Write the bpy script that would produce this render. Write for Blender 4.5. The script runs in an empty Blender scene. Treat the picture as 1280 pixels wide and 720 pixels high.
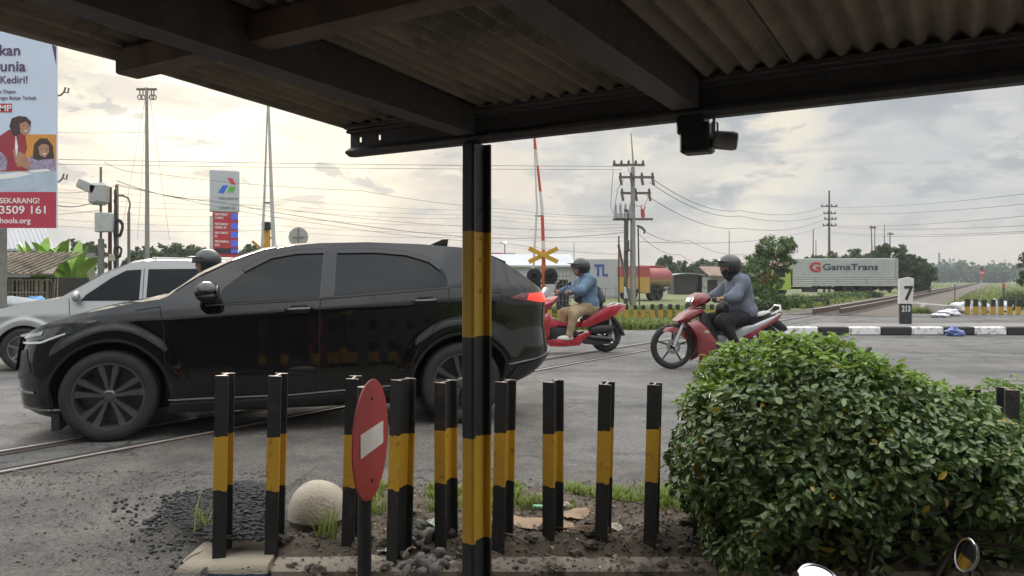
import bpy, bmesh, math, random
import numpy as np
from mathutils import Vector, Matrix, noise as mnoise
R = math.radians
random.seed(7); rng = np.random.default_rng(7)
sc = bpy.context.scene
col = sc.collection
# ------------------------------------------------------------------ camera, sky, sun, exposure
F, H, HZ = 960.0, 1.15, 350.0            # focal length in photo pixels, eye height, horizon row
cam = bpy.data.cameras.new('camera'); camo = bpy.data.objects.new('camera', cam); col.objects.link(camo)
camo.location = (0, 0, H); camo.rotation_euler = (R(90), 0, 0)
cam.sensor_width = 36; cam.lens = 36*F/1280; cam.shift_y = -(360-HZ)/1280
cam.clip_start = .05; cam.clip_end = 6000
sc.camera = camo
sc.view_settings.view_transform = 'Standard'; sc.view_settings.look = 'None'
sc.view_settings.gamma = 1; sc.view_settings.use_curve_mapping = False
sc.view_settings.exposure = 0.42
SUN = Vector((-.36, 1, .30)).normalized()
def sky():
    w = bpy.data.worlds.new('World'); sc.world = w; w.use_nodes = True
    nt = w.node_tree; N = nt.nodes; L = nt.links; N.clear()
    def nd(t, **k):
        n = N.new(t)
        for a, b in k.items(): setattr(n, a, b)
        return n
    def mth(op, a, b=None, c=None, clamp=False):
        n = nd('ShaderNodeMath', operation=op); n.use_clamp = clamp
        for i, x in enumerate((a, b, c)):
            if x is None: continue
            if isinstance(x, (int, float)): n.inputs[i].default_value = x
            else: L.new(x, n.inputs[i])
        return n.outputs[0]
    def mix(fac, a, b):
        n = nd('ShaderNodeMix', data_type='RGBA')
        for s, x in ((n.inputs[0], fac), (n.inputs[6], a), (n.inputs[7], b)):
            if isinstance(x, (int, float)): s.default_value = x
            elif isinstance(x, tuple): s.default_value = (*x, 1)
            else: L.new(x, s)
        return n.outputs[2]
    def smooth(x, lo, hi):
        n = nd('ShaderNodeMapRange', interpolation_type='SMOOTHSTEP')
        L.new(x, n.inputs[0]); n.inputs[1].default_value = lo; n.inputs[2].default_value = hi
        return n.outputs[0]
    tc = nd('ShaderNodeTexCoord'); D = tc.outputs['Generated']
    sep = nd('ShaderNodeSeparateXYZ'); L.new(D, sep.inputs[0]); x, y, z = sep.outputs
    zc = mth('MAXIMUM', z, 0.0)
    def noi(vec, scale, det, rough=.55, dist=0):
        n = nd('ShaderNodeTexNoise'); L.new(vec, n.inputs['Vector'])
        n.inputs['Scale'].default_value = scale; n.inputs['Detail'].default_value = det
        n.inputs['Roughness'].default_value = rough; n.inputs['Distortion'].default_value = dist
        return n.outputs['Fac']
    # flat cloud deck: direction divided by elevation stretches it towards the horizon
    inv = mth('DIVIDE', 1.0, mth('ADD', zc, .16))
    cmb = nd('ShaderNodeCombineXYZ'); L.new(mth('MULTIPLY', x, inv), cmb.inputs[0]); L.new(mth('MULTIPLY', y, inv), cmb.inputs[1])
    deck = noi(cmb.outputs[0], .85, 7, .56, .3)
    mp = nd('ShaderNodeMapping'); L.new(D, mp.inputs[0]); mp.inputs['Scale'].default_value = (1, 1, 2.1); mp.inputs['Location'].default_value = (.37, .1, .25)
    cum = noi(mp.outputs[0], 6.0, 10, .55, .25)
    big = noi(mp.outputs[0], 3.1, 5, .5)
    nis = nd('ShaderNodeTexSky', sky_type='NISHITA'); nis.sun_disc = False
    nis.sun_elevation = math.asin(SUN.z); nis.sun_rotation = math.atan2(SUN.x, SUN.y)
    nis.air_density = 1.2; nis.dust_density = 2.5
    thick = (2.9, 3.12, 3.4); thin = (5.1, 5.05, 4.9)
    mp2 = nd('ShaderNodeMapping'); L.new(D, mp2.inputs[0]); mp2.inputs['Scale'].default_value = (1, 1, 2.6); mp2.inputs['Location'].default_value = (2.1, .4, .9)
    puff = noi(mp2.outputs[0], 7.5, 10, .56, .1)
    c = mix(smooth(cum, .42, .60), thin, thick)
    c = mix(mth('MULTIPLY', smooth(puff, .50, .57), .7), c, (5.8, 5.65, 5.3))
    c = mix(mth('MULTIPLY', smooth(deck, .42, .68), .5), c, (4.0, 4.2, 4.45))
    c = mix(mth('MULTIPLY', smooth(big, .54, .66), .8), c, (6.1, 5.75, 5.1))
    c = mix(.08, c, nis.outputs[0])
    # low veil of warm haze above the horizon
    low = mth('SUBTRACT', 1.0, smooth(z, .0, .10))
    c = mix(mth('MULTIPLY', low, .72), c, mix(smooth(mth('ADD', x, mth('MULTIPLY', deck, .5)), -.30, .55), (4.3, 4.5, 4.65), (5.7, 4.85, 4.1)))
    # glow of the veiled sun behind torn cloud
    def glow(dirn, lo, hi, colr, amt, tex, t0, t1):
        dt = nd('ShaderNodeVectorMath', operation='DOT_PRODUCT'); L.new(D, dt.inputs[0]); dt.inputs[1].default_value = tuple(Vector(dirn).normalized())
        g = mth('MULTIPLY', mth('MULTIPLY', smooth(dt.outputs['Value'], lo, hi), mth('SUBTRACT', 1.0, smooth(tex, t0, t1))), amt)
        return mix(mth('MINIMUM', g, 1.0), c, colr)
    c = glow((-.36, 1, .235), .968, .994, (9.6, 8.6, 6.5), 1.25, puff, .45, .56)
    c = glow((-.40, 1, .27), .988, .9995, (10.5, 9.8, 8.0), .9, puff, .47, .58)
    c = glow((.26, 1, .195), .986, .999, (7.2, 6.5, 5.2), .85, cum, .44, .56)
    c = glow((-.02, 1, .10), .992, .9995, (6.4, 5.7, 4.7), .7, cum, .47, .54)
    # thin streaks and torn grey scud in front of it all
    mp3 = nd('ShaderNodeMapping'); L.new(D, mp3.inputs[0]); mp3.inputs['Scale'].default_value = (1, 1, 5.5); mp3.inputs['Location'].default_value = (.7, 1.9, .2)
    streak = noi(mp3.outputs[0], 5.0, 9, .58, .4); scud = noi(mp2.outputs[0], 11, 9, .6, .5)
    c = mix(mth('MULTIPLY', smooth(streak, .50, .66), .42), c, (3.9, 4.0, 4.15))
    c = mix(mth('MULTIPLY', mth('MULTIPLY', smooth(scud, .56, .63), smooth(z, .04, .12)), .55), c, (3.5, 3.6, 3.75))
    # overcast vault: the zenith is brighter than the horizon
    k = mth('ADD', 1.0, mth('MULTIPLY', smooth(z, .34, .80), 3.6))
    vm = nd('ShaderNodeVectorMath', operation='SCALE'); L.new(c, vm.inputs[0]); L.new(k, vm.inputs['Scale'])
    bg = nd('ShaderNodeBackground'); L.new(vm.outputs[0], bg.inputs[0]); bg.inputs[1].default_value = .1
    out = nd('ShaderNodeOutputWorld'); L.new(bg.outputs[0], out.inputs[0])
sky()
sl = bpy.data.lights.new('sun', 'SUN'); sl.energy = 1.1; sl.angle = R(14); sl.color = (1, .90, .76)
so = bpy.data.objects.new('sun', sl); col.objects.link(so); so.rotation_euler = (-SUN).to_track_quat('-Z', 'Y').to_euler()

# ------------------------------------------------------------------ helpers
def G(u, v, z=0.0):
    Y = F*(H-z)/(v-HZ); return Vector(((u-640)/F*Y, Y, z))
def P(u, v, Y): return Vector(((u-640)/F*Y, Y, H-(v-HZ)*Y/F))
DX = Vector((.5204, .854, 0))                     # railway axis
EX = Vector((.9604, .2785, 0))                    # road axis
def smst(t, a, b):
    t = min(1, max(0, (t-a)/(b-a))); return t*t*(3-2*t)
def gz(x, y): return -.2*smst(-x, 2.5, 7.5)*smst(y, 7, 10.5)

MATS = {}
def M(name, c, rough=.6, metal=0, var=.12, vs=8, bump=0, bs=60, coat=0, c2=None, emit=0, spec=.5, coords='Object', dirt=None, trans=0):
    """procedural material: two-colour noise on base colour, noise on roughness, bump"""
    if name in MATS: return MATS[name]
    m = bpy.data.materials.new(name); m.use_nodes = True; nt = m.node_tree; N = nt.nodes; L = nt.links
    b = N['Principled BSDF']
    b.inputs['Roughness'].default_value = rough; b.inputs['Metallic'].default_value = metal
    b.inputs['Coat Weight'].default_value = coat; b.inputs['Specular IOR Level'].default_value = spec
    b.inputs['Coat Roughness'].default_value = .03
    tc = N.new('ShaderNodeTexCoord'); V = tc.outputs[coords]
    n = N.new('ShaderNodeTexNoise'); L.new(V, n.inputs['Vector']); n.inputs['Scale'].default_value = vs; n.inputs['Detail'].default_value = 6; n.inputs['Roughness'].default_value = .65
    mr = N.new('ShaderNodeMapRange'); L.new(n.outputs['Fac'], mr.inputs[0]); mr.inputs[1].default_value = .3; mr.inputs[2].default_value = .7
    mx = N.new('ShaderNodeMix'); mx.data_type = 'RGBA'; L.new(mr.outputs[0], mx.inputs[0])
    lo = c2 or tuple(x*(1-var) for x in c); hi = c if c2 else tuple(min(1, x*(1+var)) for x in c)
    mx.inputs[6].default_value = (*lo, 1); mx.inputs[7].default_value = (*hi, 1)
    o = mx.outputs[2]
    if dirt:                                       # (colour, scale, threshold): blotches of dirt or rust with a shape of their own
        n2 = N.new('ShaderNodeTexNoise'); L.new(V, n2.inputs['Vector']); n2.inputs['Scale'].default_value = dirt[1]; n2.inputs['Detail'].default_value = 8; n2.inputs['Roughness'].default_value = .7
        r2 = N.new('ShaderNodeMapRange'); L.new(n2.outputs['Fac'], r2.inputs[0]); r2.inputs[1].default_value = dirt[2]; r2.inputs[2].default_value = dirt[2]+.08
        m2 = N.new('ShaderNodeMix'); m2.data_type = 'RGBA'; L.new(r2.outputs[0], m2.inputs[0]); L.new(o, m2.inputs[6]); m2.inputs[7].default_value = (*dirt[0], 1); o = m2.outputs[2]
    L.new(o, b.inputs['Base Color'])
    if bump:
        nb = N.new('ShaderNodeTexNoise'); L.new(V, nb.inputs['Vector']); nb.inputs['Scale'].default_value = bs; nb.inputs['Detail'].default_value = 5
        bp = N.new('ShaderNodeBump'); bp.inputs['Strength'].default_value = bump; bp.inputs['Distance'].default_value = .01
        L.new(nb.outputs['Fac'], bp.inputs['Height']); L.new(bp.outputs[0], b.inputs['Normal'])
    if emit: L.new(o, b.inputs['Emission Color']); b.inputs['Emission Strength'].default_value = emit
    if trans: b.inputs['Transmission Weight'].default_value = trans
    MATS[name] = m; return m

def bands(name, axis, stops, cols, rough=.55, dirt=None, bump=.15, vary=0, wave=.012):
    """painted bands along an object axis: stops are the heights where the colour changes"""
    if name in MATS: return MATS[name]
    m = M(name, (.5, .5, .5), rough, bump=bump, bs=90); nt = m.node_tree; N = nt.nodes; L = nt.links
    tc = [n for n in N if n.type == 'TEX_COORD'][0]; sp = N.new('ShaderNodeSeparateXYZ'); L.new(tc.outputs['Object'], sp.inputs[0])
    n = N.new('ShaderNodeTexNoise'); L.new(tc.outputs['Object'], n.inputs['Vector']); n.inputs['Scale'].default_value = 17; n.inputs['Detail'].default_value = 5
    ad = N.new('ShaderNodeMath'); ad.operation = 'MULTIPLY_ADD'; L.new(n.outputs['Fac'], ad.inputs[0]); ad.inputs[1].default_value = wave; L.new(sp.outputs[axis], ad.inputs[2])
    oi = N.new('ShaderNodeObjectInfo'); rv = N.new('ShaderNodeMath'); rv.operation = 'MULTIPLY_ADD'; L.new(oi.outputs['Random'], rv.inputs[0]); rv.inputs[1].default_value = vary; L.new(ad.outputs[0], rv.inputs[2]); ad = rv
    cur = None
    for i, cc in enumerate(cols):
        if cur is None: cur = cc; continue
        g = N.new('ShaderNodeMath'); g.operation = 'GREATER_THAN'; L.new(ad.outputs[0], g.inputs[0]); g.inputs[1].default_value = stops[i-1]+wave*.5
        x = N.new('ShaderNodeMix'); x.data_type = 'RGBA'; L.new(g.outputs[0], x.inputs[0])
        if isinstance(cur, tuple): x.inputs[6].default_value = (*cur, 1)
        else: L.new(cur, x.inputs[6])
        x.inputs[7].default_value = (*cc, 1); cur = x.outputs[2]
    sh = N.new('ShaderNodeVectorMath'); sh.operation = 'ADD'; L.new(tc.outputs['Object'], sh.inputs[0]); cx = N.new('ShaderNodeCombineXYZ'); sc5 = N.new('ShaderNodeMath'); sc5.operation = 'MULTIPLY'; L.new(oi.outputs['Random'], sc5.inputs[0]); sc5.inputs[1].default_value = 9; L.new(sc5.outputs[0], cx.inputs[0]); L.new(cx.outputs[0], sh.inputs[1])
    n2 = N.new('ShaderNodeTexNoise'); L.new(sh.outputs[0], n2.inputs['Vector']); n2.inputs['Scale'].default_value = (dirt[1] if dirt else 20); n2.inputs['Detail'].default_value = 8; n2.inputs['Roughness'].default_value = .7
    r2 = N.new('ShaderNodeMapRange'); L.new(n2.outputs['Fac'], r2.inputs[0]); t = dirt[2] if dirt else .62
    r2.inputs[1].default_value = t; r2.inputs[2].default_value = t+.12; r2.inputs[4].default_value = .8
    m2 = N.new('ShaderNodeMix'); m2.data_type = 'RGBA'; L.new(r2.outputs[0], m2.inputs[0]); L.new(cur, m2.inputs[6]); m2.inputs[7].default_value = (*(dirt[0] if dirt else (.06, .045, .035)), 1)
    L.new(m2.outputs[2], N['Principled BSDF'].inputs['Base Color'])
    return m

class MB:
    def __init__(s): s.v = []; s.f = []
    def add(s, vs, fs):
        o = len(s.v); s.v += [tuple(x) for x in vs]; s.f += [tuple(i+o for i in f) for f in fs]; return s
    def box(s, c, d, rot=None, bev=0):
        c = Vector(c); hx, hy, hz = d[0]/2, d[1]/2, d[2]/2
        m = rot if rot is not None else Matrix.Identity(3)
        if isinstance(m, (int, float)): m = Matrix.Rotation(m, 3, 'Z')
        if bev:
            b = min(bev, hx*.9, hy*.9, hz*.9)
            pts = [(-hx+b, -hy), (hx-b, -hy), (hx, -hy+b), (hx, hy-b), (hx-b, hy), (-hx+b, hy), (-hx, hy-b), (-hx, -hy+b)]
            ins = [(x*(1-b/hx), y*(1-b/hy)) for x, y in pts]
            rings = [[(x, y, -hz) for x, y in ins], [(x, y, -hz+b) for x, y in pts], [(x, y, hz-b) for x, y in pts], [(x, y, hz) for x, y in ins]]
            vs = [c+m@Vector(p) for r in rings for p in r]; fs = [tuple(range(7, -1, -1)), tuple(range(24, 32))]
            for k in range(3):
                for i in range(8): fs.append((k*8+i, k*8+(i+1) % 8, k*8+8+(i+1) % 8, k*8+8+i))
            return s.add(vs, fs)
        vs = [c+m@Vector((x*hx, y*hy, z*hz)) for z in (-1, 1) for x, y in ((-1, -1), (1, -1), (1, 1), (-1, 1))]
        return s.add(vs, [(3, 2, 1, 0), (4, 5, 6, 7), (0, 1, 5, 4), (1, 2, 6, 5), (2, 3, 7, 6), (3, 0, 4, 7)])
    def tube(s, pts, r, n=8, cap=True):
        pts = [Vector(p) for p in pts]; k = len(pts); rr = r if isinstance(r, (list, tuple)) else [r]*k
        rings = []; up = None
        for i, p in enumerate(pts):
            t = (pts[min(i+1, k-1)]-pts[max(i-1, 0)]).normalized()
            if up is None: up = Vector((0, 0, 1)) if abs(t.z) < .9 else Vector((0, 1, 0))
            a = t.cross(up)
            if a.length < 1e-4: a = t.cross(Vector((1, 0, 0)))
            a.normalize(); b = a.cross(t).normalized(); up = b
            rings.append([p+rr[i]*(math.cos(2*math.pi*j/n)*a+math.sin(2*math.pi*j/n)*b) for j in range(n)])
        fs = [(i*n+j, i*n+(j+1) % n, (i+1)*n+(j+1) % n, (i+1)*n+j) for i in range(k-1) for j in range(n)]
        if cap: fs += [tuple(range(n-1, -1, -1)), tuple(range((k-1)*n, k*n))]
        return s.add([q for r_ in rings for q in r_], fs)
    def lathe(s, prof, c=(0, 0, 0), axis='Z', n=24, rot=None, cap=False):
        """prof: (radius, height) pairs turned about axis"""
        c = Vector(c); vs = []
        for r, h in prof:
            for j in range(n):
                a = 2*math.pi*j/n; x, y = r*math.cos(a), r*math.sin(a)
                p = Vector((x, y, h)) if axis == 'Z' else Vector((x, h, y)) if axis == 'Y' else Vector((h, x, y))
                if rot is not None: p = rot@p
                vs.append(c+p)
        k = len(prof); fs = [(i*n+j, i*n+(j+1) % n, (i+1)*n+(j+1) % n, (i+1)*n+j) for i in range(k-1) for j in range(n)]
        if cap and prof[0][0] > 1e-5: fs.append(tuple(range(n-1, -1, -1)))
        if cap and prof[-1][0] > 1e-5: fs.append(tuple(range((k-1)*n, k*n)))
        return s.add(vs, fs)
    def prism(s, poly, a, b, fn=lambda x, y, h: (x, y, h)):
        n = len(poly); vs = [fn(x, y, a) for x, y in poly]+[fn(x, y, b) for x, y in poly]
        return s.add(vs, [tuple(range(n-1, -1, -1)), tuple(range(n, 2*n))]+[(i, (i+1) % n, n+(i+1) % n, n+i) for i in range(n)])
    def panel(s, poly, y0, y1, bev=.02, bulge=.0):
        """side-on body panel: outline in x,z, from y0 to y1, with rounded rim"""
        n = len(poly); cx = sum(p[0] for p in poly)/n; cz = sum(p[1] for p in poly)/n
        def ring(y, k): return [(cx+(x-cx)*k, y, cz+(z-cz)*k) for x, z in poly]
        sz = max(max(abs(x-cx), abs(z-cz)) for x, z in poly); k1 = max(.3, 1-bev/sz)
        rs = [ring(y0-bulge, k1*.6), ring(y0, k1), ring(y0+bev*.7, 1), ring(y1-bev*.7, 1), ring(y1, k1), ring(y1+bulge, k1*.6)]
        fs = [tuple(range(n)), tuple(range(6*n-1, 5*n-1, -1))]
        for r in range(5):
            for i in range(n): fs.append((r*n+(i+1) % n, r*n+i, (r+1)*n+i, (r+1)*n+(i+1) % n))
        return s.add([p for r in rs for p in r], fs)
    def blob(s, c, r, n=10, amp=.15, seed=0, flat=None):
        c = Vector(c); rx = r if isinstance(r, (tuple, list)) else (r, r, r); vs = []; m = n*2
        for i in range(n+1):
            th = math.pi*i/n
            for j in range(m):
                ph = 2*math.pi*j/m; d = Vector((math.sin(th)*math.cos(ph), math.sin(th)*math.sin(ph), math.cos(th)))
                k = 1+amp*mnoise.noise(d*1.6+Vector((seed*7.3, seed, 0)))
                p = Vector((d.x*rx[0]*k, d.y*rx[1]*k, d.z*rx[2]*k))
                if flat is not None and p.z < flat: p.z = flat
                vs.append(c+p)
        fs = [(i*m+j, (i+1)*m+j, (i+1)*m+(j+1) % m, i*m+(j+1) % m) for i in range(n) for j in range(m)]
        return s.add(vs, fs)
    def xform(s, m): s.v = [tuple(m@Vector(p)) for p in s.v]; return s
    def build(s, name, mat, parent=None, smooth=True, ang=35, loc=None):
        me = bpy.data.meshes.new(name); me.from_pydata(s.v, [], s.f)
        bm = bmesh.new(); bm.from_mesh(me); bmesh.ops.remove_doubles(bm, verts=bm.verts, dist=1e-6); bmesh.ops.recalc_face_normals(bm, faces=bm.faces); bm.to_mesh(me); bm.free()
        return link(name, me, mat, parent, smooth, ang, loc)
def link(name, me, mat, parent=None, smooth=True, ang=35, loc=None):
    me.materials.append(mat)
    if smooth:
        me.polygons.foreach_set('use_smooth', [True]*len(me.polygons))
        if ang < 180: me.set_sharp_from_angle(angle=R(ang))
    o = bpy.data.objects.new(name, me); col.objects.link(o)
    if parent: o.parent = parent
    if loc is not None: o.location = loc
    return o
def tag(o, label=None, cat=None, group=None, kind=None):
    if label: o['label'] = label
    if cat: o['category'] = cat
    if group: o['group'] = group
    if kind: o['kind'] = kind
    return o
def thing(name, label, cat, loc=(0, 0, 0), rz=0, group=None):
    o = bpy.data.objects.new(name, None); col.objects.link(o); o.location = loc; o.rotation_euler = (0, 0, rz); o.empty_display_size = .1
    return tag(o, label, cat, group)
def copy_tree(o, parent=None):
    c = o.copy(); col.objects.link(c)
    if parent: c.parent = parent
    for ch in list(o.children): copy_tree(ch, c)
    return c
def text(s, size, mat, name, parent=None, m=None, ext=.004, bold=0, align='LEFT', sx=1):
    cu = bpy.data.curves.new(name, 'FONT'); cu.body = s; cu.size = size; cu.extrude = ext; cu.offset = bold; cu.align_x = align
    o = bpy.data.objects.new('tmp', cu); col.objects.link(o); dg = bpy.context.evaluated_depsgraph_get()
    me = bpy.data.meshes.new_from_object(o.evaluated_get(dg)); bpy.data.objects.remove(o)
    me.materials.clear(); me.transform(Matrix.Diagonal((sx, 1, 1, 1)))
    if m is not None: me.transform(m)
    return link(name, me, mat, parent, False)
UP = Matrix.Rotation(R(90), 4, 'X')                # text lying in x,y stood up to face -y
def leafmesh(pos, nrm, size, mat, name, parent=None, wid=.5, fold=.18, jit=.25, simple=False):
    """one mesh of many small folded leaves; pos/nrm (n,3)"""
    n = len(pos); nrm = nrm/np.maximum(np.linalg.norm(nrm, axis=1, keepdims=True), 1e-6)
    nrm = nrm+rng.normal(0, jit, (n, 3)); nrm /= np.linalg.norm(nrm, axis=1, keepdims=True)
    t = rng.normal(0, 1, (n, 3)); t -= (t*nrm).sum(1, keepdims=True)*nrm; t /= np.linalg.norm(t, axis=1, keepdims=True)
    b = np.cross(nrm, t); L = (size*rng.uniform(.6, 1.25, n))[:, None]; W = L*wid*rng.uniform(.8, 1.2, (n, 1))
    if simple:
        pr = [(0, 0, 0), (.5, -.5, .05), (1, 0, -.1), (.5, .5, .05)]; fc = [(0, 1, 2, 3)]
    else:
        pr = [(0, 0, 0), (.32, -.36, .1), (.7, -.5, .06), (.93, -.27, -.06), (1, 0, -.16), (.93, .27, -.06), (.7, .5, .06), (.32, .36, .1), (.35, 0, -.03), (.72, 0, -.1)]
        fc = [(0, 1, 8), (1, 2, 9, 8), (2, 3, 4, 9), (4, 5, 6, 9), (6, 7, 8, 9), (7, 0, 8)]
    vs = np.stack([pos+t*L*a+b*W*w+nrm*L*h for a, w, h in pr], 1).reshape(-1, 3)
    k = len(pr); me = bpy.data.meshes.new(name)
    fs = [tuple(i*k+j for j in f) for i in range(n) for f in fc]
    me.from_pydata(vs.tolist(), [], fs)
    at = me.attributes.new('tone', 'FLOAT', 'FACE'); at.data.foreach_set('value', np.repeat(rng.random(n), len(fc)))
    return link(name, me, mat, parent, not simple, 180)
def leafmat(name, c1, c2, c3=None, rough=.4, trans=.25, spec=.5):
    """leaf material: each leaf has its own tone between c1 and c2; a few are c3"""
    if name in MATS: return MATS[name]
    m = bpy.data.materials.new(name); m.use_nodes = True; nt = m.node_tree; N = nt.nodes; L = nt.links; b = N['Principled BSDF']
    a = N.new('ShaderNodeAttribute'); a.attribute_name = 'tone'; r = N.new('ShaderNodeValToRGB'); L.new(a.outputs['Fac'], r.inputs[0])
    r.color_ramp.elements[0].color = (*c1, 1); r.color_ramp.elements[1].color = (*c2, 1); r.color_ramp.elements[1].position = .985
    if c3: e = r.color_ramp.elements.new(.995); e.color = (*c3, 1)
    L.new(r.outputs[0], b.inputs['Base Color']); b.inputs['Roughness'].default_value = rough; b.inputs['Specular IOR Level'].default_value = spec
    tr = N.new('ShaderNodeBsdfTranslucent'); L.new(r.outputs[0], tr.inputs[0]); mx = N.new('ShaderNodeMixShader'); mx.inputs[0].default_value = trans
    L.new(b.outputs[0], mx.inputs[1]); L.new(tr.outputs[0], mx.inputs[2]); L.new(mx.outputs[0], N['Material Output'].inputs[0])
    MATS[name] = m; return m
def shell(c, r, n, depth=.35, lower=-1):
    """points in the outer shell of an ellipsoid with outward directions"""
    d = rng.normal(0, 1, (n, 3)); d /= np.linalg.norm(d, axis=1, keepdims=True); d = d[d[:, 2] > lower]
    k = 1-depth*rng.random((len(d), 1))**1.6
    return np.array(c)+d*np.array(r)*k, d
def tree(name, label, cat, base, h, blobs, nleaf, size, mat, group=None, trunk_r=.12, bark=None, simple=True, limbs=6):
    """tapered trunk, limbs to each clump and a crown of leaf faces; blobs: (dx,dy,z,rx,rz) relative to base"""
    t = thing(name, label, cat, base, 0, group); bk = bark or M('bark', (.09, .07, .05), .9, bump=.4, bs=25)
    tb = MB(); z1 = min(b[2]-b[4]*.3 for b in blobs) if blobs else h
    z1 = max(z1, h*.2)
    tb.tube([(0, 0, -.1), (.03*h*.3, 0, z1*.5), (0, .02, z1), (0, 0, h*.75)], [trunk_r, trunk_r*.8, trunk_r*.65, trunk_r*.2], 8)
    for b in blobs:
        tb.tube([(0, 0, z1*.8), (b[0]*.5, b[1]*.5, z1+(b[2]-z1)*.6), (b[0], b[1], b[2]+b[4]*.3)], [trunk_r*.5, trunk_r*.3, trunk_r*.1], 6)
    tb.build('trunk', bk, t)
    ps = []; ds = []; tot = sum(b[3]*b[3] for b in blobs)
    for b in blobs:
        n = int(nleaf*b[3]*b[3]/tot); k = max(4, int(n/55))
        # leaf clumps inside each lobe, so the outline is uneven and has gaps
        cp, cd = shell((b[0], b[1], b[2]), (b[3], b[3], b[4]), k, .55)
        cr = b[3]*rng.uniform(.16, .34, len(cp))
        for q, dd, rr in zip(cp, cd, cr):
            p, d = shell(q, (rr, rr, rr*.75), int(n/len(cp)), .8); ps.append(p); ds.append(d*.7+dd*.5+np.array([0, 0, .35]))
    leafmesh(np.concatenate(ps), np.concatenate(ds), size, mat, 'crown', t, .55, jit=.5, simple=simple)
    return t
def sdf_mesh(parts, k, res, wob=0, ws=9, seed=0):
    """one continuous surface round tapered capsules ('c',p0,p1,r0,r1) and ellipsoids ('e',c,r): surface nets"""
    pts = []
    for p in parts:
        if p[0] == 'c': pts += [np.array(p[1])-max(p[3:5]), np.array(p[1])+max(p[3:5]), np.array(p[2])-max(p[3:5]), np.array(p[2])+max(p[3:5])]
        else: pts += [np.array(p[1])-np.array(p[2]), np.array(p[1])+np.array(p[2])]
    lo = np.min(pts, 0)-3*res-k; hi = np.max(pts, 0)+3*res+k
    n = np.ceil((hi-lo)/res).astype(int)+1
    g = np.stack(np.meshgrid(*[lo[i]+res*np.arange(n[i]) for i in range(3)], indexing='ij'), -1)
    acc = np.zeros(g.shape[:3])
    for p in parts:
        if p[0] == 'c':
            a = np.array(p[1], float); b = np.array(p[2], float); ab = b-a
            t = np.clip(((g-a)@ab)/max(ab@ab, 1e-9), 0, 1); d = np.linalg.norm(g-a-t[..., None]*ab, axis=-1)-(p[3]+(p[4]-p[3])*t)
        else:
            r = np.array(p[2], float); d = (np.linalg.norm((g-np.array(p[1]))/r, axis=-1)-1)*r.min()
        acc += np.exp(np.clip(-d/k, -60, 60))
    d = -k*np.log(np.maximum(acc, 1e-30))
    if wob:
        d = d+wob*(np.sin(g[..., 0]*ws*4+seed+3*np.sin(g[..., 2]*ws))*np.sin(g[..., 2]*ws*3.1+2*np.sin(g[..., 1]*ws*1.7)+seed))
    ins = d < 0; cn = np.zeros(tuple(n-1), int); acp = np.zeros(tuple(n-1)+(3,)); cc = np.zeros(tuple(n-1))
    def sl(o): return tuple(slice(o[i], n[i]-1+o[i]) for i in range(3))
    cor = [(i, j, l) for i in (0, 1) for j in (0, 1) for l in (0, 1)]
    for a in cor:
        for ax in range(3):
            if a[ax]: continue
            b = list(a); b[ax] = 1; da, db = d[sl(a)], d[sl(b)]; cr = (da < 0) != (db < 0)
            t = np.where(cr, da/np.where(da-db == 0, 1, da-db), 0); q = np.stack([np.full(t.shape, float(a[i])) for i in range(3)], -1); q[..., ax] += t
            acp += np.where(cr[..., None], q, 0); cc += cr
    act = cc > 0; idx = -np.ones(tuple(n-1), int); idx[act] = np.arange(act.sum())
    base = np.stack(np.meshgrid(*[np.arange(n[i]-1) for i in range(3)], indexing='ij'), -1)
    vs = lo+res*(base[act]+acp[act]/cc[act][:, None]); fs = []
    for ax in range(3):
        o = [0, 0, 0]; o[ax] = 1; u, v = [(1, 2), (2, 0), (0, 1)][ax]
        A = ins[tuple(slice(0, n[i]-o[i]) for i in range(3))]; B = ins[tuple(slice(o[i], n[i]) for i in range(3))]
        I = np.argwhere(A != B); I = I[(I[:, u] > 0) & (I[:, v] > 0) & (I[:, u] < n[u]-1) & (I[:, v] < n[v]-1)]
        du = np.zeros(3, int); du[u] = 1; dv = np.zeros(3, int); dv[v] = 1
        q = np.stack([idx[tuple((I-du-dv).T)], idx[tuple((I-dv).T)], idx[tuple(I.T)], idx[tuple((I-du).T)]], 1)
        fl = ~A[tuple(I.T)]; q[fl] = q[fl][:, ::-1]; fs.append(q)
    return vs.tolist(), [tuple(int(i) for i in f) for f in np.concatenate(fs)]
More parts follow.
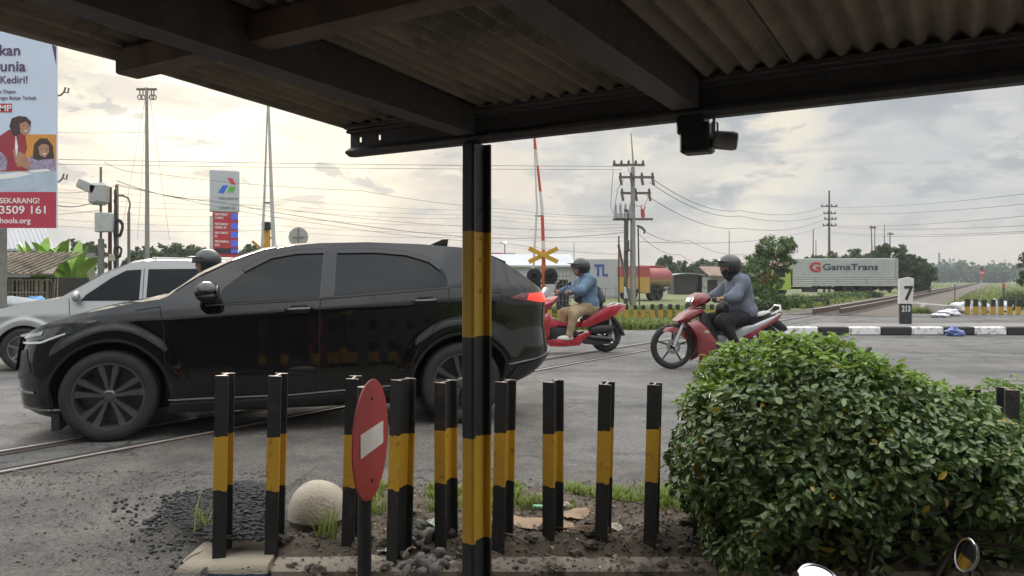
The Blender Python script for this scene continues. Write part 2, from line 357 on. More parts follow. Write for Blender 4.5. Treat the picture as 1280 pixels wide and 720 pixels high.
# ------------------------------------------------------------------ ground, road, railway
def grid(xs, ylo, yhi, rows, zf, name, mat, skip=None, kind='structure'):
    nx = len(xs); vs = []; fs = []
    for x in xs:
        for j in range(rows+1):
            y = ylo(x)+(yhi(x)-ylo(x))*(j/rows); vs.append((x, y, zf(x, y)))
    for i in range(nx-1):
        for j in range(rows):
            fs.append((i*(rows+1)+j, (i+1)*(rows+1)+j, (i+1)*(rows+1)+j+1, i*(rows+1)+j+1))
    me = bpy.data.meshes.new(name); me.from_pydata(vs, [], fs); return tag(link(name, me, mat, None, True, 180), kind=kind)
def frange(a, b, s): return [a+s*i for i in range(int((b-a)/s)+1)]
def ground():
    xs = [-4000, -800, -200, -80, -40, -20, -12]+frange(-10, 10, 1)+[12, 20, 40, 80, 200, 800, 4000]
    ys = [-4000, -300, -60, -14, 3.6]+frange(4, 20, 1)+[26, 34, 50, 80, 150, 400, 1000, 5500]
    vs = [(x, y, gz(x, y)-.03-(.13 if abs(x) < 11.5 and y < 5.5 else 0)) for x in xs for y in ys]; k = len(ys); fs = []
    for i in range(len(xs)-1):
        for j in range(k-1):
            cx = (xs[i]+xs[i+1])/2; cy = (ys[j]+ys[j+1])/2
            if abs(cx) < 12 and -14 < cy < 3.5: continue
            fs.append((i*k+j, (i+1)*k+j, (i+1)*k+j+1, i*k+j+1))
    me = bpy.data.meshes.new('ground'); me.from_pydata(vs, [], fs)
    m = M('meadow', (.085, .13, .035), .95, var=.3, vs=.6, c2=(.16, .145, .07), bump=.6, bs=6)
    tag(link('ground', me, m, None, True, 180), kind='structure')
    f = MB(); f.box((0, -5.2, -.55), (24, 17.6, .1)); f.box((0, 3.66, -.34), (24, .1, .46)); f.box((-12.05, -5.2, -.27), (.1, 17.6, .47)); f.box((12.05, -5.2, -.27), (.1, 17.6, .47)); f.box((0, -14.05, -.27), (24, .1, .47))
    tag(f.build('shelter_floor', M('concrete_floor', (.22, .20, .18), .85, var=.2, vs=2, bump=.2)), kind='structure')
ground()

def asphalt():
    m = bpy.data.materials.new('asphalt'); m.use_nodes = True; nt = m.node_tree; N = nt.nodes; L = nt.links; b = N['Principled BSDF']
    tc = N.new('ShaderNodeTexCoord'); V = tc.outputs['Object']
    def noi(s, d=6, r=.6, vec=None):
        n = N.new('ShaderNodeTexNoise'); L.new(vec or V, n.inputs['Vector']); n.inputs['Scale'].default_value = s; n.inputs['Detail'].default_value = d; n.inputs['Roughness'].default_value = r; return n.outputs['Fac']
    def rng_(x, a, b_, c=0, d=1):
        n = N.new('ShaderNodeMapRange'); L.new(x, n.inputs[0])
        for i, k in enumerate((a, b_, c, d)): n.inputs[i+1].default_value = k
        return n.outputs[0]
    def mix(f, a, c, bl='MIX'):
        n = N.new('ShaderNodeMix'); n.data_type = 'RGBA'; n.blend_type = bl
        for s, x in ((n.inputs[0], f), (n.inputs[6], a), (n.inputs[7], c)):
            if isinstance(x, tuple): s.default_value = (*x, 1)
            elif isinstance(x, (int, float)): s.default_value = x
            else: L.new(x, s)
        return n.outputs[2]
    sp = N.new('ShaderNodeSeparateXYZ'); L.new(V, sp.inputs[0])
    rot = N.new('ShaderNodeMapping'); L.new(V, rot.inputs[0]); rot.inputs['Rotation'].default_value = (0, 0, -R(16.17)); rot.inputs['Scale'].default_value = (.12, 1, 1)
    streak = noi(1.3, 5, .6, rot.outputs[0])
    c = mix(rng_(streak, .3, .72), (.068, .067, .068), (.150, .148, .145))
    c = mix(rng_(noi(.55, 5), .45, .62, 0, .6), c, (.19, .178, .16))
    c = mix(rng_(noi(.8, 7, .7), .57, .60, 0, .8), c, (.052, .052, .053))
    c = mix(rng_(noi(.33, 6, .6), .56, .585, 0, .55), c, (.17, .165, .158))
    # worn, dusty shoulder: this side of the near rail on the left, along the verge on the right
    def mth(op, x, y):
        q = N.new('ShaderNodeMath'); q.operation = op
        for i_, k in enumerate((x, y)):
            if isinstance(k, (int, float)): q.inputs[i_].default_value = k
            else: L.new(k, q.inputs[i_])
        return q.outputs[0]
    p0 = G(0, 590); nx = Vector((DX.y, -DX.x, 0)); c0 = p0.dot(nx)
    dist = mth('SUBTRACT', mth('ADD', mth('MULTIPLY', sp.outputs[0], nx.x), mth('MULTIPLY', sp.outputs[1], nx.y)), c0)
    mk = mth('MINIMUM', mth('SUBTRACT', sp.outputs[1], 4.75), mth('MAXIMUM', mth('MULTIPLY', dist, -1), mth('SUBTRACT', sp.outputs[0], .35)))
    mk = mth('ADD', mk, mth('MULTIPLY', mth('SUBTRACT', noi(1.6, 8, .65), .5), 1.1))
    near = rng_(mk, -.02, .10, 1, 0)
    c = mix(near, c, mix(rng_(noi(2.2, 9, .7), .36, .64), (.072, .066, .060), (.150, .138, .122)))
    c = mix(rng_(noi(1.1, 4), .60, .66, 0, .75), c, (.055, .054, .055))
    n = N.new('ShaderNodeTexVoronoi'); L.new(V, n.inputs['Vector']); n.inputs['Scale'].default_value = 75; n.feature = 'F1'
    spk = N.new('ShaderNodeSeparateColor'); L.new(n.outputs['Color'], spk.inputs[0])
    c = mix(.55, c, mix(rng_(spk.outputs[0], .1, .95), (.50, .50, .50), (1.45, 1.42, 1.38)), 'MULTIPLY')
    # thin cracks
    vz = N.new('ShaderNodeTexVoronoi'); vz.feature = 'DISTANCE_TO_EDGE'; vz.inputs['Scale'].default_value = .9
    wv = N.new('ShaderNodeVectorMath'); wv.operation = 'ADD'; L.new(V, wv.inputs[0]); nn = N.new('ShaderNodeTexNoise'); L.new(V, nn.inputs['Vector']); nn.inputs['Scale'].default_value = 2.5; nn.inputs['Detail'].default_value = 6
    L.new(nn.outputs['Color'], wv.inputs[1]); L.new(wv.outputs[0], vz.inputs['Vector'])
    ck = N.new('ShaderNodeMath'); ck.operation = 'MULTIPLY'; L.new(rng_(vz.outputs['Distance'], .006, .018, 1, 0), ck.inputs[0]); L.new(rng_(noi(.4, 3), .46, .54), ck.inputs[1])
    c = mix(ck.outputs[0], c, (.03, .03, .03))
    L.new(c, b.inputs['Base Color']); L.new(rng_(noi(2, 4), .3, .7, .5, .85), b.inputs['Roughness'])
    bp = N.new('ShaderNodeBump'); bp.inputs['Strength'].default_value = .8; bp.inputs['Distance'].default_value = .016
    a2 = N.new('ShaderNodeMath'); a2.operation = 'ADD'; L.new(n.outputs['Distance'], a2.inputs[0]); L.new(noi(14, 6), a2.inputs[1])
    L.new(a2.outputs[0], bp.inputs['Height']); L.new(bp.outputs[0], b.inputs['Normal'])
    return m
ASPH = asphalt()
def yfar(x): return 16.8+.2785*x+(smst(x, 4.5, 8.5)*(8.2-.2785*(x-4.5)) if x > 4.5 else 0) if x < 12 else 16.8+.2785*4.5+8.2+.02*(x-12)
RIDGE = (G(0, 668), G(255, 606))
def roadz(x, y):
    near = smst(-y, -5.0, -3.2)*smst(-x, .8, 2.0)             # the broken shoulder on the left humps slightly
    if y < 3.6 and x < -1.2: return -.03-.05*smst(x, -1.8, -1.52)-.49*smst(-y, -2.95, -2.3)+near*(.03*mnoise.noise(Vector((x*1.3, y*2.2, 0)))+.014*mnoise.noise(Vector((x*6, y*9, 3))))
    A_, B_ = RIDGE; s_ = (x-A_.x)*(B_.y-A_.y)-(y-A_.y)*(B_.x-A_.x); st_ = .03*smst(-(s_/(B_-A_).length+.04*mnoise.noise(Vector((x*3, y*3, 8)))), -.03, .04)*smst(-x, .9, 1.5)
    return gz(x, y)+(st_-.03*smst(-x, .9, 1.5))*smst(-y, -4.5, -3.9)-.05*smst(x, -1.8, -1.52)*smst(-y, -3.78, -3.58)+near*(.03*mnoise.noise(Vector((x*1.3, y*2.2, 0)))+.014*mnoise.noise(Vector((x*6, y*9, 3))))
grid([-60, -45, -30, -20, -14]+frange(-12, 12, .12)+[14, 20, 30, 60], lambda x: 2.25 if x < -1.28 else 3.58, yfar, 130, roadz, 'road', ASPH)
# railway: two rails let into the asphalt, standing on ballast beyond it
RL = [G(0, 590), G(0, 566)]
NX = Vector((DX.y, -DX.x, 0))
RPX = [[(-420, 672), (0, 592), (686, 461), (811, 438), (1020, 399), (1069, 389.5), (1133, 375.5), (1185, 364), (1224, 354.6)],
       [(-420, 632), (0, 566), (693, 447), (809, 429), (1028, 392), (1090, 380), (1145, 369), (1190, 360.5), (1224, 353.9)]]
def rail_path(px):
    """points every half metre along a smooth line through ground points"""
    p = [G(*q) for q in px]; out = []
    for i in range(len(p)-1):
        a0, a1, a2, a3 = p[max(i-1, 0)], p[i], p[i+1], p[min(i+2, len(p)-1)]; n = max(2, int((a2-a1).length/.7)); l = (a2-a1).length
        m1 = (a2-a0).normalized()*l; m2 = (a3-a1).normalized()*l
        for k in range(n):
            t = k/n; out.append(a1*(2*t**3-3*t*t+1)+m1*(t**3-2*t*t+t)+a2*(-2*t**3+3*t*t)+m2*(t**3-t*t))
    return out+[p[-1]]
def strip(b, pts, w, z0, z1, off=0):
    vs = []; k = len(pts)
    for i, p in enumerate(pts):
        t = (pts[min(i+1, k-1)]-pts[max(i-1, 0)]).normalized(); n = Vector((t.y, -t.x, 0))
        for s, z in ((-w/2, z0), (-w/2, z1), (w/2, z1), (w/2, z0)): vs.append(p+n*(s+off)+Vector((0, 0, z)))
    b.add(vs, [(i*4+j, i*4+(j+1) % 4, i*4+4+(j+1) % 4, i*4+4+j) for i in range(k-1) for j in range(4)]+[(3, 2, 1, 0), tuple(range(4*k-4, 4*k))])
def track():
    t = thing('railway_track', 'single railway track of rusty rails crossing the road and running off into the fields', 'railway', (0, 0, 0))
    rust = M('rail_rust', (.080, .045, .031), .8, var=.3, vs=5, bump=.2); shine = M('rail_steel', (.46, .44, .42), .5, .4, var=.15, vs=3)
    side = (1, -1); paths = [rail_path(q) for q in RPX]
    for p, s in zip(paths, side):
        near = [q for q in p if q.y < 25.8]; far = [q for q in p if q.y > 25.0]; b = MB(); strip(b, near, .046, -.06, .0095); strip(b, far, .075, -.03, .20); strip(b, far, .15, -.03, .035)
        r = b.build('rail', rust, t, False); h = MB(); strip(h, near, .026, .0096, .0135); strip(h, far, .06, .2002, .206); h.build('rail_head', shine, r, False)
        g = MB(); strip(g, near, .075, -.005, .0055, -.072*s); g.build('flangeway', M('groove', (.035, .03, .027), .9), t, False)
    cen = [(x+y)/2 for x, y in zip(paths[0][::1], [min(paths[1], key=lambda q: (q-x).length) for x in paths[0]])]; far = [q for q in cen if q.y > 24.5]
    b = MB(); last = None
    for i in range(len(far)-1):
        if last is not None and (far[i]-last).length < .65: continue
        last = far[i]; dd = far[i+1]-far[i]; b.box(far[i]+Vector((0, 0, -.005)), (.22, 1.5, .09), math.atan2(dd.y, dd.x))
        if far[i].y > 130: break
    tag(b.build('sleepers', M('sleeper', (.15, .135, .12), .9, var=.3), t, False), kind='stuff')
    bm = MB(); k = len(far); prof = ((-1.9, -.045), (-1.1, -.004), (0, .0), (1.3, -.004), (3.4, -.045))
    for i, q in enumerate(far):
        dd = (far[min(i+1, k-1)]-far[max(i-1, 0)]).normalized(); n = Vector((dd.y, -dd.x, 0))
        for w, z in prof: bm.v.append(tuple(q+n*w*(1+.06*math.sin(i*1.7))+Vector((0, 0, z+.02))))
    bm.f = [(i*5+j, (i+1)*5+j, (i+1)*5+j+1, i*5+j+1) for i in range(k-1) for j in range(4)]
    tag(bm.build('ballast', M('ballast', (.115, .098, .082), .95, var=.35, vs=14, bump=.9, bs=18, dirt=((.12, .14, .05), .8, .60))), kind='structure')
track()
# verge of soil and litter behind the bollards
def vz(x, y):
    n = mnoise.noise(Vector((x*2.3, y*3, 0)))*.035+mnoise.noise(Vector((x*9, y*11, 5)))*.018+mnoise.noise(Vector((x*27, y*31, 9)))*.008
    e = smst(y, 3.27, 3.44)*(1-smst(y, 4.05, 4.5))*smst(x, -1.2, -.95)
    return -.075+e*(.088+n*1.7)
# loose stones along the near rail
def gravel(name, pts, size, mat, zoff=.004):
    b = MB()
    for x, y, z in pts:
        r = size*random.uniform(.4, 1.3)*(1.5 if random.random() < .08 else 1); b.blob((x, y, z+r*.35+zoff), (r, r*random.uniform(.6, 1), r*random.uniform(.5, .8)), 3, .5, random.random()*50)
    return tag(b.build(name, mat, None, False), kind='stuff')
BLK = M('black_gravel', (.028, .027, .028), .75, var=.4, vs=30, bump=.3)
pt = []
for k in range(6500):
    u = random.gauss(300, 52); v = random.gauss(645, 24)
    if v < 606+(340-u)*.10 or u > 352 or u < 120 or v > (680 if u > 228 else 716-(228-u)*.1): continue
    if mnoise.noise(Vector((u*.03, v*.05, 1))) < -.25+abs(u-290)*.0016 and random.random() < .88: continue
    p = G(u, v); hgt = .12*math.exp(-((u-310)/42)**2-((v-640)/24)**2); pt.append((p.x, p.y, hgt+.002))
gravel('black_gravel', pt, .0105, BLK)
pt = []
for k in range(2600):
    u = random.uniform(0, 860); v = 590+random.random()**2*110; p = G(u, v)
    if u > 350 and v < 600: continue
    pt.append((p.x, p.y, roadz(p.x, p.y)))
for k in range(160):
    q = RL[0]+DX*random.uniform(-2, 4)+NX*abs(random.gauss(.12, .10)); pt.append((q.x, q.y, 0))
for k in range(3200):
    x = random.uniform(-1, 1.6); y = 3.3+random.random()**1.3*1.1; pt.append((x, y, vz(x, y)-.003))
gravel('loose_grit', pt, .0062, M('grit', (.16, .145, .13), .9, var=.4, vs=9))

SOIL = M('soil', (.06, .046, .034), .95, var=.3, vs=9, c2=(.145, .118, .088), bump=1.0, bs=38)
grid(frange(-1.25, 9, .045), lambda x: 3.285+.03*mnoise.noise(Vector((x*3, 0, 7))), lambda x: 4.42+.14*mnoise.noise(Vector((x*1.7, 0, 0)))+.16*smst(x, -.5, 1.5), 44, vz, 'verge_soil', SOIL)
def blades(name, pts, h, mat, w=.007, n=3):
    b = MB()
    for x, y, z in pts:
        for k in range(n):
            a = random.random()*6.28; l = h*random.uniform(.5, 1.25); bend = random.uniform(.15, .8)*l; px = x+random.gauss(0, .012); py = y+random.gauss(0, .012)
            dx, dy = math.cos(a), math.sin(a); ww = w*random.uniform(.7, 1.3)
            q = [(px, py, z, ww), (px+dx*bend*.3, py+dy*bend*.3, z+l*.55, ww*.8), (px+dx*bend, py+dy*bend, z+l*.95, .0006)]
            vs = []
            for X, Y, Z, W in q: vs += [(X-dy*W, Y+dx*W, Z), (X+dy*W, Y-dx*W, Z)]
            b.add(vs, [(0, 1, 3, 2), (2, 3, 5, 4)])
    me = bpy.data.meshes.new(name); me.from_pydata(b.v, [], b.f)
    at = me.attributes.new('tone', 'FLOAT', 'FACE'); at.data.foreach_set('value', np.repeat(rng.random(len(b.f)//2), 2))
    return tag(link(name, me, mat, None, False), kind='stuff')
GRASS = leafmat('grass_blade', (.15, .21, .04), (.29, .35, .08), (.40, .34, .16), .55, .35)
pt = []
for k in range(8000):
    x = random.uniform(-.75, 1.6); y = random.gauss(4.12, .16)
    if mnoise.noise(Vector((x*2.8, y*4, 2))) < -.20+abs(y-4.14)*.9: continue
    pt.append((x, y, vz(x, y)-.005))
blades('verge_grass', pt, .055, GRASS, .0045, 3)
for nm, lab, u, v, hh, nn in (('grass_tuft', 'tall thin grass tuft beside the pale boulder and the third bollard', 416, 672, .14, 9), ('grass_tuft', 'sparse grass tuft at the front right foot of the boulder', 402, 668, .09, 8),
                              ('grass_tuft', 'wispy grass tuft left of the leftmost bollard in black gravel', 256, 662, .15, 6), ('grass_tuft', 'green grass tuft between the no entry sign and the fourth bollard', 470, 648, .12, 18), ('grass_tuft', 'small leafy grass tuft behind the fifth bollard', 545, 640, .09, 22)):
    c = G(u, v, .0); b = blades(nm, [(random.gauss(0, .02), random.gauss(0, .02), 0) for _ in range(nn)], hh, GRASS, .004, 2); b.location = c
    del b['kind']; tag(b, lab, 'grass', 'grass tufts on the verge')

# far kerb of the traffic island, painted in black and white blocks
def island():
    a = G(985, 419); top = .17
    xs = [a.x, 17.5]; m = M('kerb_paint', (.6, .6, .6), .7); nt = m.node_tree; N = nt.nodes; L = nt.links
    tc = N.new('ShaderNodeTexCoord'); sp = N.new('ShaderNodeSeparateXYZ'); L.new(tc.outputs['Object'], sp.inputs[0])
    d = N.new('ShaderNodeMath'); d.operation = 'MULTIPLY_ADD'; L.new(sp.outputs[0], d.inputs[0]); d.inputs[1].default_value = 1/1.31; d.inputs[2].default_value = .14
    fr = N.new('ShaderNodeMath'); fr.operation = 'FRACT'; L.new(d.outputs[0], fr.inputs[0]); gt = N.new('ShaderNodeMath'); gt.operation = 'GREATER_THAN'; L.new(fr.outputs[0], gt.inputs[0]); gt.inputs[1].default_value = .5
    nz = N.new('ShaderNodeTexNoise'); nz.inputs['Scale'].default_value = 9; nz.inputs['Detail'].default_value = 8; L.new(tc.outputs['Object'], nz.inputs['Vector'])
    r1 = N.new('ShaderNodeValToRGB'); L.new(nz.outputs['Fac'], r1.inputs[0]); r1.color_ramp.elements[0].color = (.30, .28, .25, 1); r1.color_ramp.elements[0].position = .33; r1.color_ramp.elements[1].color = (.74, .74, .73, 1); r1.color_ramp.elements[1].position = .5
    mx = N.new('ShaderNodeMix'); mx.data_type = 'RGBA'; L.new(gt.outputs[0], mx.inputs[0]); mx.inputs[6].default_value = (.022, .022, .024, 1); L.new(r1.outputs[0], mx.inputs[7]); L.new(mx.outputs[2], N['Principled BSDF'].inputs['Base Color'])
    b = MB(); x = a.x; k = 0
    while x < 17.5:
        w = 1.31*.5; b.box((x+w/2, a.y+.11, top/2), (w-.012, .22, top), None, .02); x += w; k += 1
    tag(b.build('kerb', m, None, False, loc=(0, 0, 0)), kind='structure')
    p = MB(); p.prism([(a.x+.1, a.y+.22), (17.5, a.y+.22), (17.5, a.y+2.2), (a.x+1.5, a.y+2.2)], -.02, .13); tag(p.build('traffic_island', M('pavement', (.20, .19, .18), .9, var=.2, vs=3, bump=.3), None, False), kind='structure')
island()

# ------------------------------------------------------------------ shelter
AL = Vector((-.646, 3.05, 0)); AD = Vector((.858, -.513, 0)); DD = Vector((.513, .858, 0))
SROT = Matrix.Rotation(math.atan2(AD.y, AD.x), 3, 'Z')
def S(a, d, h): return AL+AD*a+DD*d+Vector((0, 0, H+h))
DARK = M('dark_steel', (.06, .056, .057), .6, var=.3, vs=14, bump=.25, bs=70, dirt=((.085, .05, .032), 5, .60))
def shelter():
    t = thing('shelter', 'dark open shelter with corrugated roof on a black and yellow striped rail post', 'shelter', (0, 0, 0))
    roofm = M('fibre_cement', (.205, .168, .128), .95, var=.28, vs=5, bump=.35, bs=90, dirt=((.11, .092, .075), 2.4, .56))
    a0 = -.03; w = .86; i = 0
    while a0+i*w < 6.2:
        b = MB(); n = 96; z = .0 if i % 2 else .012; aa = a0+i*w-(.05 if i else 0)
        rows = (.12, -.9, -2.2, -3.6, -5.4); vs = []
        for th in (0, .007):
            for d in rows:
                for k in range(n+1):
                    a = aa+(w+.05)*k/n+(.08*d if i == 0 and k == 0 else 0)
                    vs.append(S(a, d, (.606+z*.6+.042*(-d))+.0135*math.sin(2*math.pi*a/.0612)+th))
        m1 = n+1; fs = []
        for r in range(4):
            for k in range(n):
                q = r*m1+k; fs += [(q, q+1, q+m1+1, q+m1)]; q += 5*m1; fs += [(q+m1, q+m1+1, q+1, q)]
        for k in range(n):
            fs += [(k+1, k, 5*m1+k, 5*m1+k+1), (4*m1+k, 4*m1+k+1, 9*m1+k+1, 9*m1+k)]
        for r in range(4):
            fs += [(r*m1, (r+1)*m1, 5*m1+(r+1)*m1, 5*m1+r*m1), ((r+1)*m1+n, r*m1+n, 5*m1+r*m1+n, 5*m1+(r+1)*m1+n)]
        b.add(vs, fs).build('roof_sheet', roofm, t, True, 60); i += 1
    # front beam: an upturned rail with fishplate holes at its end
    b = MB()
    def bar(a0, a1, d, wd, h0, h1, bev=.004): b.box((S(a0, d, h0)+S(a1, d, h1))/2, (a1-a0, wd, h1-h0), SROT, bev)
    bar(-.005, 6.2, 0, .064, .487, .520, .014); bar(.02, 6.2, 0, .115, .586, .604); bar(.012, 6.2, 0, .07, .575, .588)
    hole = [.06, .158]; a = .012
    for c in hole: bar(a, c-.010, 0, .015, .515, .58, .001); bar(c-.0102, c+.0102, 0, .0152, .515, .540, .001); bar(c-.0102, c+.0102, 0, .0152, .562, .58, .001); a = c+.010
    bar(a, 6.2, 0, .015, .515, .58, .001)
    b.build('front_beam', DARK, t)
    b = MB(); b.box((S(.10, -1.0, .566)+S(6.2, -1.0, .634))/2, (6.1, .07, .068), SROT, .004); b.build('purlin', M('rusty_steel', (.13, .085, .065), .75, var=.3, vs=8, bump=.25, dirt=((.07, .06, .06), 3, .52)), t)
    for a in (.6, 1.39, 2.6, 3.9, 5.2):
        b = MB(); b.prism([(-.04, 0), (.04, 0), (.04, 1), (-.04, 1)], -.06, -5.2, lambda x, y, d: S(a+x, d, (.508+.020*-d) if y == 0 else .598+.042*-d)); b.build('rafter', DARK, t, False)
    # post: rail section turned so that web and holes show
    pz = P(594.5, 400, 2.75); rot = Matrix.Rotation(-R(35), 3, 'Z')
    pm = bands('post_paint', 2, (.219, .591, .949, 1.322), [(.026, .027, .029), (.58, .34, .028), (.026, .027, .029), (.48, .29, .03), (.028, .028, .03)], .5, ((.03, .025, .02), 22, .63))
    b = MB(); x0, y0 = pz.x-.022, pz.y-.03
    z0, z1 = -.5, H+.49
    def loc(x, y): q = rot@Vector((x, y, 0)); return (x0+q.x, y0+q.y)
    def col_(cx, cy, wx, wy, za, zb, bev=.004): q = loc(cx, cy); b.box((*q, (za+zb)/2), (wx, wy, zb-za), rot, bev)
    col_(0, 0, .054, .024, z0, z1, .008); col_(0, .088, .062, .012, z0, z1, .003)
    hz_ = sorted([H-(v-350)*2.8/960 for v in (262, 299, 325, 364)]); z = z0
    for q in hz_: col_(0, .047, .013, .075, z, q-.008, .0005); z = q+.008; col_(0, .030, .0131, .045, q-.0081, q+.0081, .0005); col_(0, .072, .0131, .025, q-.0081, q+.0081, .0005)
    col_(0, .047, .013, .075, z, z1, .0005)
    b.build('post', pm, t)
    b = MB(); q = S(4.6, 0, 0); b.box((q.x, q.y, (z0+z1)/2), (.1, .1, z1-z0), SROT, .004); b.build('post', DARK, t)
    # unseen wall at the back of the roof, added to darken the car's reflections
    b = MB(); c = S(2.4, -5.3, 0); b.box((c.x, c.y, .85), (26, .14, 2.7), SROT); b.build('unseen_rear_wall', M('unseen_wall', (.09, .09, .085), .8, var=.2, vs=2), t)
    return t
shelter()
def cctv():
    p = P(868, 172, 2.34); t = thing('security_camera', 'small dark camera box with a pale hooded barrel hanging under the roof beam', 'camera', p)
    bm = M('dark_plastic', (.02, .02, .022), .45, bump=.05)
    b = MB(); b.box((-.004, 0, .045), (.085, .07, .075), SROT, .006); b.box((.008, -.004, -.005), (.09, .072, .09), SROT, .006); b.box((0, 0, .11), (.03, .03, .08), SROT, .003); b.build('housing', bm, t)
    b = MB(); b.box((.048, -.045, .012), (.008, .01, .09), SROT, .002); b.tube([(.040, -.05, .035), (.040, -.058, .03), (.040, -.058, .0), (.040, -.05, -.005)], .003, 6); b.tube([(.055, -.05, .035), (.055, -.058, .03), (.055, -.058, .0), (.055, -.05, -.005)], .003, 6); b.build('bracket', M('grey_metal', (.22, .22, .22), .45, .4), t)
    b = MB(); d = Vector((.93, -.3, -.12)).normalized(); c = Vector((.052, -.03, -.012)); b.tube([c, c+d*.004, c+d*.055, c+d*.068, c+d*.070], [.022, .028, .029, .025, .012], 16); b.build('barrel', M('grey_plastic', (.24, .23, .215), .5), t)
cctv()
# kerb along the front of the shelter
def near_kerb():
    t = tag(MB().box((5.06, 3.42, -.27), (12.2, .36, .44), None, .03).build('shelter_kerb', M('kerb_concrete', (.26, .225, .18), .9, var=.35, vs=4, bump=.9, bs=22, dirt=((.075, .06, .047), 5, .50)), None, True, 40), kind='structure')
    bm = MB(); L = G(204, 718, -.05).x; Rr = G(334, 706, -.05).x
    n = 26; k = 9
    rows = [(3.235, -.5), (3.232, -.075), (3.25, -.052), (3.32, -.045), (3.40, -.043), (3.50, -.045), (3.585, -.055), (3.60, -.08), (3.6, -.3)]
    for i in range(n+1):
        x = L+(Rr-L)*i/n
        for y, z in rows:
            nz = mnoise.noise(Vector((x*7, y*7, z*7)))*.010 if z > -.2 else 0; sh = max(0, (y-3.3))*.35 if i < 3 else 0
            bm.v.append((x+(sh if i == 0 else 0)+(.02 if i == 0 and z > -.06 else 0), y+nz*.4, z+nz))
    for i in range(n):
        for j in range(k-1): bm.f.append((i*k+j, (i+1)*k+j, (i+1)*k+j+1, i*k+j+1))
    bm.f.append(tuple(range(k-1, -1, -1))); bm.f.append(tuple(n*k+j for j in range(k)))
    m = bands('kerb_block_paint', 2, (-.088,), [(.035, .06, .085), (.40, .35, .27)], .9, ((.11, .085, .06), 9, .57), .5)
    tag(bm.build('kerb_stone', m, None, True, 50), 'pale concrete kerb stone with a blue painted face under the two leftmost bollards', 'kerb stone')
    b = MB().box((G(465, 700, -.05).x, 3.40, -.055), (.13, .24, .02), None, .01); tag(b.build('kerb_patch', M('pale_concrete', (.33, .29, .23), .9, bump=.5), None), 'small pale slab of mortar on the kerb at the foot of the sign pole', 'slab')
near_kerb()

# ------------------------------------------------------------------ rail bollards
BPAINT = bands('bollard_paint', 2, (.285, .515), [(.017, .018, .019), (.56, .32, .026), (.017, .018, .019)], .5, ((.085, .05, .03), 13, .57), .3, -.03, .034)
def isec(w, d, t):
    h, k = w/2, d/2
    return [(-h, -k), (h, -k), (h, -k+t), (t*.5, -k+t*1.6), (t*.5, k-t*1.6), (h, k-t), (h, k), (-h, k), (-h, k-t), (-t*.5, k-t*1.6), (-t*.5, -k+t*1.6), (-h, -k+t)]
BOL = [(273, 698, 470, 3, 'leftmost black and yellow bollard, standing on the pale kerb stone'), (339, 695, 470, 2, 'striped bollard with rusty brown top just left of the pale boulder'), (434, 690, 473, 5, 'striped bollard behind the left edge of the round no entry sign'),
       (497, 702, 476, -30, 'bollard with smeared rusty yellow band right of the no entry sign'), (557, 693, 478, -28, 'striped bollard nearest the shelter post on its left side'), (628, 694, 478, -26, 'striped bollard nearest the shelter post on its right side'),
       (692, 689, 478, -24, 'striped bollard second right of the shelter post, before the brown cardboard'), (755, 690, 480, -20, 'striped bollard third to the right of the shelter post'), (816, 692, 482, -20, 'striped bollard just left of the big clipped bush'),
       (877, 686, 484, -15, 'striped bollard half swallowed by the left side of the big bush'), (1216, 700, 487, -10, 'bollard whose black top peeks over the right shoulder of the big bush'), (1266, 700, 488, -10, 'bollard at the right edge beside the small light green shrub')]
for u, vb, vt, an, lab in BOL:
    p = G(u, vb, -.05); hgt = (vb-vt)*p.y/F; b = MB(); b.prism(isec(.056, .105, .009), -.06, hgt)
    o = b.build('rail_bollard', BPAINT, None, True, 30, p+Vector((0, .045, 0))); o.rotation_euler = (random.uniform(-.02, .02), R(1.0)+random.uniform(-.012, .012), R(an+random.uniform(-4, 4)))
    c = MB(); c.prism(isec(.0555, .1045, .0085), hgt, hgt+.0015); c.build('cut_top', M('cut_steel', (.35, .27, .24), .5, .6, var=.3, vs=40), o, False)
    tag(o, lab, 'bollard', 'rail bollards along the shelter kerb')
# no entry sign
def no_entry():
    t = thing('no_entry_sign', 'round red no entry sign with white bar on a short black pole, seen edge on', 'road sign', (-.567, 2.95, -.5))
    b = MB(); b.tube([(0, 0, 0), (0, 0, 1.24)], .027, 14); b.build('pole', M('black_paint', (.022, .022, .024), .5, var=.3, vs=30, bump=.15), t)
    rz = Matrix.Rotation(R(90-6.4), 3, 'Z')            # disc axis turned towards +x
    c = Vector((.035, -.05, H-(549-350)*2.9/960+.5))
    M4 = Matrix.Translation(c)@Matrix.Rotation(R(-6.4), 4, 'Z')@Matrix.Rotation(R(90), 4, 'Y')
    b = MB(); b.lathe([(.224, -.003), (.2265, 0), (.224, .003)], n=48, cap=True); b.xform(M4); d = b.build('disc', M('sign_red', (.36, .028, .03), .45, var=.15, vs=9, dirt=((.20, .03, .03), 6, .58)), t)
    b = MB(); b.box((0, 0, .0045), (.086, .29, .002)); b.xform(M4); b.build('white_bar', M('sign_white', (.66, .64, .60), .5, var=.08), d, False)
    for s in (-1, 1):
        b = MB(); b.lathe([(.008, .003), (.008, .006), (.004, .008), (0, .008)], (s*.155, 0, 0), n=10); b.xform(M4); b.build('bolt', M('black_paint', (.02, .02, .02)), d)
    b = MB(); b.tube([(-.005, 0, .95), (.03, -.03, .95)], .012, 8); b.tube([(-.005, 0, 1.15), (.03, -.03, 1.15)], .012, 8); b.build('bracket', M('grey_metal', (.22, .22, .22), .45, .4), t)
no_entry()
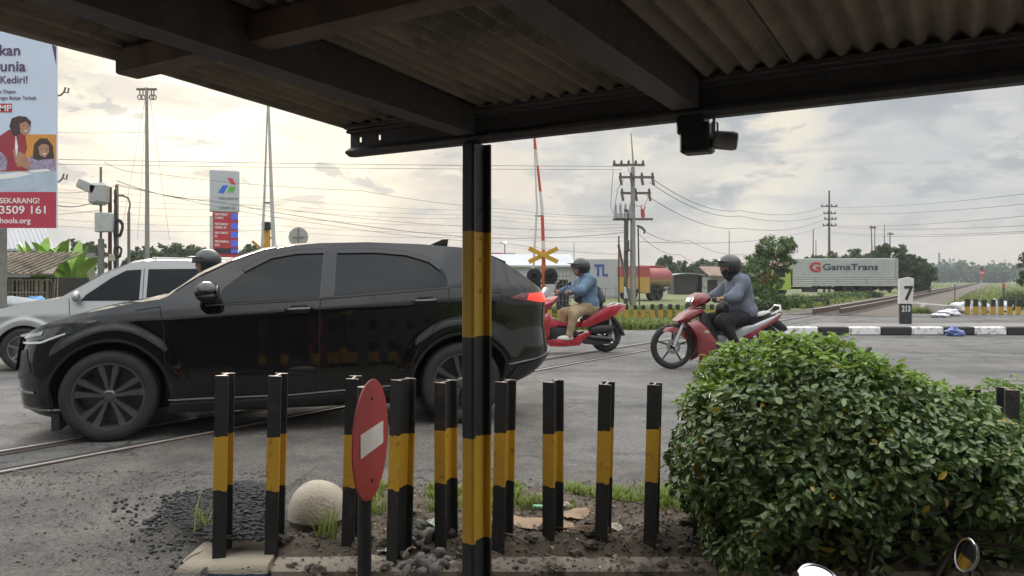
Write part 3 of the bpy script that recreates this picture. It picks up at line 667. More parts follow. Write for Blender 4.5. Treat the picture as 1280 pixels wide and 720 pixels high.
# concrete dome, stones and litter
def litter():
    p = G(389, 668, -.02); b = MB(); pr = []
    for i in range(15):
        a = math.pi/2*i/14; pr.append((.142*math.cos(a)**.9, .05+.165*math.sin(a)))
    b.lathe([(.118, -.05), (.128, .02), (.135, .05)]+pr, n=40)
    b.v = [(x+.006*mnoise.noise(Vector((x*9, y*9, z*9))), y+.006*mnoise.noise(Vector((y*9, z*9, x*9))), z+.004*mnoise.noise(Vector((z*14, x*14, y*14)))) for x, y, z in b.v]
    tag(b.build('concrete_boulder', bands('boulder_paint', 2, (.045,), [(.10, .085, .068), (.46, .41, .33)], .9, ((.30, .26, .21), 14, .55), .7), None, True, 60, p+Vector((0, .12, 0))), 'pale rounded concrete boulder with a dark base behind the second bollard', 'boulder')
    sm = [M('stone_a', (.13, .123, .112), .85, var=.25, vs=20, bump=.4), M('stone_b', (.085, .075, .065), .9, var=.3, vs=18, bump=.4), M('stone_c', (.17, .16, .148), .85, var=.2, vs=24, bump=.3)]
    random.seed(3); pl = []
    for k in range(600):
        u = random.gauss(526, 20); v = random.gauss(684, 15); r = random.uniform(.014, .029)
        if not (500 < u < 562 and 650 < v < 706): continue
        q = G(u, v, .0)
        if all((q-w).length > (r+s)*.75 for w, s in pl): pl.append((q, r))
        if len(pl) > 29: break
    for i, (q, r) in enumerate(pl):
        b = MB(); b.blob((0, 0, 0), (r*random.uniform(1, 1.5), r, r*random.uniform(.6, .85)), 9, .32, i*1.7)
        o = b.build('stone', sm[i % 3], None, True, 70, Vector((q.x, q.y, max(vz(q.x, q.y), -.05)+r*.5))); o.rotation_euler = (random.random(), random.random(), random.random()*6)
        tag(o, 'small grey stone in the pile between the fourth and fifth bollards', 'stone', 'stones piled at the foot of the bollards')
    random.seed(11)
    for k in range(70):
        u = random.uniform(345, 880); v = random.gauss(678, 13); q = G(u, v, .0); r = random.uniform(.010, .030)
        b = MB(); b.blob((0, 0, 0), (r*1.2, r, r*.75), 6, .6, k*3.1)
        o = b.build('soil_clod', SOIL if k % 3 else sm[1], None, False, 70, Vector((q.x, q.y, vz(q.x, q.y)+r*.3))); tag(o, 'dark lump of soil among the litter at the feet of the bollards', 'clod', 'soil clods on the verge')
    cb = M('cardboard', (.36, .25, .165), .85, var=.15, vs=6, bump=.1)
    def sheet(name, lab, cat, u, v, w, d, rz, tilt, mat, th=.005, warp=.01, grp=None):
        q = G(u, v, .04); b = MB(); n = 8
        vs = []
        for s in (0, th):
            for i in range(n+1):
                for j in range(n+1): x = w*(i/n-.5); y = d*(j/n-.5); vs.append((x+.004*math.sin(j*2.3), y+.004*math.sin(i*1.9), s+warp*math.sin(5*i/n+1.3)*math.cos(4*j/n)))
        m1 = n+1; fs = []
        for i in range(n):
            for j in range(n): a = i*m1+j; fs += [(a, a+1, a+m1+1, a+m1), (a+m1*m1, a+m1*m1+m1, a+m1*m1+m1+1, a+m1*m1+1)]
        for i in range(n):
            o = m1*m1
            fs += [(i*m1, (i+1)*m1, o+(i+1)*m1, o+i*m1), ((i+1)*m1+n, i*m1+n, o+i*m1+n, o+(i+1)*m1+n), (i+1, i, o+i, o+i+1), (n*m1+i, n*m1+i+1, o+n*m1+i+1, o+n*m1+i)]
        b.add(vs, fs); o = b.build(name, mat, None, True, 30, Vector((q.x, q.y, vz(q.x, q.y)+.012))); o.rotation_euler = (R(tilt), R(random.uniform(-6, 6)), R(rz)); return tag(o, lab, cat, grp)
    sheet('cardboard', 'long flat brown cardboard piece just right of the shelter post', 'cardboard', 672, 650, .34, .11, 3, 8, cb, warp=.006)
    sheet('cardboard', 'torn brown cardboard flap sticking up behind the seventh bollard', 'cardboard', 722, 641, .16, .08, 24, 14, cb)
    sheet('cardboard', 'thin brown cardboard strip lying in front of the other cardboard', 'cardboard', 725, 658, .26, .03, -3, 3, M('cardboard_dark', (.19, .12, .075), .9))
    sheet('cardboard', 'small pinkish cardboard scrap behind the shelter post', 'cardboard', 640, 645, .10, .06, -20, 10, M('cardboard_pale', (.40, .28, .2), .9))
    wp = M('white_plastic', (.62, .62, .60), .4, var=.1)
    sheet('plastic_wrapper', 'white plastic wrapper on the soil right of the sign pole', 'litter', 487, 668, .09, .035, 25, 12, wp, .002, .012)
    sheet('plastic_wrapper', 'crumpled white and green wrapper behind the fifth bollard', 'litter', 542, 645, .06, .04, -10, 20, M('mint_plastic', (.45, .55, .45), .4), .002, .012)
    sheet('plastic_wrapper', 'tiny white wrapper in front of the fourth bollard', 'litter', 483, 703, .03, .04, 10, 20, wp, .002, .008)
    sheet('paper_scrap', 'pale paper scrap beside the eighth bollard', 'litter', 768, 652, .07, .05, 15, 8, M('old_paper', (.45, .40, .32), .8), .002, .01)
    sheet('paper_scrap', 'pale paper scrap among leaves near the seventh bollard', 'litter', 706, 632, .08, .04, 35, 8, M('old_paper', (.45, .40, .32), .8), .002, .01)
    q = G(673, 634, .05); b = MB(); b.lathe([(.0, -.028), (.011, -.028), (.013, -.024), (.013, .024), (.011, .028), (0, .028)], axis='X', n=16); o = b.build('drink_can', M('can_green', (.18, .38, .25), .3, .4, var=.3, vs=20), None, True, 35, q); o.rotation_euler = (0, .1, .25); tag(o, 'small green drink can lying in the litter right of the shelter post', 'can')
    for k, (u, v, l, a) in enumerate(((640, 672, .16, 150), (590, 660, .12, 20), (790, 672, .12, 60), (840, 668, .15, 110), (510, 690, .09, 70))):
        q = G(u, v, .03); b = MB(); d = Vector((math.cos(R(a)), math.sin(R(a)), .15)); b.tube([q-d*l*.5, q+Vector((0, 0, .012)), q+d*l*.5], [.006, .005, .003], 6)
        tag(b.build('stick', M('twig', (.15, .105, .07), .9)), ['dry grey stick slanting down beside the shelter post', 'short dry stick behind the shelter post', 'pale stick leaning by the eighth bollard', 'pale stick lying left of the big bush', 'thin stick across the stones'][k], 'stick')
    # dead leaves
    n = 1100; pos = np.array([(lambda q: (q.x, q.y, vz(q.x, q.y)+.006+.01*random.random()))(G(random.uniform(470, 900), random.uniform(618, 694), 0)) for _ in range(n)])
    tag(leafmesh(pos, np.tile((0, 0, 1.), (n, 1)), .024, leafmat('dead_leaf', (.10, .07, .045), (.30, .23, .15), (.55, .52, .45), .8, .1), 'fallen_leaves', None, .55, jit=.5), kind='stuff')
litter()
# the big clipped bush: leaves in a thick shell round two lobes, with dark twigs inside
def big_bush():
    t = thing('bush', 'big rounded clipped bush with glossy dark green leaves spilling over the kerb', 'bush', (0, 0, 0))
    lobes = [((1.24, 3.28, .40), (.555, .50, .50)), ((1.64, 3.24, .27), (.60, .50, .46)), ((1.18, 3.20, .20), (.40, .46, .36)), ((1.92, 3.2, .16), (.46, .45, .40))]
    ps = []; ds = []
    for c, r in lobes:
        p, d = shell(c, r, 12500, .15, -.75); ok = np.ones(len(p), bool)
        for c2, r2 in lobes:
            if c2 is c: continue
            ok &= np.linalg.norm((p-np.array(c2))/np.array(r2), axis=1) > .86
        ok &= (p[:, 2] > -.03) & (p[:, 1] > 2.80+np.maximum(0, .30-p[:, 2])*.5)
        ps.append(p[ok]); ds.append(d[ok])
    p = np.concatenate(ps); d = np.concatenate(ds)
    # lumpy clipped surface
    off = np.array([mnoise.noise(Vector(q*4.5))*.075+mnoise.noise(Vector(q*13))*.03 for q in p]); p = p+d*off[:, None]
    keep = np.array([mnoise.noise(Vector(q*7+np.array([9., 0, 0]))) > -.33 for q in p]) | (p[:, 2] > .55); p, d = p[keep], d[keep]
    nr = d*.75+np.array([0, 0, .75])
    lm = leafmat('bush_leaf', (.062, .118, .032), (.185, .26, .075), (.45, .33, .04), .27, .22, .6)
    leafmesh(p, nr, .037, lm, 'foliage', t, .56, jit=.5)
    # lighter green leaves over the top
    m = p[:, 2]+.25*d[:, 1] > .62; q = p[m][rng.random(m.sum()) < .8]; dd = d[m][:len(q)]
    leafmesh(q+np.array([0, 0, .022]), np.tile((0, .1, 1.), (len(q), 1)), .036, leafmat('bush_top_leaf', (.12, .22, .03), (.27, .39, .06), None, .34, .35), 'top_leaves', t, .5, jit=.5)
    pi, di = [], []
    for c, r in lobes:
        a, b_ = shell(c, tuple(x*.86 for x in r), 1900, .5, -.9); k_ = (a[:, 2] > .02) & (a[:, 1] > 2.9+np.maximum(0, .30-a[:, 2])*.5); a, b_ = a[k_], b_[k_]; pi.append(a); di.append(b_)
    leafmesh(np.concatenate(pi), np.concatenate(di), .065, lm, 'inner_leaves', t, .5, jit=.7)
    b = MB()
    for k in range(90):
        a = random.uniform(0, 6.28); x = 1.35+random.gauss(0, .22); y = 3.25+random.gauss(0, .1); c, r = lobes[k % 4]
        e = Vector(c)+Vector((r[0]*.7*math.cos(a), r[1]*.7*math.sin(a), r[2]*random.uniform(-.3, .62))); s = Vector((x, y, -.06)); b.tube([s, (s+e)/2+Vector((0, 0, .08)), e], [.012, .008, .003], 5)
    b.build('branches', M('twig_dark', (.06, .042, .03), .9), t)
big_bush()
def small_shrub(name, lab, base, r, n, size, mat, grp=None, cat='shrub'):
    t = thing(name, lab, cat, base, 0, grp); p, d = shell((0, 0, r[2]*.8), r, n, .6, -.8); p += d*np.array([mnoise.noise(Vector(q*3/r[0]))*.25*r[0] for q in p])[:, None]
    leafmesh(p, d+np.array([0, 0, .4]), size, mat, 'foliage', t, .5, jit=.5, simple=size > .09 or n > 2500)
    b = MB()
    for k in range(9):
        a = k*.7; b.tube([(0, 0, -.05), (r[0]*.3*math.cos(a), r[1]*.3*math.sin(a), r[2]*.6), (r[0]*.7*math.cos(a), r[1]*.7*math.sin(a), r[2]*1.25)], [.02*r[2], .014*r[2], .005*r[2]], 5)
    b.build('stems', M('twig', (.15, .105, .07), .9), t); return t
small_shrub('shrub', 'small fine leaved light green shrub at the right edge behind the big bush', (2.42, 3.68, 0), (.34, .25, .37), 9500, .034, leafmat('lime_leaf', (.09, .17, .03), (.19, .29, .06), None, .5, .35))
# ------------------------------------------------------------------ vehicles
TYRE = M('tyre', (.018, .018, .018), .75, var=.3, vs=12, bump=.2, bs=90)
BLACKP = M('black_trim', (.016, .016, .017), .5, var=.2, vs=20)
CHROME = M('chrome', (.55, .55, .56), .15, 1, var=.05)
GREYM = M('grey_metal', (.22, .22, .22), .45, .4)
def wheel(parent, x, y, r, w, rimmat, spokes=5, twin=True, rk=.70, hub=.2):
    """car wheel: origin of rotation at x,y,r; outer side at sign of y"""
    s = 1 if y > 0 else -1; o = r*rk
    def L(prof): return [(a, b*s) for a, b in prof]
    b = MB(); b.lathe(L([(o, -w*.5), (r*.93, -w*.5), (r*.985, -w*.40), (r, -w*.22), (r*1.003, 0), (r, w*.22), (r*.985, w*.40), (r*.93, w*.49), (r*.80, w*.51), (o, w*.45), (o*.97, w*.1)]), (x, y, r), 'Y', 48)
    t = b.build('wheel', TYRE, parent, True, 50)
    b = MB(); b.lathe(L([(o*1.0, w*.44), (o*1.02, w*.47), (o*.965, w*.46), (o*.93, w*.25), (o*.9, -w*.3), (0.02, -w*.3)]), (x, y, r), 'Y', 40)
    b.lathe(L([(.0, w*.40), (o*hub*.7, w*.40), (o*hub, w*.34), (o*hub, 0)]), (x, y, r), 'Y', 24)
    n = spokes
    for k in range(n):
        for dd in ((-.23, .23) if twin else (0,)):
            a = 2*math.pi*k/n+.3; a1 = a+dd*1.0; a0 = a+dd*.9
            sp = []
            for rad, wd, h in ((o*hub*.7, .024 if twin else .03, w*.36), (o*.55, .031 if twin else .028, w*.33), (o*.96, .048 if twin else .036, w*.42)):
                aa = a0+(a1-a0)*rad/o; c = Vector((math.cos(aa), 0, math.sin(aa)))*rad; tn = Vector((-math.sin(aa), 0, math.cos(aa)))
                wd *= r/.33
                sp.append([Vector((x, y, r))+c+tn*wd*.62+Vector((0, s*(h-.022), 0)), Vector((x, y, r))+c+tn*wd*.45+Vector((0, s*h, 0)), Vector((x, y, r))+c-tn*wd*.45+Vector((0, s*h, 0)), Vector((x, y, r))+c-tn*wd*.62+Vector((0, s*(h-.022), 0))])
            b.add([p for q in sp for p in q], [(i*4+j, i*4+j+1, i*4+j+5, i*4+j+4) for i in range(2) for j in range(3)])
    rm = b.build('rim', rimmat, t, True, 40)
    return t

class Car:
    def __init__(s, d): s.__dict__.update(d)
    def ip(s, x, tab): return float(np.interp(x, [a for a, _ in tab], [b for _, b in tab]))
    def zedge(s, x): return s.ip(x, s.edge)
    def W(s, x):
        w = s.w
        if x > s.xf0: t = (x-s.xf0)/(s.xf1-s.xf0); w *= max(0, 1-t**s.nf)**.42
        if x < s.xr0: t = (s.xr0-x)/(s.xr0-s.xr1); w *= max(0, 1-t**s.nr)**.40
        return w
    def y(s, x, z):
        zc, zb = s.ip(x, s.zc), s.ip(x, s.zb); w = s.W(x)
        k = s.ip(z, [(.12, .93), (.30, .975), (.46, 1.0), (.62, .998), (.75, .99)]) if z < .75 else .99
        # shallow scoop between door flank and shoulder
        if z > zc: k = .99-.0*(z-zc)
        y = w*k
        if z > zc: y -= w/s.w*min(z-zc, max(zb-zc, 0))*s.sh
        if z > zb: y -= w/s.w*(z-zb)*s.tum
        if s.flare:
            for xc in (s.xF, s.xR):
                d = math.hypot(s.st(x)-xc, z-s.r); y += w/s.w*.020*smst(-abs(d-s.arch-.035), -.10, -.02)*(1 if z < zc else .3)
        return max(y, 0)
    def X(s, x, z):
        if x > s.xf0: return s.xf0+(x-s.xf0)*(s.ip(z, s.Lf)-s.xf0)/(s.xf1-s.xf0)
        if x < s.xr0: return s.xr0+(x-s.xr0)*(s.ip(z, s.Lr)-s.xr0)/(s.xr1-s.xr0)
        return x
    def st(s, x):
        if x > s.xF: return s.xF+(x-s.xF)*s.kf
        if x < s.xR: return s.xR+(x-s.xR)*s.kr
        return x
    def zlow(s, x):
        z = s.ip(x, s.sill)
        for xc in (s.xF, s.xR):
            q = s.arch**2-(s.st(x)-xc)**2
            if q > 0: z = max(z, s.r+math.sqrt(q)*.97)
        return z
    def pt(s, x, z, sd=1, off=0):
        w = s.W(x)/s.w
        # offset along an approximate outward normal
        nx = 0
        if off and w < .97: nx = (1 if x > 0 else -1)*off*(1-w)*1.6
        return (s.st(s.X(x, z))+nx, sd*(s.y(x, z)+off), z)
    def stations(s):
        m = [s.xr0-(s.xr0-s.xr1)*math.sin(math.pi/2*i/26) for i in range(26, 0, -1)]
        f = [s.xf0+(s.xf1-s.xf0)*math.sin(math.pi/2*i/26) for i in range(1, 27)]
        n = int((s.xf0-s.xr0)/.022); return m+[s.xr0+(s.xf0-s.xr0)*i/n for i in range(n+1)]+f
    def top(s, x, q):
        ze = s.zedge(x); y = s.y(x, ze); z = ze+s.ip(x, s.crown)*(1-abs(q)**2.2)
        return (s.st(s.X(x, z)), q*y, z)
    def body(s, mat, parent):
        xs = s.stations(); b = MB(); nk = (12, 4, 7); R_ = sum(nk)+1
        for sd in (1, -1):
            vs = []
            for x in xs:
                zl, ze = s.zlow(x), s.zedge(x); zc = min(max(s.ip(x, s.zc), zl+.01), ze-.02); zb = min(max(s.ip(x, s.zb), zc+.005), ze-.01)
                kn = [zl, zc, zb, ze]; zz = [zl]
                for a in range(3): zz += [kn[a]+(kn[a+1]-kn[a])*(i+1)/nk[a] for i in range(nk[a])]
                vs += [s.pt(x, z, sd) for z in zz]
            b.add(vs, [(i*R_+j, (i+1)*R_+j, (i+1)*R_+j+1, i*R_+j+1) for i in range(len(xs)-1) for j in range(R_-1)])
        n = 20; vs = [s.top(x, -1+2*j/n) for x in xs for j in range(n+1)]
        b.add(vs, [(i*(n+1)+j, (i+1)*(n+1)+j, (i+1)*(n+1)+j+1, i*(n+1)+j+1) for i in range(len(xs)-1) for j in range(n)])
        o = b.build('body', mat, parent, True, 28)
        u = MB(); u.box(((s.xF+s.xR)/2, 0, .36), (s.xF-s.xR+1.0, s.w*1.16, .36)); u.box(((s.xF+s.xR)/2, 0, .26), (s.xF-s.xR-.8, s.w*1.84, .16))
        u.box(((s.xF+s.xR)/2, 0, .62), (s.xF-s.xR+.9, s.w*1.24, .3))
        u.build('underbody', M('underbody', (.012, .012, .012), .9), parent, False)
        return o
    def patch(s, poly, name, mat, parent, sd=1, off=.004, cuts=3):
        bm = bmesh.new(); vs = [bm.verts.new((x, 0, z)) for x, z in poly]; f = bm.faces.new(vs)
        bmesh.ops.triangulate(bm, faces=[f])
        for _ in range(cuts): bmesh.ops.subdivide_edges(bm, edges=bm.edges[:], cuts=1, use_grid_fill=True)
        for v in bm.verts: v.co = s.pt(v.co.x, v.co.z, sd, off)
        me = bpy.data.meshes.new(name); bm.to_mesh(me); bm.free(); o = link(name, me, mat, parent, True, 60); return o
    def ribbon(s, pts, w, name, mat, parent, sd=1, off=.003, thick=0):
        q = []
        for i in range(len(pts)-1):
            n = max(2, int(math.hypot(pts[i+1][0]-pts[i][0], pts[i+1][1]-pts[i][1])/.04))
            q += [(pts[i][0]+(pts[i+1][0]-pts[i][0])*k/n, pts[i][1]+(pts[i+1][1]-pts[i][1])*k/n) for k in range(n)]
        q.append(pts[-1]); b = MB(); vs = []
        for i, (x, z) in enumerate(q):
            a, c = q[max(i-1, 0)], q[min(i+1, len(q)-1)]; l = math.hypot(c[0]-a[0], c[1]-a[1]) or 1; nx, nz = -(c[1]-a[1])/l*w/2, (c[0]-a[0])/l*w/2
            if thick: vs += [s.pt(x-nx, z-nz, sd, -.004), s.pt(x-nx*.7, z-nz*.7, sd, thick), s.pt(x+nx*.7, z+nz*.7, sd, thick), s.pt(x+nx, z+nz, sd, -.004)]
            else: vs += [s.pt(x-nx, z-nz, sd, off), s.pt(x+nx, z+nz, sd, off)]
        k = 4 if thick else 2
        b.add(vs, [(i*k+j, (i+1)*k+j, (i+1)*k+j+1, i*k+j+1) for i in range(len(q)-1) for j in range(k-1)])
        return b.build(name, mat, parent, True, 50)
    def toppatch(s, x0, x1, q0, q1, name, mat, parent, off=.004, taper=0):
        b = MB(); n, m = 14, 14; vs = []
        for i in range(n+1):
            x = x0+(x1-x0)*i/n; k = 1-taper*i/n
            for j in range(m+1):
                p = s.top(x, (q0+(q1-q0)*j/m)*k); vs.append((p[0]+(off if x > 0 else -off)*.6, p[1], p[2]+off))
        b.add(vs, [(i*(m+1)+j, (i+1)*(m+1)+j, (i+1)*(m+1)+j+1, i*(m+1)+j+1) for i in range(n) for j in range(m)])
        return b.build(name, mat, parent, True, 60)
GLASS = M('tinted_glass', (.010, .012, .014), .03, var=.1, spec=.26)
SEAM = M('panel_gap', (.004, .004, .004), .9)
def black_suv():
    A, B = G(138, 553), G(570, 530); mid = (A+B)/2; ang = math.atan2((A-B).y, (A-B).x)
    t = thing('suv', 'black compact suv with tinted windows passing just behind the bollards', 'car', (mid.x, mid.y, 0), ang)
    nrm = Vector((-math.sin(ang), math.cos(ang), 0)); t.location = mid+nrm*-.86
    c = Car(dict(kf=1.10, kr=1.14, w=.875, xF=1.26, xR=-1.30, r=.325, arch=.405, flare=True, sh=.30, tum=.40, nf=5.5, nr=5.0,
        xf0=1.0, xf1=1.93, xr0=-1.35, xr1=-2.09,
        edge=[(-2.09, 1.0), (-2.05, 1.06), (-1.98, 1.10), (-1.85, 1.20), (-1.72, 1.285), (-1.55, 1.365), (-1.35, 1.415), (-1.0, 1.44), (-.58, 1.452), (-.2, 1.44), (0, 1.42), (.22, 1.375), (.45, 1.285), (.68, 1.165), (.86, 1.045), (.93, 1.01), (1.05, .995), (1.25, .965), (1.5, .92), (1.7, .865), (1.84, .79), (1.90, .72), (1.93, .66)],
        crown=[(-2.09, 0), (-1.9, .02), (-1.5, .025), (-.3, .024), (.2, .04), (.7, .07), (.9, .05), (1.1, .03), (1.6, .03), (1.85, .015), (1.93, 0)],
        zc=[(-1.9, 1.01), (-1.2, .985), (-.2, .925), (.87, .865), (1.6, .845), (1.93, .82)],
        zb=[(-1.8, 1.10), (-1.2, 1.085), (-.25, 1.02), (.55, .965), (.9, .945), (1.5, .89), (1.93, .84)],
        sill=[(-2.09, .40), (-1.9, .33), (-1.7, .29), (-.9, .235), (.9, .185), (1.6, .175), (1.93, .20)],
        Lf=[(.17, 1.80), (.24, 1.90), (.45, 1.915), (.62, 1.90), (.74, 1.87), (.84, 1.80), (.92, 1.72)],
        Lr=[(.30, 1.86), (.42, 2.02), (.52, 2.085), (.62, 2.07), (.80, 2.05), (.98, 2.06), (1.05, 2.03), (1.2, 1.96), (1.4, 1.93)]))
    c.Lr = [(z, -x) for z, x in c.Lr]
    paint = M('black_car_paint', (.0035, .0035, .004), .045, .0, var=.2, coat=0, spec=.6, vs=30)
    body = c.body(paint, t)
    for sd in (1, -1):
        g = c.patch([(.56, .975), (.50, 1.09), (.36, 1.205), (.17, 1.312), (-.02, 1.352), (-.225, 1.362), (-.19, 1.012)], 'side_window', GLASS, t, sd)
        g = c.patch([(-.30, 1.03), (-.325, 1.362), (-.62, 1.368), (-.86, 1.35), (-1.04, 1.295), (-1.16, 1.20), (-1.175, 1.10)], 'side_window', GLASS, t, sd)
        c.patch([(-.20, 1.015), (-.232, 1.375), (-.318, 1.378), (-.293, 1.022)], 'door_pillar', M('pillar_black', (.012, .012, .013), .25), t, sd, .0035)
        c.patch([(-1.19, 1.105), (-1.175, 1.20), (-1.10, 1.285), (-1.24, 1.24), (-1.36, 1.13)], 'quarter_panel', M('pillar_black', (.012, .012, .013), .25), t, sd, .0045)
        vis = M('rain_visor', (.02, .02, .022), .15, var=.1)
        c.ribbon([(.36, 1.225), (.17, 1.33), (-.02, 1.368), (-.225, 1.376)], .045, 'rain_visor', vis, t, sd, thick=.022)
        c.ribbon([(-.335, 1.377), (-.62, 1.383), (-.87, 1.364), (-1.05, 1.31), (-1.14, 1.24)], .045, 'rain_visor', vis, t, sd, thick=.022)
        c.ribbon([(.62, .962), (-.20, 1.006), (-1.18, 1.088), (-1.34, 1.11)], .014, 'belt_strip', BLACKP, t, sd, thick=.008)
        for p in ([(.93, .96), (.90, .80), (.885, .5), (.875, .30)], [(-.195, 1.0), (-.19, .80), (-.185, .30)], [(-1.19, 1.09), (-1.20, .98), (-1.10, .80), (-.94, .62), (-.87, .45), (-.86, .32)], [(.885, .30), (0, .30), (-.87, .345)], [(1.12, .93), (.93, .955)]):
            c.ribbon(p, .006, 'panel_gap', SEAM, t, sd, .002)
        c.ribbon([(-1.42, .93), (-1.42, 1.04), (-1.60, 1.05), (-1.60, .94), (-1.42, .93)], .005, 'fuel_flap', SEAM, t, sd, .002)
        c.ribbon([(.87, .285), (0, .287), (-.86, .335)], .017, 'sill_strip', CHROME, t, sd, thick=.012)
        c.ribbon([(.86, .225), (0, .232), (-.86, .275)], .085, 'sill_cladding', M('dark_cladding', (.014, .014, .015), .35), t, sd, thick=.016)
        for xc in (c.xF, c.xR):
            rr = c.arch+.004; c.ribbon([((lambda q: xc+(q/(1.10 if xc > 0 and q > 0 else 1.14 if xc < 0 and q < 0 else 1)))(rr*math.cos(a)), c.r+rr*.97*math.sin(a)) for a in [R(v) for v in range(2, 179, 8)]], .020, 'arch_lip', M('dark_cladding', (.014, .014, .015), .35), t, sd, thick=.010)
        for x in (-.04, -1.0):
            z = .93+(-x)*.058; b = MB(); q = [c.pt(x+.10*k, z-.004*k, sd, o) for k, o in ((1, .004), (.75, .034), (0, .040), (-.75, .034), (-1, .004))]
            b.tube(q, [.012, .015, .016, .015, .012], 8); b.build('door_handle', M('handle_black', (.012, .012, .013), .12, coat=1), t)
            c.patch([(x-.08, z-.03), (x+.08, z-.035), (x+.06, z+.025), (x-.06, z+.03)], 'handle_recess', SEAM, t, sd, .0025, 1)
        # door mirror
        yy = c.y(.6, 1.03); b = MB(); b.blob((.60, sd*(yy+.16), 1.065), (.085, .115, .075), 12, .05, 3); m = b.build('door_mirror', paint, t)
        b = MB(); b.tube([(.60, sd*(yy-.02), 1.0), (.60, sd*(yy+.10), 1.03)], [.035, .028], 8); b.blob((.592, sd*(yy+.16), 1.035), (.085, .112, .045), 10, .03, 3); b.build('mirror_arm', BLACKP, m)
        b = MB(); b.blob((.525, sd*(yy+.165), 1.062), (.014, .092, .055), 8, 0, 1); b.build('mirror_glass', M('mirror_glass', (.5, .52, .55), .03, 1, var=.02), m)
        hl = c.patch([(1.90, .69), (1.885, .745), (1.73, .80), (1.45, .865), (1.38, .868), (1.50, .785), (1.68, .70)], 'headlight', M('headlight_dark', (.035, .037, .04), .05, var=.5, vs=30, coat=1), t, sd, .006)
        c.ribbon([(1.89, .695), (1.70, .712), (1.56, .775)], .018, 'lamp_strip', M('lamp_white', (.62, .63, .64), .2), hl, sd, thick=.012)
        c.ribbon([(1.86, .735), (1.72, .775)], .035, 'lamp_lens', M('lens', (.35, .37, .4), .06, .6, var=.4, vs=25), hl, sd, thick=.012)
        for z0, x0 in ((.24, 1.50), (.36, 1.72)):
            c.ribbon([(x0, z0), (1.88, z0), (1.925, z0+.005)], .022, 'bumper_trim', CHROME, t, sd, thick=.012)
        tl = c.patch([(-1.66, 1.005), (-1.78, 1.045), (-2.07, 1.055), (-2.085, .985), (-2.03, .95), (-1.80, .975)], 'taillight', M('lamp_red_dark', (.10, .008, .008), .08, var=.4, vs=25, coat=1), t, sd, .006)
        c.patch([(-1.80, .99), (-1.84, 1.040), (-2.06, 1.050), (-2.08, .990), (-2.02, .958), (-1.88, .972)], 'lit_lamp', M('lamp_red_lit', (.75, .035, .02), .15, var=.35, vs=40, emit=.9), tl, sd, .010)
        c.ribbon([(-1.64, .47), (-1.85, .50), (-2.0, .535), (-2.075, .55)], .016, 'bumper_trim', CHROME, t, sd, thick=.012)
        c.patch([(-1.70, .30), (-1.72, .45), (-1.9, .49), (-2.07, .53), (-2.07, .40), (-1.9, .335)], 'rear_bumper_lower', M('dark_cladding', (.014, .014, .015), .35), t, sd, .006)
        c.ribbon([(-1.95, .42), (-2.05, .44)], .03, 'reflector', M('reflector', (.45, .42, .42), .2), t, sd, thick=.01)
        c.patch([(1.90, .42), (1.93, .62), (1.80, .66), (1.74, .50)], 'air_intake', M('grille_black', (.008, .008, .008), .4), t, sd, .004)
    for x in (c.xF, c.xR):
        for sd in (1, -1): wheel(t, x, sd*.768, c.r, .20, M('dark_alloy', (.105, .105, .11), .33, .6, var=.2, vs=20), 5, True, .72)
    c.toppatch(.88, .12, -.93, .93, 'windshield', GLASS, t, .005)
    c.toppatch(-1.62, -1.98, -.88, .88, 'rear_window', GLASS, t, .005)
    b = MB(); zz = c.top(-1.25, 0)[2]; b.prism([(-1.12, zz-.01), (-1.34, zz-.02), (-1.36, zz+.075), (-1.30, zz+.07)], -.012, .012, lambda x, z, y: (x, y, z)); b.build('antenna_fin', paint, t)
    b = MB(); v = []
    for j in range(13):
        q = -.92+1.84*j/12; p = c.top(-1.60, q); v += [(p[0], p[1], p[2]+.012), (c.top(-1.74, q)[0], p[1]*.97, c.top(-1.74, q)[2]+.03), (c.top(-1.74, q)[0], p[1]*.97, c.top(-1.74, q)[2]+.003)]
    b.add(v, [(j*3+k, j*3+3+k, j*3+4+k, j*3+1+k) for j in range(12) for k in range(2)]); b.build('spoiler', paint, t)
    b = MB(); b.prism([(1.93, -.55), (1.99, -.3), (2.0, .3), (1.93, .55)], .5, .74, lambda x, y, z: (x+(-.03 if z > .6 else 0), y, z)); b.build('grille', M('grille_black', (.008, .008, .008), .4), t)
    b = MB(); b.box((1.60, .74, .155), (.05, .2, .12)); b.build('mud_flap', BLACKP, t); b = MB(); b.box((1.60, -.74, .155), (.05, .2, .12)); b.build('mud_flap', BLACKP, t)
    for a in (.25, -.1): 
        b = MB(); b.tube([(.93, a, 1.04), (.80, a+.30, 1.10)], .007, 6); b.build('wiper', BLACKP, t)
    return t
black_suv()
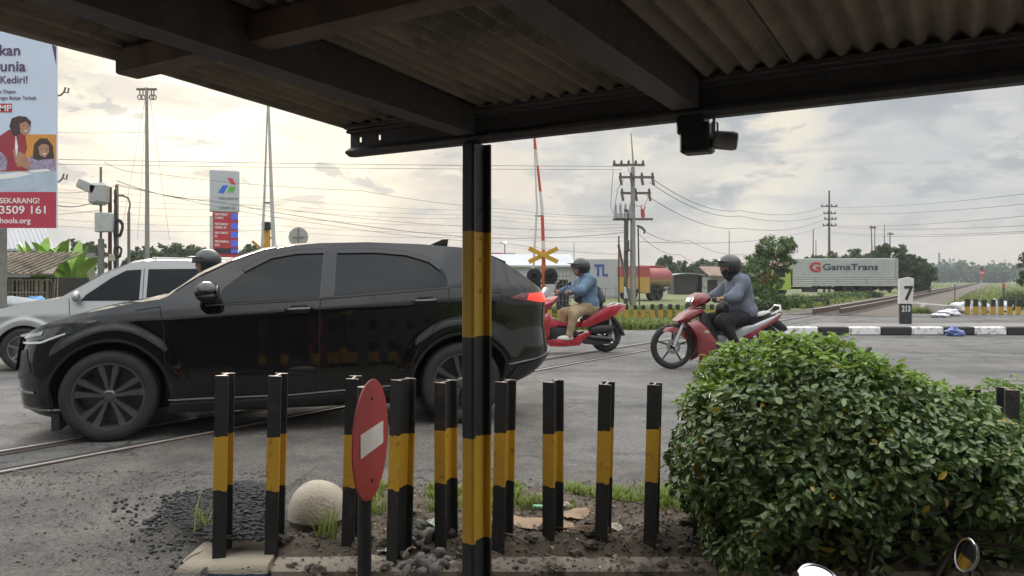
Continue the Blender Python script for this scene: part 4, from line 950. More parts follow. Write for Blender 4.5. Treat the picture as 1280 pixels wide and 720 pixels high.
def silver_mpv():
    q = G(30, 464, -.2); ang = math.atan2(-EX.y, -EX.x)+.03
    t = thing('minivan', 'silver minivan with tinted windows half hidden behind the black suv', 'car', (0, 0, 0), ang)
    t.location = q+Matrix.Rotation(ang, 3, 'Z')@Vector((-1.30, -.80, 0))
    c = Car(dict(kf=1, kr=1, w=.82, xF=1.30, xR=-1.35, r=.32, arch=.37, flare=True, sh=.25, tum=.24, nf=6, nr=7, xf0=1.25, xf1=2.02, xr0=-1.7, xr1=-2.25,
        edge=[(-2.25, 1.2), (-2.22, 1.50), (-2.1, 1.60), (-1.6, 1.64), (-.6, 1.66), (-.3, 1.65), (-.1, 1.61), (.3, 1.42), (.75, 1.14), (.85, 1.075), (1.0, 1.05), (1.4, .99), (1.75, .91), (1.95, .82), (2.02, .70)],
        crown=[(-2.25, 0), (-2, .04), (-.3, .05), (.2, .06), (.8, .05), (1.0, .03), (1.8, .02), (2.02, 0)],
        zc=[(-2, .86), (2.02, .80)], zb=[(-2.2, 1.06), (.6, 1.01), (1, .97), (2.02, .80)], sill=[(-2.25, .35), (-1.8, .26), (1.5, .24), (2.02, .30)],
        Lf=[(.25, 1.90), (.35, 2.0), (.5, 2.02), (.65, 1.99), (.85, 1.92), (1, 1.85)], Lr=[(.3, -2.2), (.45, -2.27), (.6, -2.24), (1.1, -2.22), (1.6, -2.08)]))
    paint = M('silver_paint', (.38, .39, .385), .32, .5, var=.06, coat=.8, vs=6)
    c.body(paint, t)
    for sd in (1, -1):
        c.patch([(.56, 1.035), (.50, 1.12), (.16, 1.38), (-.05, 1.50), (-.26, 1.515), (-.24, 1.03)], 'side_window', GLASS, t, sd)
        c.patch([(-.34, 1.03), (-.36, 1.52), (-1.10, 1.53), (-1.14, 1.04)], 'side_window', GLASS, t, sd)
        c.patch([(-1.22, 1.05), (-1.20, 1.525), (-1.9, 1.51), (-2.02, 1.07)], 'side_window', GLASS, t, sd)
        c.ribbon([(-.30, 1.53), (-.29, 1.0), (-.30, .35)], .012, 'panel_gap', M('gap_grey', (.05, .055, .06), .8), t, sd, .002)
        c.ribbon([(.72, 1.08), (.70, .8), (.72, .3)], .010, 'panel_gap', M('gap_grey', (.05, .055, .06), .8), t, sd, .002)
        b = MB(); yy = c.y(.58, 1.06); b.blob((.60, sd*(yy+.13), 1.10), (.06, .10, .085), 10, .03, 2); b.tube([(.60, sd*yy, 1.05), (.60, sd*(yy+.1), 1.08)], .03, 6); b.build('door_mirror', paint, t)
        c.patch([(2.0, .64), (1.97, .80), (1.78, .84), (1.74, .70)], 'headlight', M('lens', (.35, .37, .4), .06, .6, var=.4, vs=25), t, sd, .006)
        c.ribbon([(1.72, .44), (1.95, .44)], .09, 'bumper_corner', M('silver_dark', (.12, .13, .135), .5), t, sd, thick=.012)
        b = MB(); p = [c.top(x, .86*sd) for x in (-1.7, -.4)]; b.tube([Vector(p[0])+Vector((0, 0, .03)), Vector(p[1])+Vector((0, 0, .03))], .017, 8)
        for k in range(3): q2 = c.top(-1.65+.6*k, .86*sd); b.tube([q2, Vector(q2)+Vector((0, 0, .035))], .016, 6)
        b.build('roof_rail', M('silver_rail', (.5, .5, .49), .4, .3), t)
        for x in (c.xF, c.xR): wheel(t, x, sd*.72, c.r, .19, M('alloy', (.3, .3, .31), .35, .8), 6, False, .66)
    c.toppatch(.80, -.06, -.92, .92, 'windshield', GLASS, t, .005)
silver_mpv()

# ------------------------------------------------------------------ motorcycles and riders
RED = M('red_paint', (.34, .012, .022), .20, var=.15, coat=1, vs=10)
MAROON = M('maroon_paint', (.20, .018, .024), .24, var=.2, coat=1, vs=10)
SILV = M('silver_plastic', (.45, .45, .46), .3, .5, var=.1)
SEAT = M('seat_vinyl', (.018, .018, .019), .55, var=.2, bump=.1)
ENG = M('engine_grey', (.16, .16, .165), .45, .6, var=.3, vs=25)
def bwheel(parent, x, r, w, n=5, rimm=None):
    b = MB(); m = w*.5
    b.lathe([(r-m*1.7, -m*.7), (r-m*.9, -m), (r-m*.3, -m*.75), (r, 0), (r-m*.3, m*.75), (r-m*.9, m), (r-m*1.7, m*.7), (r-m*1.8, 0), (r-m*1.7, -m*.7)], (x, 0, r), 'Y', 40)
    t = b.build('wheel', TYRE, parent, True, 60)
    rm = rimm or M('black_alloy', (.03, .03, .032), .35, .5); ri = r-m*1.75; b = MB()
    b.lathe([(ri+.006, -m*.75), (ri-.014, -m*.5), (ri-.016, 0), (ri-.014, m*.5), (ri+.006, m*.75)], (x, 0, r), 'Y', 40); b.lathe([(0, -.05), (.035, -.05), (.035, .05), (0, .05)], (x, 0, r), 'Y', 16)
    for k in range(n):
        a = 2*math.pi*k/n+.35; d = Vector((math.cos(a), 0, math.sin(a))); b.tube([Vector((x, 0, r))+d*.03, Vector((x, 0, r))+d*ri], [.014, .011], 6)
    b.build('rim', rm, t)
    b = MB(); b.lathe([(.05, .052), (.095, .052), (.095, .057), (.05, .057)], (x, 0, r), 'Y', 28); b.build('brake_disc', M('disc_steel', (.3, .3, .3), .35, .9), t)
    return t
def two(f):
    for s in (1, -1): f(s)
def mirror(parent, p0, p1):
    b = MB(); b.tube([p0, (Vector(p0)*.6+Vector(p1)*.4)+Vector((0, .02 if p1[1] > 0 else -.02, 0)), p1], .006, 6); b.blob(p1, (.02, .065, .042), 8, .05, 2); return b.build('mirror', BLACKP, parent)
def underbone(loc, rz, label, paint=MAROON, dark=False):
    t = thing('motorcycle', label, 'motorcycle', loc, rz)
    def Q(px, py): return (-(px-172)*.0023, (675-py)*.0023)
    def pan(pts, y0, y1, name, mat, bev=.02, bulge=0, mir=False):
        b = MB(); b.panel([Q(*p) for p in pts], y0, y1, bev, bulge)
        if mir: b.panel([Q(*p) for p in pts], -y1, -y0, bev, bulge)
        return b.build(name, mat, t, True, 40)
    bwheel(t, 0, .292, .075); bwheel(t, -1.235, .288, .085)
    f = [(-.30+.0, .0)]
    pan([(108, 462), (128, 442), (172, 436), (215, 448), (248, 470), (262, 498), (250, 512), (232, 498), (205, 480), (172, 470), (140, 466)], -.055, .055, 'front_fender', paint, .015, .01)
    b = MB(); two(lambda s: b.tube([(0, .068*s, .29), (-.115, .068*s, .56), (-.20, .06*s, .76)], [.024, .022, .018], 10)); b.build('fork', SILV, t)
    pan([(272, 296), (290, 262), (325, 246), (372, 262), (398, 282), (372, 300), (330, 322), (285, 330)], -.13, .13, 'handle_cowl', paint, .04, .02)
    pan([(268, 300), (282, 272), (300, 262), (318, 290), (300, 318), (276, 322)], -.085, .085, 'headlight', M('lens', (.35, .37, .4), .06, .6, var=.4, vs=25), .02, .015)
    pan([(186, 404), (230, 362), (285, 332), (335, 330), (345, 352), (300, 385), (245, 412), (200, 418)], -.11, .11, 'front_panel', paint, .03, .02)
    pan([(225, 378), (262, 352), (292, 340), (300, 350), (262, 385), (232, 396)], -.113, .113, 'panel_inlay', M('dark_violet', (.05, .04, .06), .3), .01, .012)
    pan([(232, 412), (300, 400), (352, 440), (414, 520), (398, 580), (345, 622), (306, 640), (304, 560), (292, 490)], .13, .19, 'leg_shield', paint, .03, .012, True)
    pan([(286, 468), (350, 452), (362, 468), (300, 486)], .192, .199, 'decal', M('decal_gold', (.45, .38, .25), .4), .004, .002, True)
    pan([(330, 350), (352, 352), (420, 470), (520, 505), (520, 560), (400, 540), (318, 430)], -.09, .09, 'frame_cover', M('dark_plastic', (.02, .02, .022), .45), .02)
    pan([(412, 490), (470, 470), (520, 490), (530, 548), (470, 590), (420, 560)], -.13, .15, 'engine', ENG, .03, .02)
    pan([(515, 468), (560, 440), (640, 422), (735, 385), (800, 362), (770, 398), (700, 430), (640, 470), (560, 505), (525, 508)], .10, .155, 'side_cover', SILV, .02, .012, True)
    pan([(560, 492), (640, 452), (720, 412), (800, 368), (768, 408), (690, 448), (640, 484), (590, 512)], .152, .168, 'side_stripe', paint, .012, .004, True)
    pan([(560, 428), (600, 408), (680, 398), (745, 364), (778, 356), (770, 376), (720, 402), (650, 428), (580, 446)], -.12, .12, 'seat', SEAT, .03, .02)
    pan([(640, 388), (660, 372), (742, 352), (752, 360), (690, 384)], -.10, .10, 'seat_rear', M('seat_light', (.40, .39, .38), .5), .02, .01)
    b = MB(); two(lambda s: b.tube([Q3(Q(742, 372), .12*s), Q3(Q(800, 345), .12*s), Q3(Q(808, 318), .06*s)], .012, 8)); b.tube([Q3(Q(806, 322), .07), Q3(Q(806, 322), -.07)], .012, 8); b.build('grab_rail', SILV, t)
    pan([(770, 372), (828, 346), (824, 366), (790, 398)], -.07, .07, 'tail_lamp', M('lamp_red_dark', (.10, .008, .008), .08, coat=1), .02, .01)
    pan([(742, 404), (800, 398), (852, 440), (862, 462), (836, 474), (800, 452), (760, 430)], -.06, .06, 'rear_fender', BLACKP, .02, .01)
    pan([(600, 520), (625, 488), (672, 452), (720, 455), (690, 470), (640, 500), (615, 532)], -.05, .05, 'hugger', BLACKP, .01)
    b = MB(); two(lambda s: b.tube([Q3(Q(520, 540), .09*s), Q3(Q(709, 550), .09*s)], .018, 8)); two(lambda s: b.tube([Q3(Q(690, 548), .105*s), Q3(Q(640, 430), .105*s)], .022, 8)); b.build('swing_arm', ENG, t)
    b = MB(); b.tube([Q3(Q(440, 570), -.13), Q3(Q(560, 588), -.14), Q3(Q(640, 575), -.15), Q3(Q(800, 520), -.15)], [.018, .02, .045, .04], 10); b.build('exhaust', M('black_chrome', (.05, .05, .05), .3, .8), t)
    b = MB(); b.tube([Q3(Q(505, 560), .26), Q3(Q(505, 560), -.26)], .012, 8); b.tube([Q3(Q(620, 530), .2), Q3(Q(620, 530), -.2)], .011, 8); b.build('foot_peg', BLACKP, t)
    b = MB(); b.tube([Q3(Q(395, 280), .34), Q3(Q(372, 278), .2), Q3(Q(350, 282), 0), Q3(Q(372, 278), -.2), Q3(Q(395, 280), -.34)], [.017, .013, .013, .013, .017], 8); b.build('handlebar', BLACKP, t)
    b = MB(); two(lambda s: b.tube([Q3(Q(372, 278), .17*s), Q3(Q(352, 288), .30*s)], .006, 6)); b.build('brake_lever', GREYM, t)
    return t
def Q3(q, y): return (q[0], y, q[1])
def scooter(loc, rz, label, paint=RED, grp=None):
    t = thing('scooter', label, 'scooter', loc, rz, grp)
    def Q(px, py): return ((465-px)*.00248, (668-py)*.00248)
    def pan(pts, y0, y1, name, mat, bev=.02, bulge=0, mir=False):
        b = MB(); b.panel([Q(*p) for p in pts], y0, y1, bev, bulge)
        if mir: b.panel([Q(*p) for p in pts], -y1, -y0, bev, bulge)
        return b.build(name, mat, t, True, 40)
    bwheel(t, 0, .262, .11, 5); bwheel(t, 1.31, .262, .10, 5)
    pan([(452, 372), (510, 362), (582, 362), (578, 380), (540, 412), (490, 440), (420, 470), (340, 500), (268, 505), (300, 462), (350, 425), (400, 398)], .09, .165, 'rear_panel', paint, .025, .015, True)
    pan([(480, 405), (560, 374), (580, 370), (572, 392), (520, 420)], .15, .172, 'tail_lamp', M('lamp_pink', (.55, .16, .16), .12, coat=1), .012, .003, True)
    pan([(300, 452), (340, 420), (400, 392), (450, 372), (520, 362), (560, 364), (500, 392), (430, 420), (360, 450), (315, 470)], -.14, .14, 'seat', SEAT, .03, .02)
    b = MB(); two(lambda s: b.tube([Q3(Q(470, 378), .13*s), Q3(Q(540, 356), .13*s), Q3(Q(582, 362), .06*s)], .014, 8)); b.build('grab_rail', M('pale_rail', (.45, .42, .42), .35, .5), t)
    pan([(30, 430), (90, 432), (150, 465), (215, 475), (300, 462), (280, 500), (210, 505), (110, 500), (40, 520)], -.13, .13, 'tunnel', paint, .03, .02)
    pan([(50, 500), (110, 498), (230, 512), (270, 540), (200, 590), (90, 580)], -.16, .16, 'floor_board', BLACKP, .02, .01)
    pan([(40, 580), (95, 572), (200, 590), (268, 548), (345, 528), (330, 552), (280, 592), (270, 616), (160, 622), (70, 618)], .12, .2, 'side_skirt', paint, .02, .01, True)
    pan([(-60, 330), (40, 340), (100, 312), (135, 302), (128, 330), (90, 370), (40, 420), (20, 470), (-40, 480), (-95, 420)], -.17, .17, 'front_fairing', paint, .05, .03)
    pan([(20, 420), (60, 400), (80, 440), (70, 560), (30, 580), (0, 500)], -.2, .2, 'leg_shield', paint, .04, .02)
    pan([(-100, 500), (-120, 470), (-60, 440), (0, 470), (30, 530), (0, 510), (-50, 480)], -.065, .065, 'front_fender', paint, .015, .01)
    b = MB(); two(lambda s: b.tube([(1.31, .075*s, .262), (1.2, .07*s, .62)], [.025, .022], 8)); b.build('fork', ENG, t)
    pan([(30, 300), (62, 252), (74, 262), (78, 285), (45, 312)], -.12, .12, 'windscreen', M('smoke_screen', (.45, .46, .48), .08, var=.1), .012)
    b = MB(); b.tube([Q3(Q(172, 282), .35), Q3(Q(140, 285), .2), Q3(Q(125, 300), 0), Q3(Q(140, 285), -.2), Q3(Q(172, 282), -.35)], [.018, .013, .014, .013, .018], 8); b.build('handlebar', BLACKP, t)
    two(lambda s: mirror(t, Q3(Q(145, 280), .24*s), Q3(Q(185, 224), .30*s)))
    pan([(330, 510), (380, 490), (470, 486), (505, 505), (495, 540), (420, 548), (345, 545)], .05, .14, 'air_box', BLACKP, .03, .02)
    pan([(290, 560), (340, 545), (430, 560), (500, 580), (480, 612), (400, 620), (310, 610)], -.08, .10, 'engine', ENG, .03, .02)
    b = MB(); b.tube([Q3(Q(320, 560), .13), Q3(Q(350, 568), .15), Q3(Q(470, 582), .16), Q3(Q(492, 585), .16)], [.028, .045, .048, .03], 12); b.build('exhaust', M('black_chrome', (.05, .05, .05), .3, .8), t)
    b = MB(); two(lambda s: b.tube([Q3(Q(490, 560), .09*s), Q3(Q(478, 452), .10*s)], .022, 8)); b.build('shock_absorber', M('pale_spring', (.4, .38, .33), .4, .5), t)
    pan([(490, 440), (520, 440), (560, 490), (590, 560), (575, 565), (540, 510), (505, 465)], -.07, .07, 'rear_fender', BLACKP, .015, .01)
    return t
def rider(loc, rz, label, J, jm, tm, shoe, head_r, mask=None, vis=1, skin=None):
    """seated rider. J: joints in local x (forward), z; sides are mirrored across y"""
    t = thing('person', label, 'person', loc, rz); sk = skin or M('skin', (.30, .17, .115), .55, var=.08, vs=30)
    def V(n, y=0): return (J[n][0], y, J[n][1])
    sh, hip, hd = V('sh'), V('hip'), V('head'); neck = (J['sh'][0]*.75+J['head'][0]*.25+.005, 0, J['sh'][1]*.62+J['head'][1]*.38)
    chest = ((sh[0]*.62+hip[0]*.38)+.015, 0, sh[2]*.62+hip[2]*.38)
    body = [('c', hip, chest, .10, .11), ('c', chest, (sh[0], 0, sh[2]-.02), .10, .07), ('c', (sh[0], 0, sh[2]), neck, .055, .05), ('c', neck, (hd[0], 0, hd[2]-.05), .052, .06),
            ('e', (hd[0]+.005, 0, hd[2]+.005), (.092, .075, .112)), ('e', (hd[0]+.035, 0, hd[2]-.06), (.055, .05, .05)), ('e', (hd[0]+.098, 0, hd[2]-.025), (.020, .014, .022))]
    jk = [('c', (hip[0]+.005, 0, hip[2]+.02), chest, .155, .162), ('c', chest, (sh[0]-.005, 0, sh[2]-.06), .158, .125), ('c', (hip[0], .09, hip[2]+.03), (hip[0], -.09, hip[2]+.03), .125, .125), ('c', (sh[0], .14, sh[2]-.03), (sh[0], -.14, sh[2]-.03), .085, .085), ('c', (sh[0], 0, sh[2]-.02), (neck[0], 0, neck[2]-.01), .09, .065)]
    tr = [('c', (hip[0], .08, hip[2]-.02), (hip[0], -.08, hip[2]-.02), .125, .125)]
    sb = MB(); hands = []
    for s in (1, -1):
        g = 'R' if s < 0 and 'kneeR' in J else ''
        S0, E0, H0 = (sh[0], .175*s, sh[2]-.02), V('el', .27*s), V('hand', .305*s)
        wr = tuple(Vector(H0)+(Vector(E0)-Vector(H0)).normalized()*.085)
        jk += [('c', S0, E0, .080, .068), ('c', E0, wr, .068, .047)]; body += [('c', S0, E0, .045, .04), ('c', E0, wr, .038, .028)]
        K0, F0 = V('knee'+g, .19*s), V('foot'+g, .17*s); T0 = (hip[0]+.02, .10*s, hip[2]-.01)
        tr += [('c', T0, K0, .105, .078), ('c', K0, (F0[0], F0[1], F0[2]+.03), .076, .052)]; body += [('c', T0, K0, .075, .055), ('c', K0, F0, .05, .035)]
        d = (Vector(H0)-Vector(E0)).normalized()
        palm = Vector(H0)-d*.02
        hp = [('c', wr, tuple(palm), .026, .028), ('c', tuple(palm+Vector((0, .028, 0))), tuple(palm+Vector((0, -.028, 0))), .021, .021)]
        for k, ln in enumerate((.036, .044, .041, .032)):     # four fingers closed round the grip
            y = (-.033+.022*k)*1.0; a = palm+Vector((0, y, .004)); m1 = a+d*ln+Vector((0, 0, .012)); m2 = m1+d*.012+Vector((0, 0, -.032)); e = m2-d*.022+Vector((0, 0, -.014))
            hp += [('c', tuple(a), tuple(m1), .0100, .0092), ('c', tuple(m1), tuple(m2), .0092, .0085), ('c', tuple(m2), tuple(e), .0085, .0075)]
        a = palm+Vector((0, -.034*s, -.004)); hp += [('c', tuple(a), tuple(a+d*.022+Vector((0, -.018*s, -.016))), .012, .010), ('c', tuple(a+d*.022+Vector((0, -.018*s, -.016))), tuple(a+d*.045+Vector((0, -.006*s, -.026))), .010, .008)]
        hands.append(hp)
        ft = MB(); ft.blob((F0[0]+.055, F0[1], F0[2]-.005), (.135, .05, .048), 10, .06, 2, -.035)
        ft.blob((F0[0]-.01, F0[1], F0[2]+.03), (.06, .045, .05), 8, .03, 1); ft.build('shoe', shoe, t)
    b = MB(); b.add(*sdf_mesh(body, .018, .014))
    for hp in hands: b.add(*sdf_mesh(hp, .004, .0055))
    bd = b.build('body', sk, t, True, 180)
    for s in (1, -1): sb.blob((hd[0]+.083, .032*s, hd[2]+.005), (.008, .012, .007), 6, 0)
    sb.box((hd[0]+.088, 0, hd[2]-.062), (.008, .036, .007)); sb.build('face', M('eye_dark', (.03, .018, .015), .4), t)
    b = MB(); b.add(*sdf_mesh(jk, .03, .013, .0085, 7, 1)); b.build('jacket', jm, t, True, 180)
    b = MB(); b.add(*sdf_mesh(tr, .025, .013, .007, 8, 4)); b.build('trousers', tm, t, True, 180)
    # open helmet with peak and clear visor
    hm = M('helmet_black', (.012, .012, .014), .32, var=.3, coat=.25, vs=14); b = MB(); n, m = 22, 44; r = head_r; vs = []; fs = []
    for i in range(n+1):
        th = math.pi*i/n
        for j in range(m):
            ph = 2*math.pi*j/m; x = r*1.08*math.sin(th)*math.cos(ph); y = r*.90*math.sin(th)*math.sin(ph); z = r*1.0*math.cos(th)
            if z < -.60*r: z = -.60*r-(-.60*r-z)*.25
            vs.append((hd[0]-.012+x, y, hd[2]+.015+z))
    for i in range(n):
        for j in range(m):
            th = math.pi*(i+.5)/n; ph = 2*math.pi*(j+.5)/m; fx = math.sin(th)*math.cos(ph); fz = math.cos(th)
            if fx > .42 and fz < .30: continue
            if fz < -.8: continue
            fs.append((i*m+j, (i+1)*m+j, (i+1)*m+(j+1) % m, i*m+(j+1) % m))
    b.add(vs, fs); me = b.build('helmet', hm, t, True, 180)
    so_ = me.modifiers.new('thickness', 'SOLIDIFY'); so_.thickness = .018; so_.offset = -1
    b = MB(); pk = [(hd[0]-.012+r*1.06*math.cos(a)*k, r*.92*math.sin(a), hd[2]+.015+z) for k, z in ((1, .42*r), (1.0, .30*r)) for a in [R(v) for v in range(-70, 71, 10)]]
    out = [(hd[0]+(r*1.05+.085*max(0, math.cos(a))**.7)*math.cos(a)-.012, r*.90*math.sin(a), hd[2]+.015+.30*r+.02*math.cos(a)) for a in [R(v) for v in range(-70, 71, 10)]]
    k = 15; b.add(pk[:k]+out+pk[k:], [(i, i+1, k+i+1, k+i) for i in range(k-1)]+[(k+i, k+i+1, 2*k+i+1, 2*k+i) for i in range(k-1)]); b.build('helmet_peak', hm, me, True, 40)
    if vis:
        b = MB(); vv = [(hd[0]-.008+r*1.10*math.cos(a)*q, r*.94*math.sin(a)*q, hd[2]+.015+z*r) for z, q in ((.33, .97), (.12, 1.02), (-.08, 1.02)) for a in [R(v) for v in range(-75, 76, 10)]]
        k = 16; b.add(vv, [(q*k+i, q*k+i+1, q*k+k+i+1, q*k+k+i) for q in range(2) for i in range(k-1)]); b.build('visor', M('visor_smoke', (.05, .05, .055), .05, var=.1, trans=.6), me, True, 60)
    if mask: b = MB(); b.add(*sdf_mesh([('e', (hd[0]+.045, 0, hd[2]-.055), (.066, .07, .060)), ('c', (hd[0]-.02, 0, hd[2]-.12), (neck[0], 0, neck[2]-.01), .075, .08)], .02, .012)); b.build('face_mask', mask, t, True, 180)
    b = MB(); b.tube([(hd[0]+.02, .085, hd[2]-.05), (hd[0]+.05, .05, hd[2]-.125), (hd[0]+.05, -.05, hd[2]-.125), (hd[0]+.02, -.085, hd[2]-.05)], .008, 6); b.build('chin_strap', BLACKP, me)
    return t
def fabric(name, c, vs=6): return M(name, c, .9, var=.3, vs=vs, bump=.8, bs=13)
def bikes():
    # rider on the underbone in front of the bush
    a = G(840, 461); rz = math.pi+R(9)
    underbone(a, rz, 'maroon and silver motorcycle with thin cast wheels coming out from behind the big bush')
    k = lambda px, py: (-(px-172)*.0023, (675-py)*.0023)
    rider(a, rz, 'rider in grey sweater with black mask leaning to the handlebar of the maroon motorcycle',
          dict(head=k(512, 100), sh=k(566, 178), hip=k(604, 372), el=k(492, 268), hand=k(398, 280), knee=k(436, 402), foot=k(512, 530)), fabric('grey_knit', (.115, .13, .165)), fabric('black_cloth', (.014, .014, .016)), M('shoe_grey', (.16, .16, .17), .7), .148, fabric('mask_black', (.016, .016, .018)))
    q = k(468, 342); b = MB(); b.blob((0, 0, 0), (.085, .11, .10), 10, .12, 5); b.tube([(.02, .1, .05), (-.08, .15, .2), (-.12, .1, .36)], .010, 6)
    o = b.build('waist_bag', M('bag_black', (.016, .017, .016), .7, bump=.3), None, True, 60, Vector(a)+Matrix.Rotation(rz, 3, 'Z')@Vector((q[0], .02, q[1]))); o.rotation_euler = (0, 0, rz); tag(o, 'small black bag held in the lap of the rider in grey', 'bag')
    # rider on the scooter leaving behind the suv
    a = G(757, 440); rz = math.pi+R(13)
    scooter(a, rz, 'glossy red scooter partly hidden by the tail of the black suv')
    k = lambda px, py: ((465-px)*.00248, (668-py)*.00248)
    rider(a, rz, 'rider in blue denim jacket and beige trousers upright on the red scooter', dict(head=k(292, 128), sh=k(338, 195), hip=k(352, 372), el=k(262, 272), hand=k(172, 280), knee=k(232, 408), foot=k(196, 568), kneeR=k(215, 420), footR=k(180, 575)), fabric('denim', (.10, .165, .235), 9), fabric('beige_cloth', (.36, .265, .165)), M('shoe_white', (.55, .54, .5), .6), .148)
    M3 = Matrix.Rotation(rz, 3, 'Z')
    q = k(418, 312); b = MB(); b.blob((0, 0, 0), (.075, .14, .17), 12, .08, 4); two(lambda s: b.tube([(.0, .10*s, .14), (.10, .12*s, .21), (.20, .12*s, .12)], .014, 6)); b.box((-.06, 0, -.04), (.04, .18, .12), None, .015)
    o = b.build('backpack', M('bag_grey', (.07, .075, .085), .75, bump=.3), None, True, 60, Vector(a)+M3@Vector((q[0], 0, q[1]))); o.rotation_euler = (0, .15, rz); tag(o, 'dark grey backpack on the back of the rider in denim', 'backpack')
    q = k(270, 318); b = MB(); b.blob((0, 0, 0), (.05, .10, .075), 10, .06, 6); o = b.build('waist_bag', M('bag_navy', (.02, .022, .035), .7, bump=.3), None, True, 60, Vector(a)+M3@Vector((q[0], .03, q[1]))); o.rotation_euler = (0, 0, rz); tag(o, 'small navy bag at the front of the rider in denim', 'bag')
    # third rider between the two cars: only helmet and shoulder show
    c = P(258, 329, 9.3); rz = math.pi+R(16.17); k = lambda px, py: (-(px-172)*.0023, (675-py)*.0023); hd = k(512, 100)
    a = c-Matrix.Rotation(rz, 3, 'Z')@Vector((hd[0], 0, 0)); a.z = gz(c.x, c.y)
    dz = c.z-a.z-hd[1]
    underbone(a, rz, 'motorcycle hidden between the silver minivan and the black suv', M('navy_paint', (.02, .025, .06), .25, coat=1))
    rider(a, rz, 'rider in green whose dark helmet shows between the minivan and the suv', dict(head=(hd[0], hd[1]+dz), sh=k(566, 178), hip=k(604, 372), el=k(492, 268), hand=k(398, 280), knee=k(436, 402), foot=k(512, 530)), fabric('green_cloth', (.03, .20, .09)), fabric('black_cloth', (.014, .014, .016)), M('shoe_grey', (.16, .16, .17), .7), .155)
bikes()
def parked():
    """the motorcycle parked under the shelter: only its mirrors reach into the frame"""
    M2, M1 = P(1208, 694, 1.94), P(1023, 723, 1.72); mid = (M1+M2)/2; d = (M2-M1).normalized()
    hx = Vector((-d.y, d.x, 0)).normalized(); rz = math.atan2(hx.y, hx.x)
    k = lambda px, py: ((465-px)*.00248, (668-py)*.00248); q = k(150, 283)
    base = Vector((mid.x, mid.y, -.5))-hx*q[0]*.82
    t = scooter(base, rz, 'parked scooter showing only its two round mirrors at the bottom edge', M('parked_black', (.02, .02, .022), .3, coat=1))
    t.scale = (.82, .82, .82)
    for o in [c for c in t.children if c.name.startswith(('mirror', 'windscreen'))]: bpy.data.objects.remove(o)
    rm = Matrix.Rotation(-rz, 3, 'Z')
    for w, s in ((M1, 1), (M2, -1)):
        p = rm@(w-base)/.82; n = rm@(Vector((-.86, .02, .26)).normalized() if s < 0 else Vector((.08, -.38, .92)).normalized())
        rot = n.to_track_quat('Z', 'Y').to_matrix()
        b = MB(); b.lathe([(0, -.024), (.030, -.022), (.047, -.010), (.052, .0), (.050, .004), (.046, .003)], p, 'Z', 32, rot); b.tube([p-n*.02, p-n*.03+Vector((0, -.03*s, -.06)), Vector((q[0], .22*s, q[1]))], .006, 8)
        m = b.build('mirror', M('mirror_shell', (.05, .05, .052), .25, .3), t)
        b = MB(); b.lathe([(.0465, .0026), (.0, .0032)], p, 'Z', 32, rot); b.build('mirror_glass', M('mirror_glass', (.5, .52, .55), .03, 1, var=.02), m)
        b = MB(); b.lathe([(.0525, .001), (.0535, .003), (.0515, .0055), (.0455, .0045)], p, 'Z', 32, rot); b.build('mirror_ring', CHROME, m)
parked()
def road_wheels(parent, spots, r, w):
    for x, y in spots:
        s = 1 if y > 0 else -1; b = MB(); b.lathe([(r*.5, -w/2), (r*.92, -w/2), (r, -w*.35), (r, w*.35), (r*.92, w/2), (r*.5, w/2)], (x, y, r), 'Y', 24); b.lathe([(r*.5, w*.4*s), (r*.3, w*.2*s), (r*.12, w*.45*s), (0, w*.45*s)], (x, y, r), 'Y', 16); b.build('wheel', TYRE, parent)
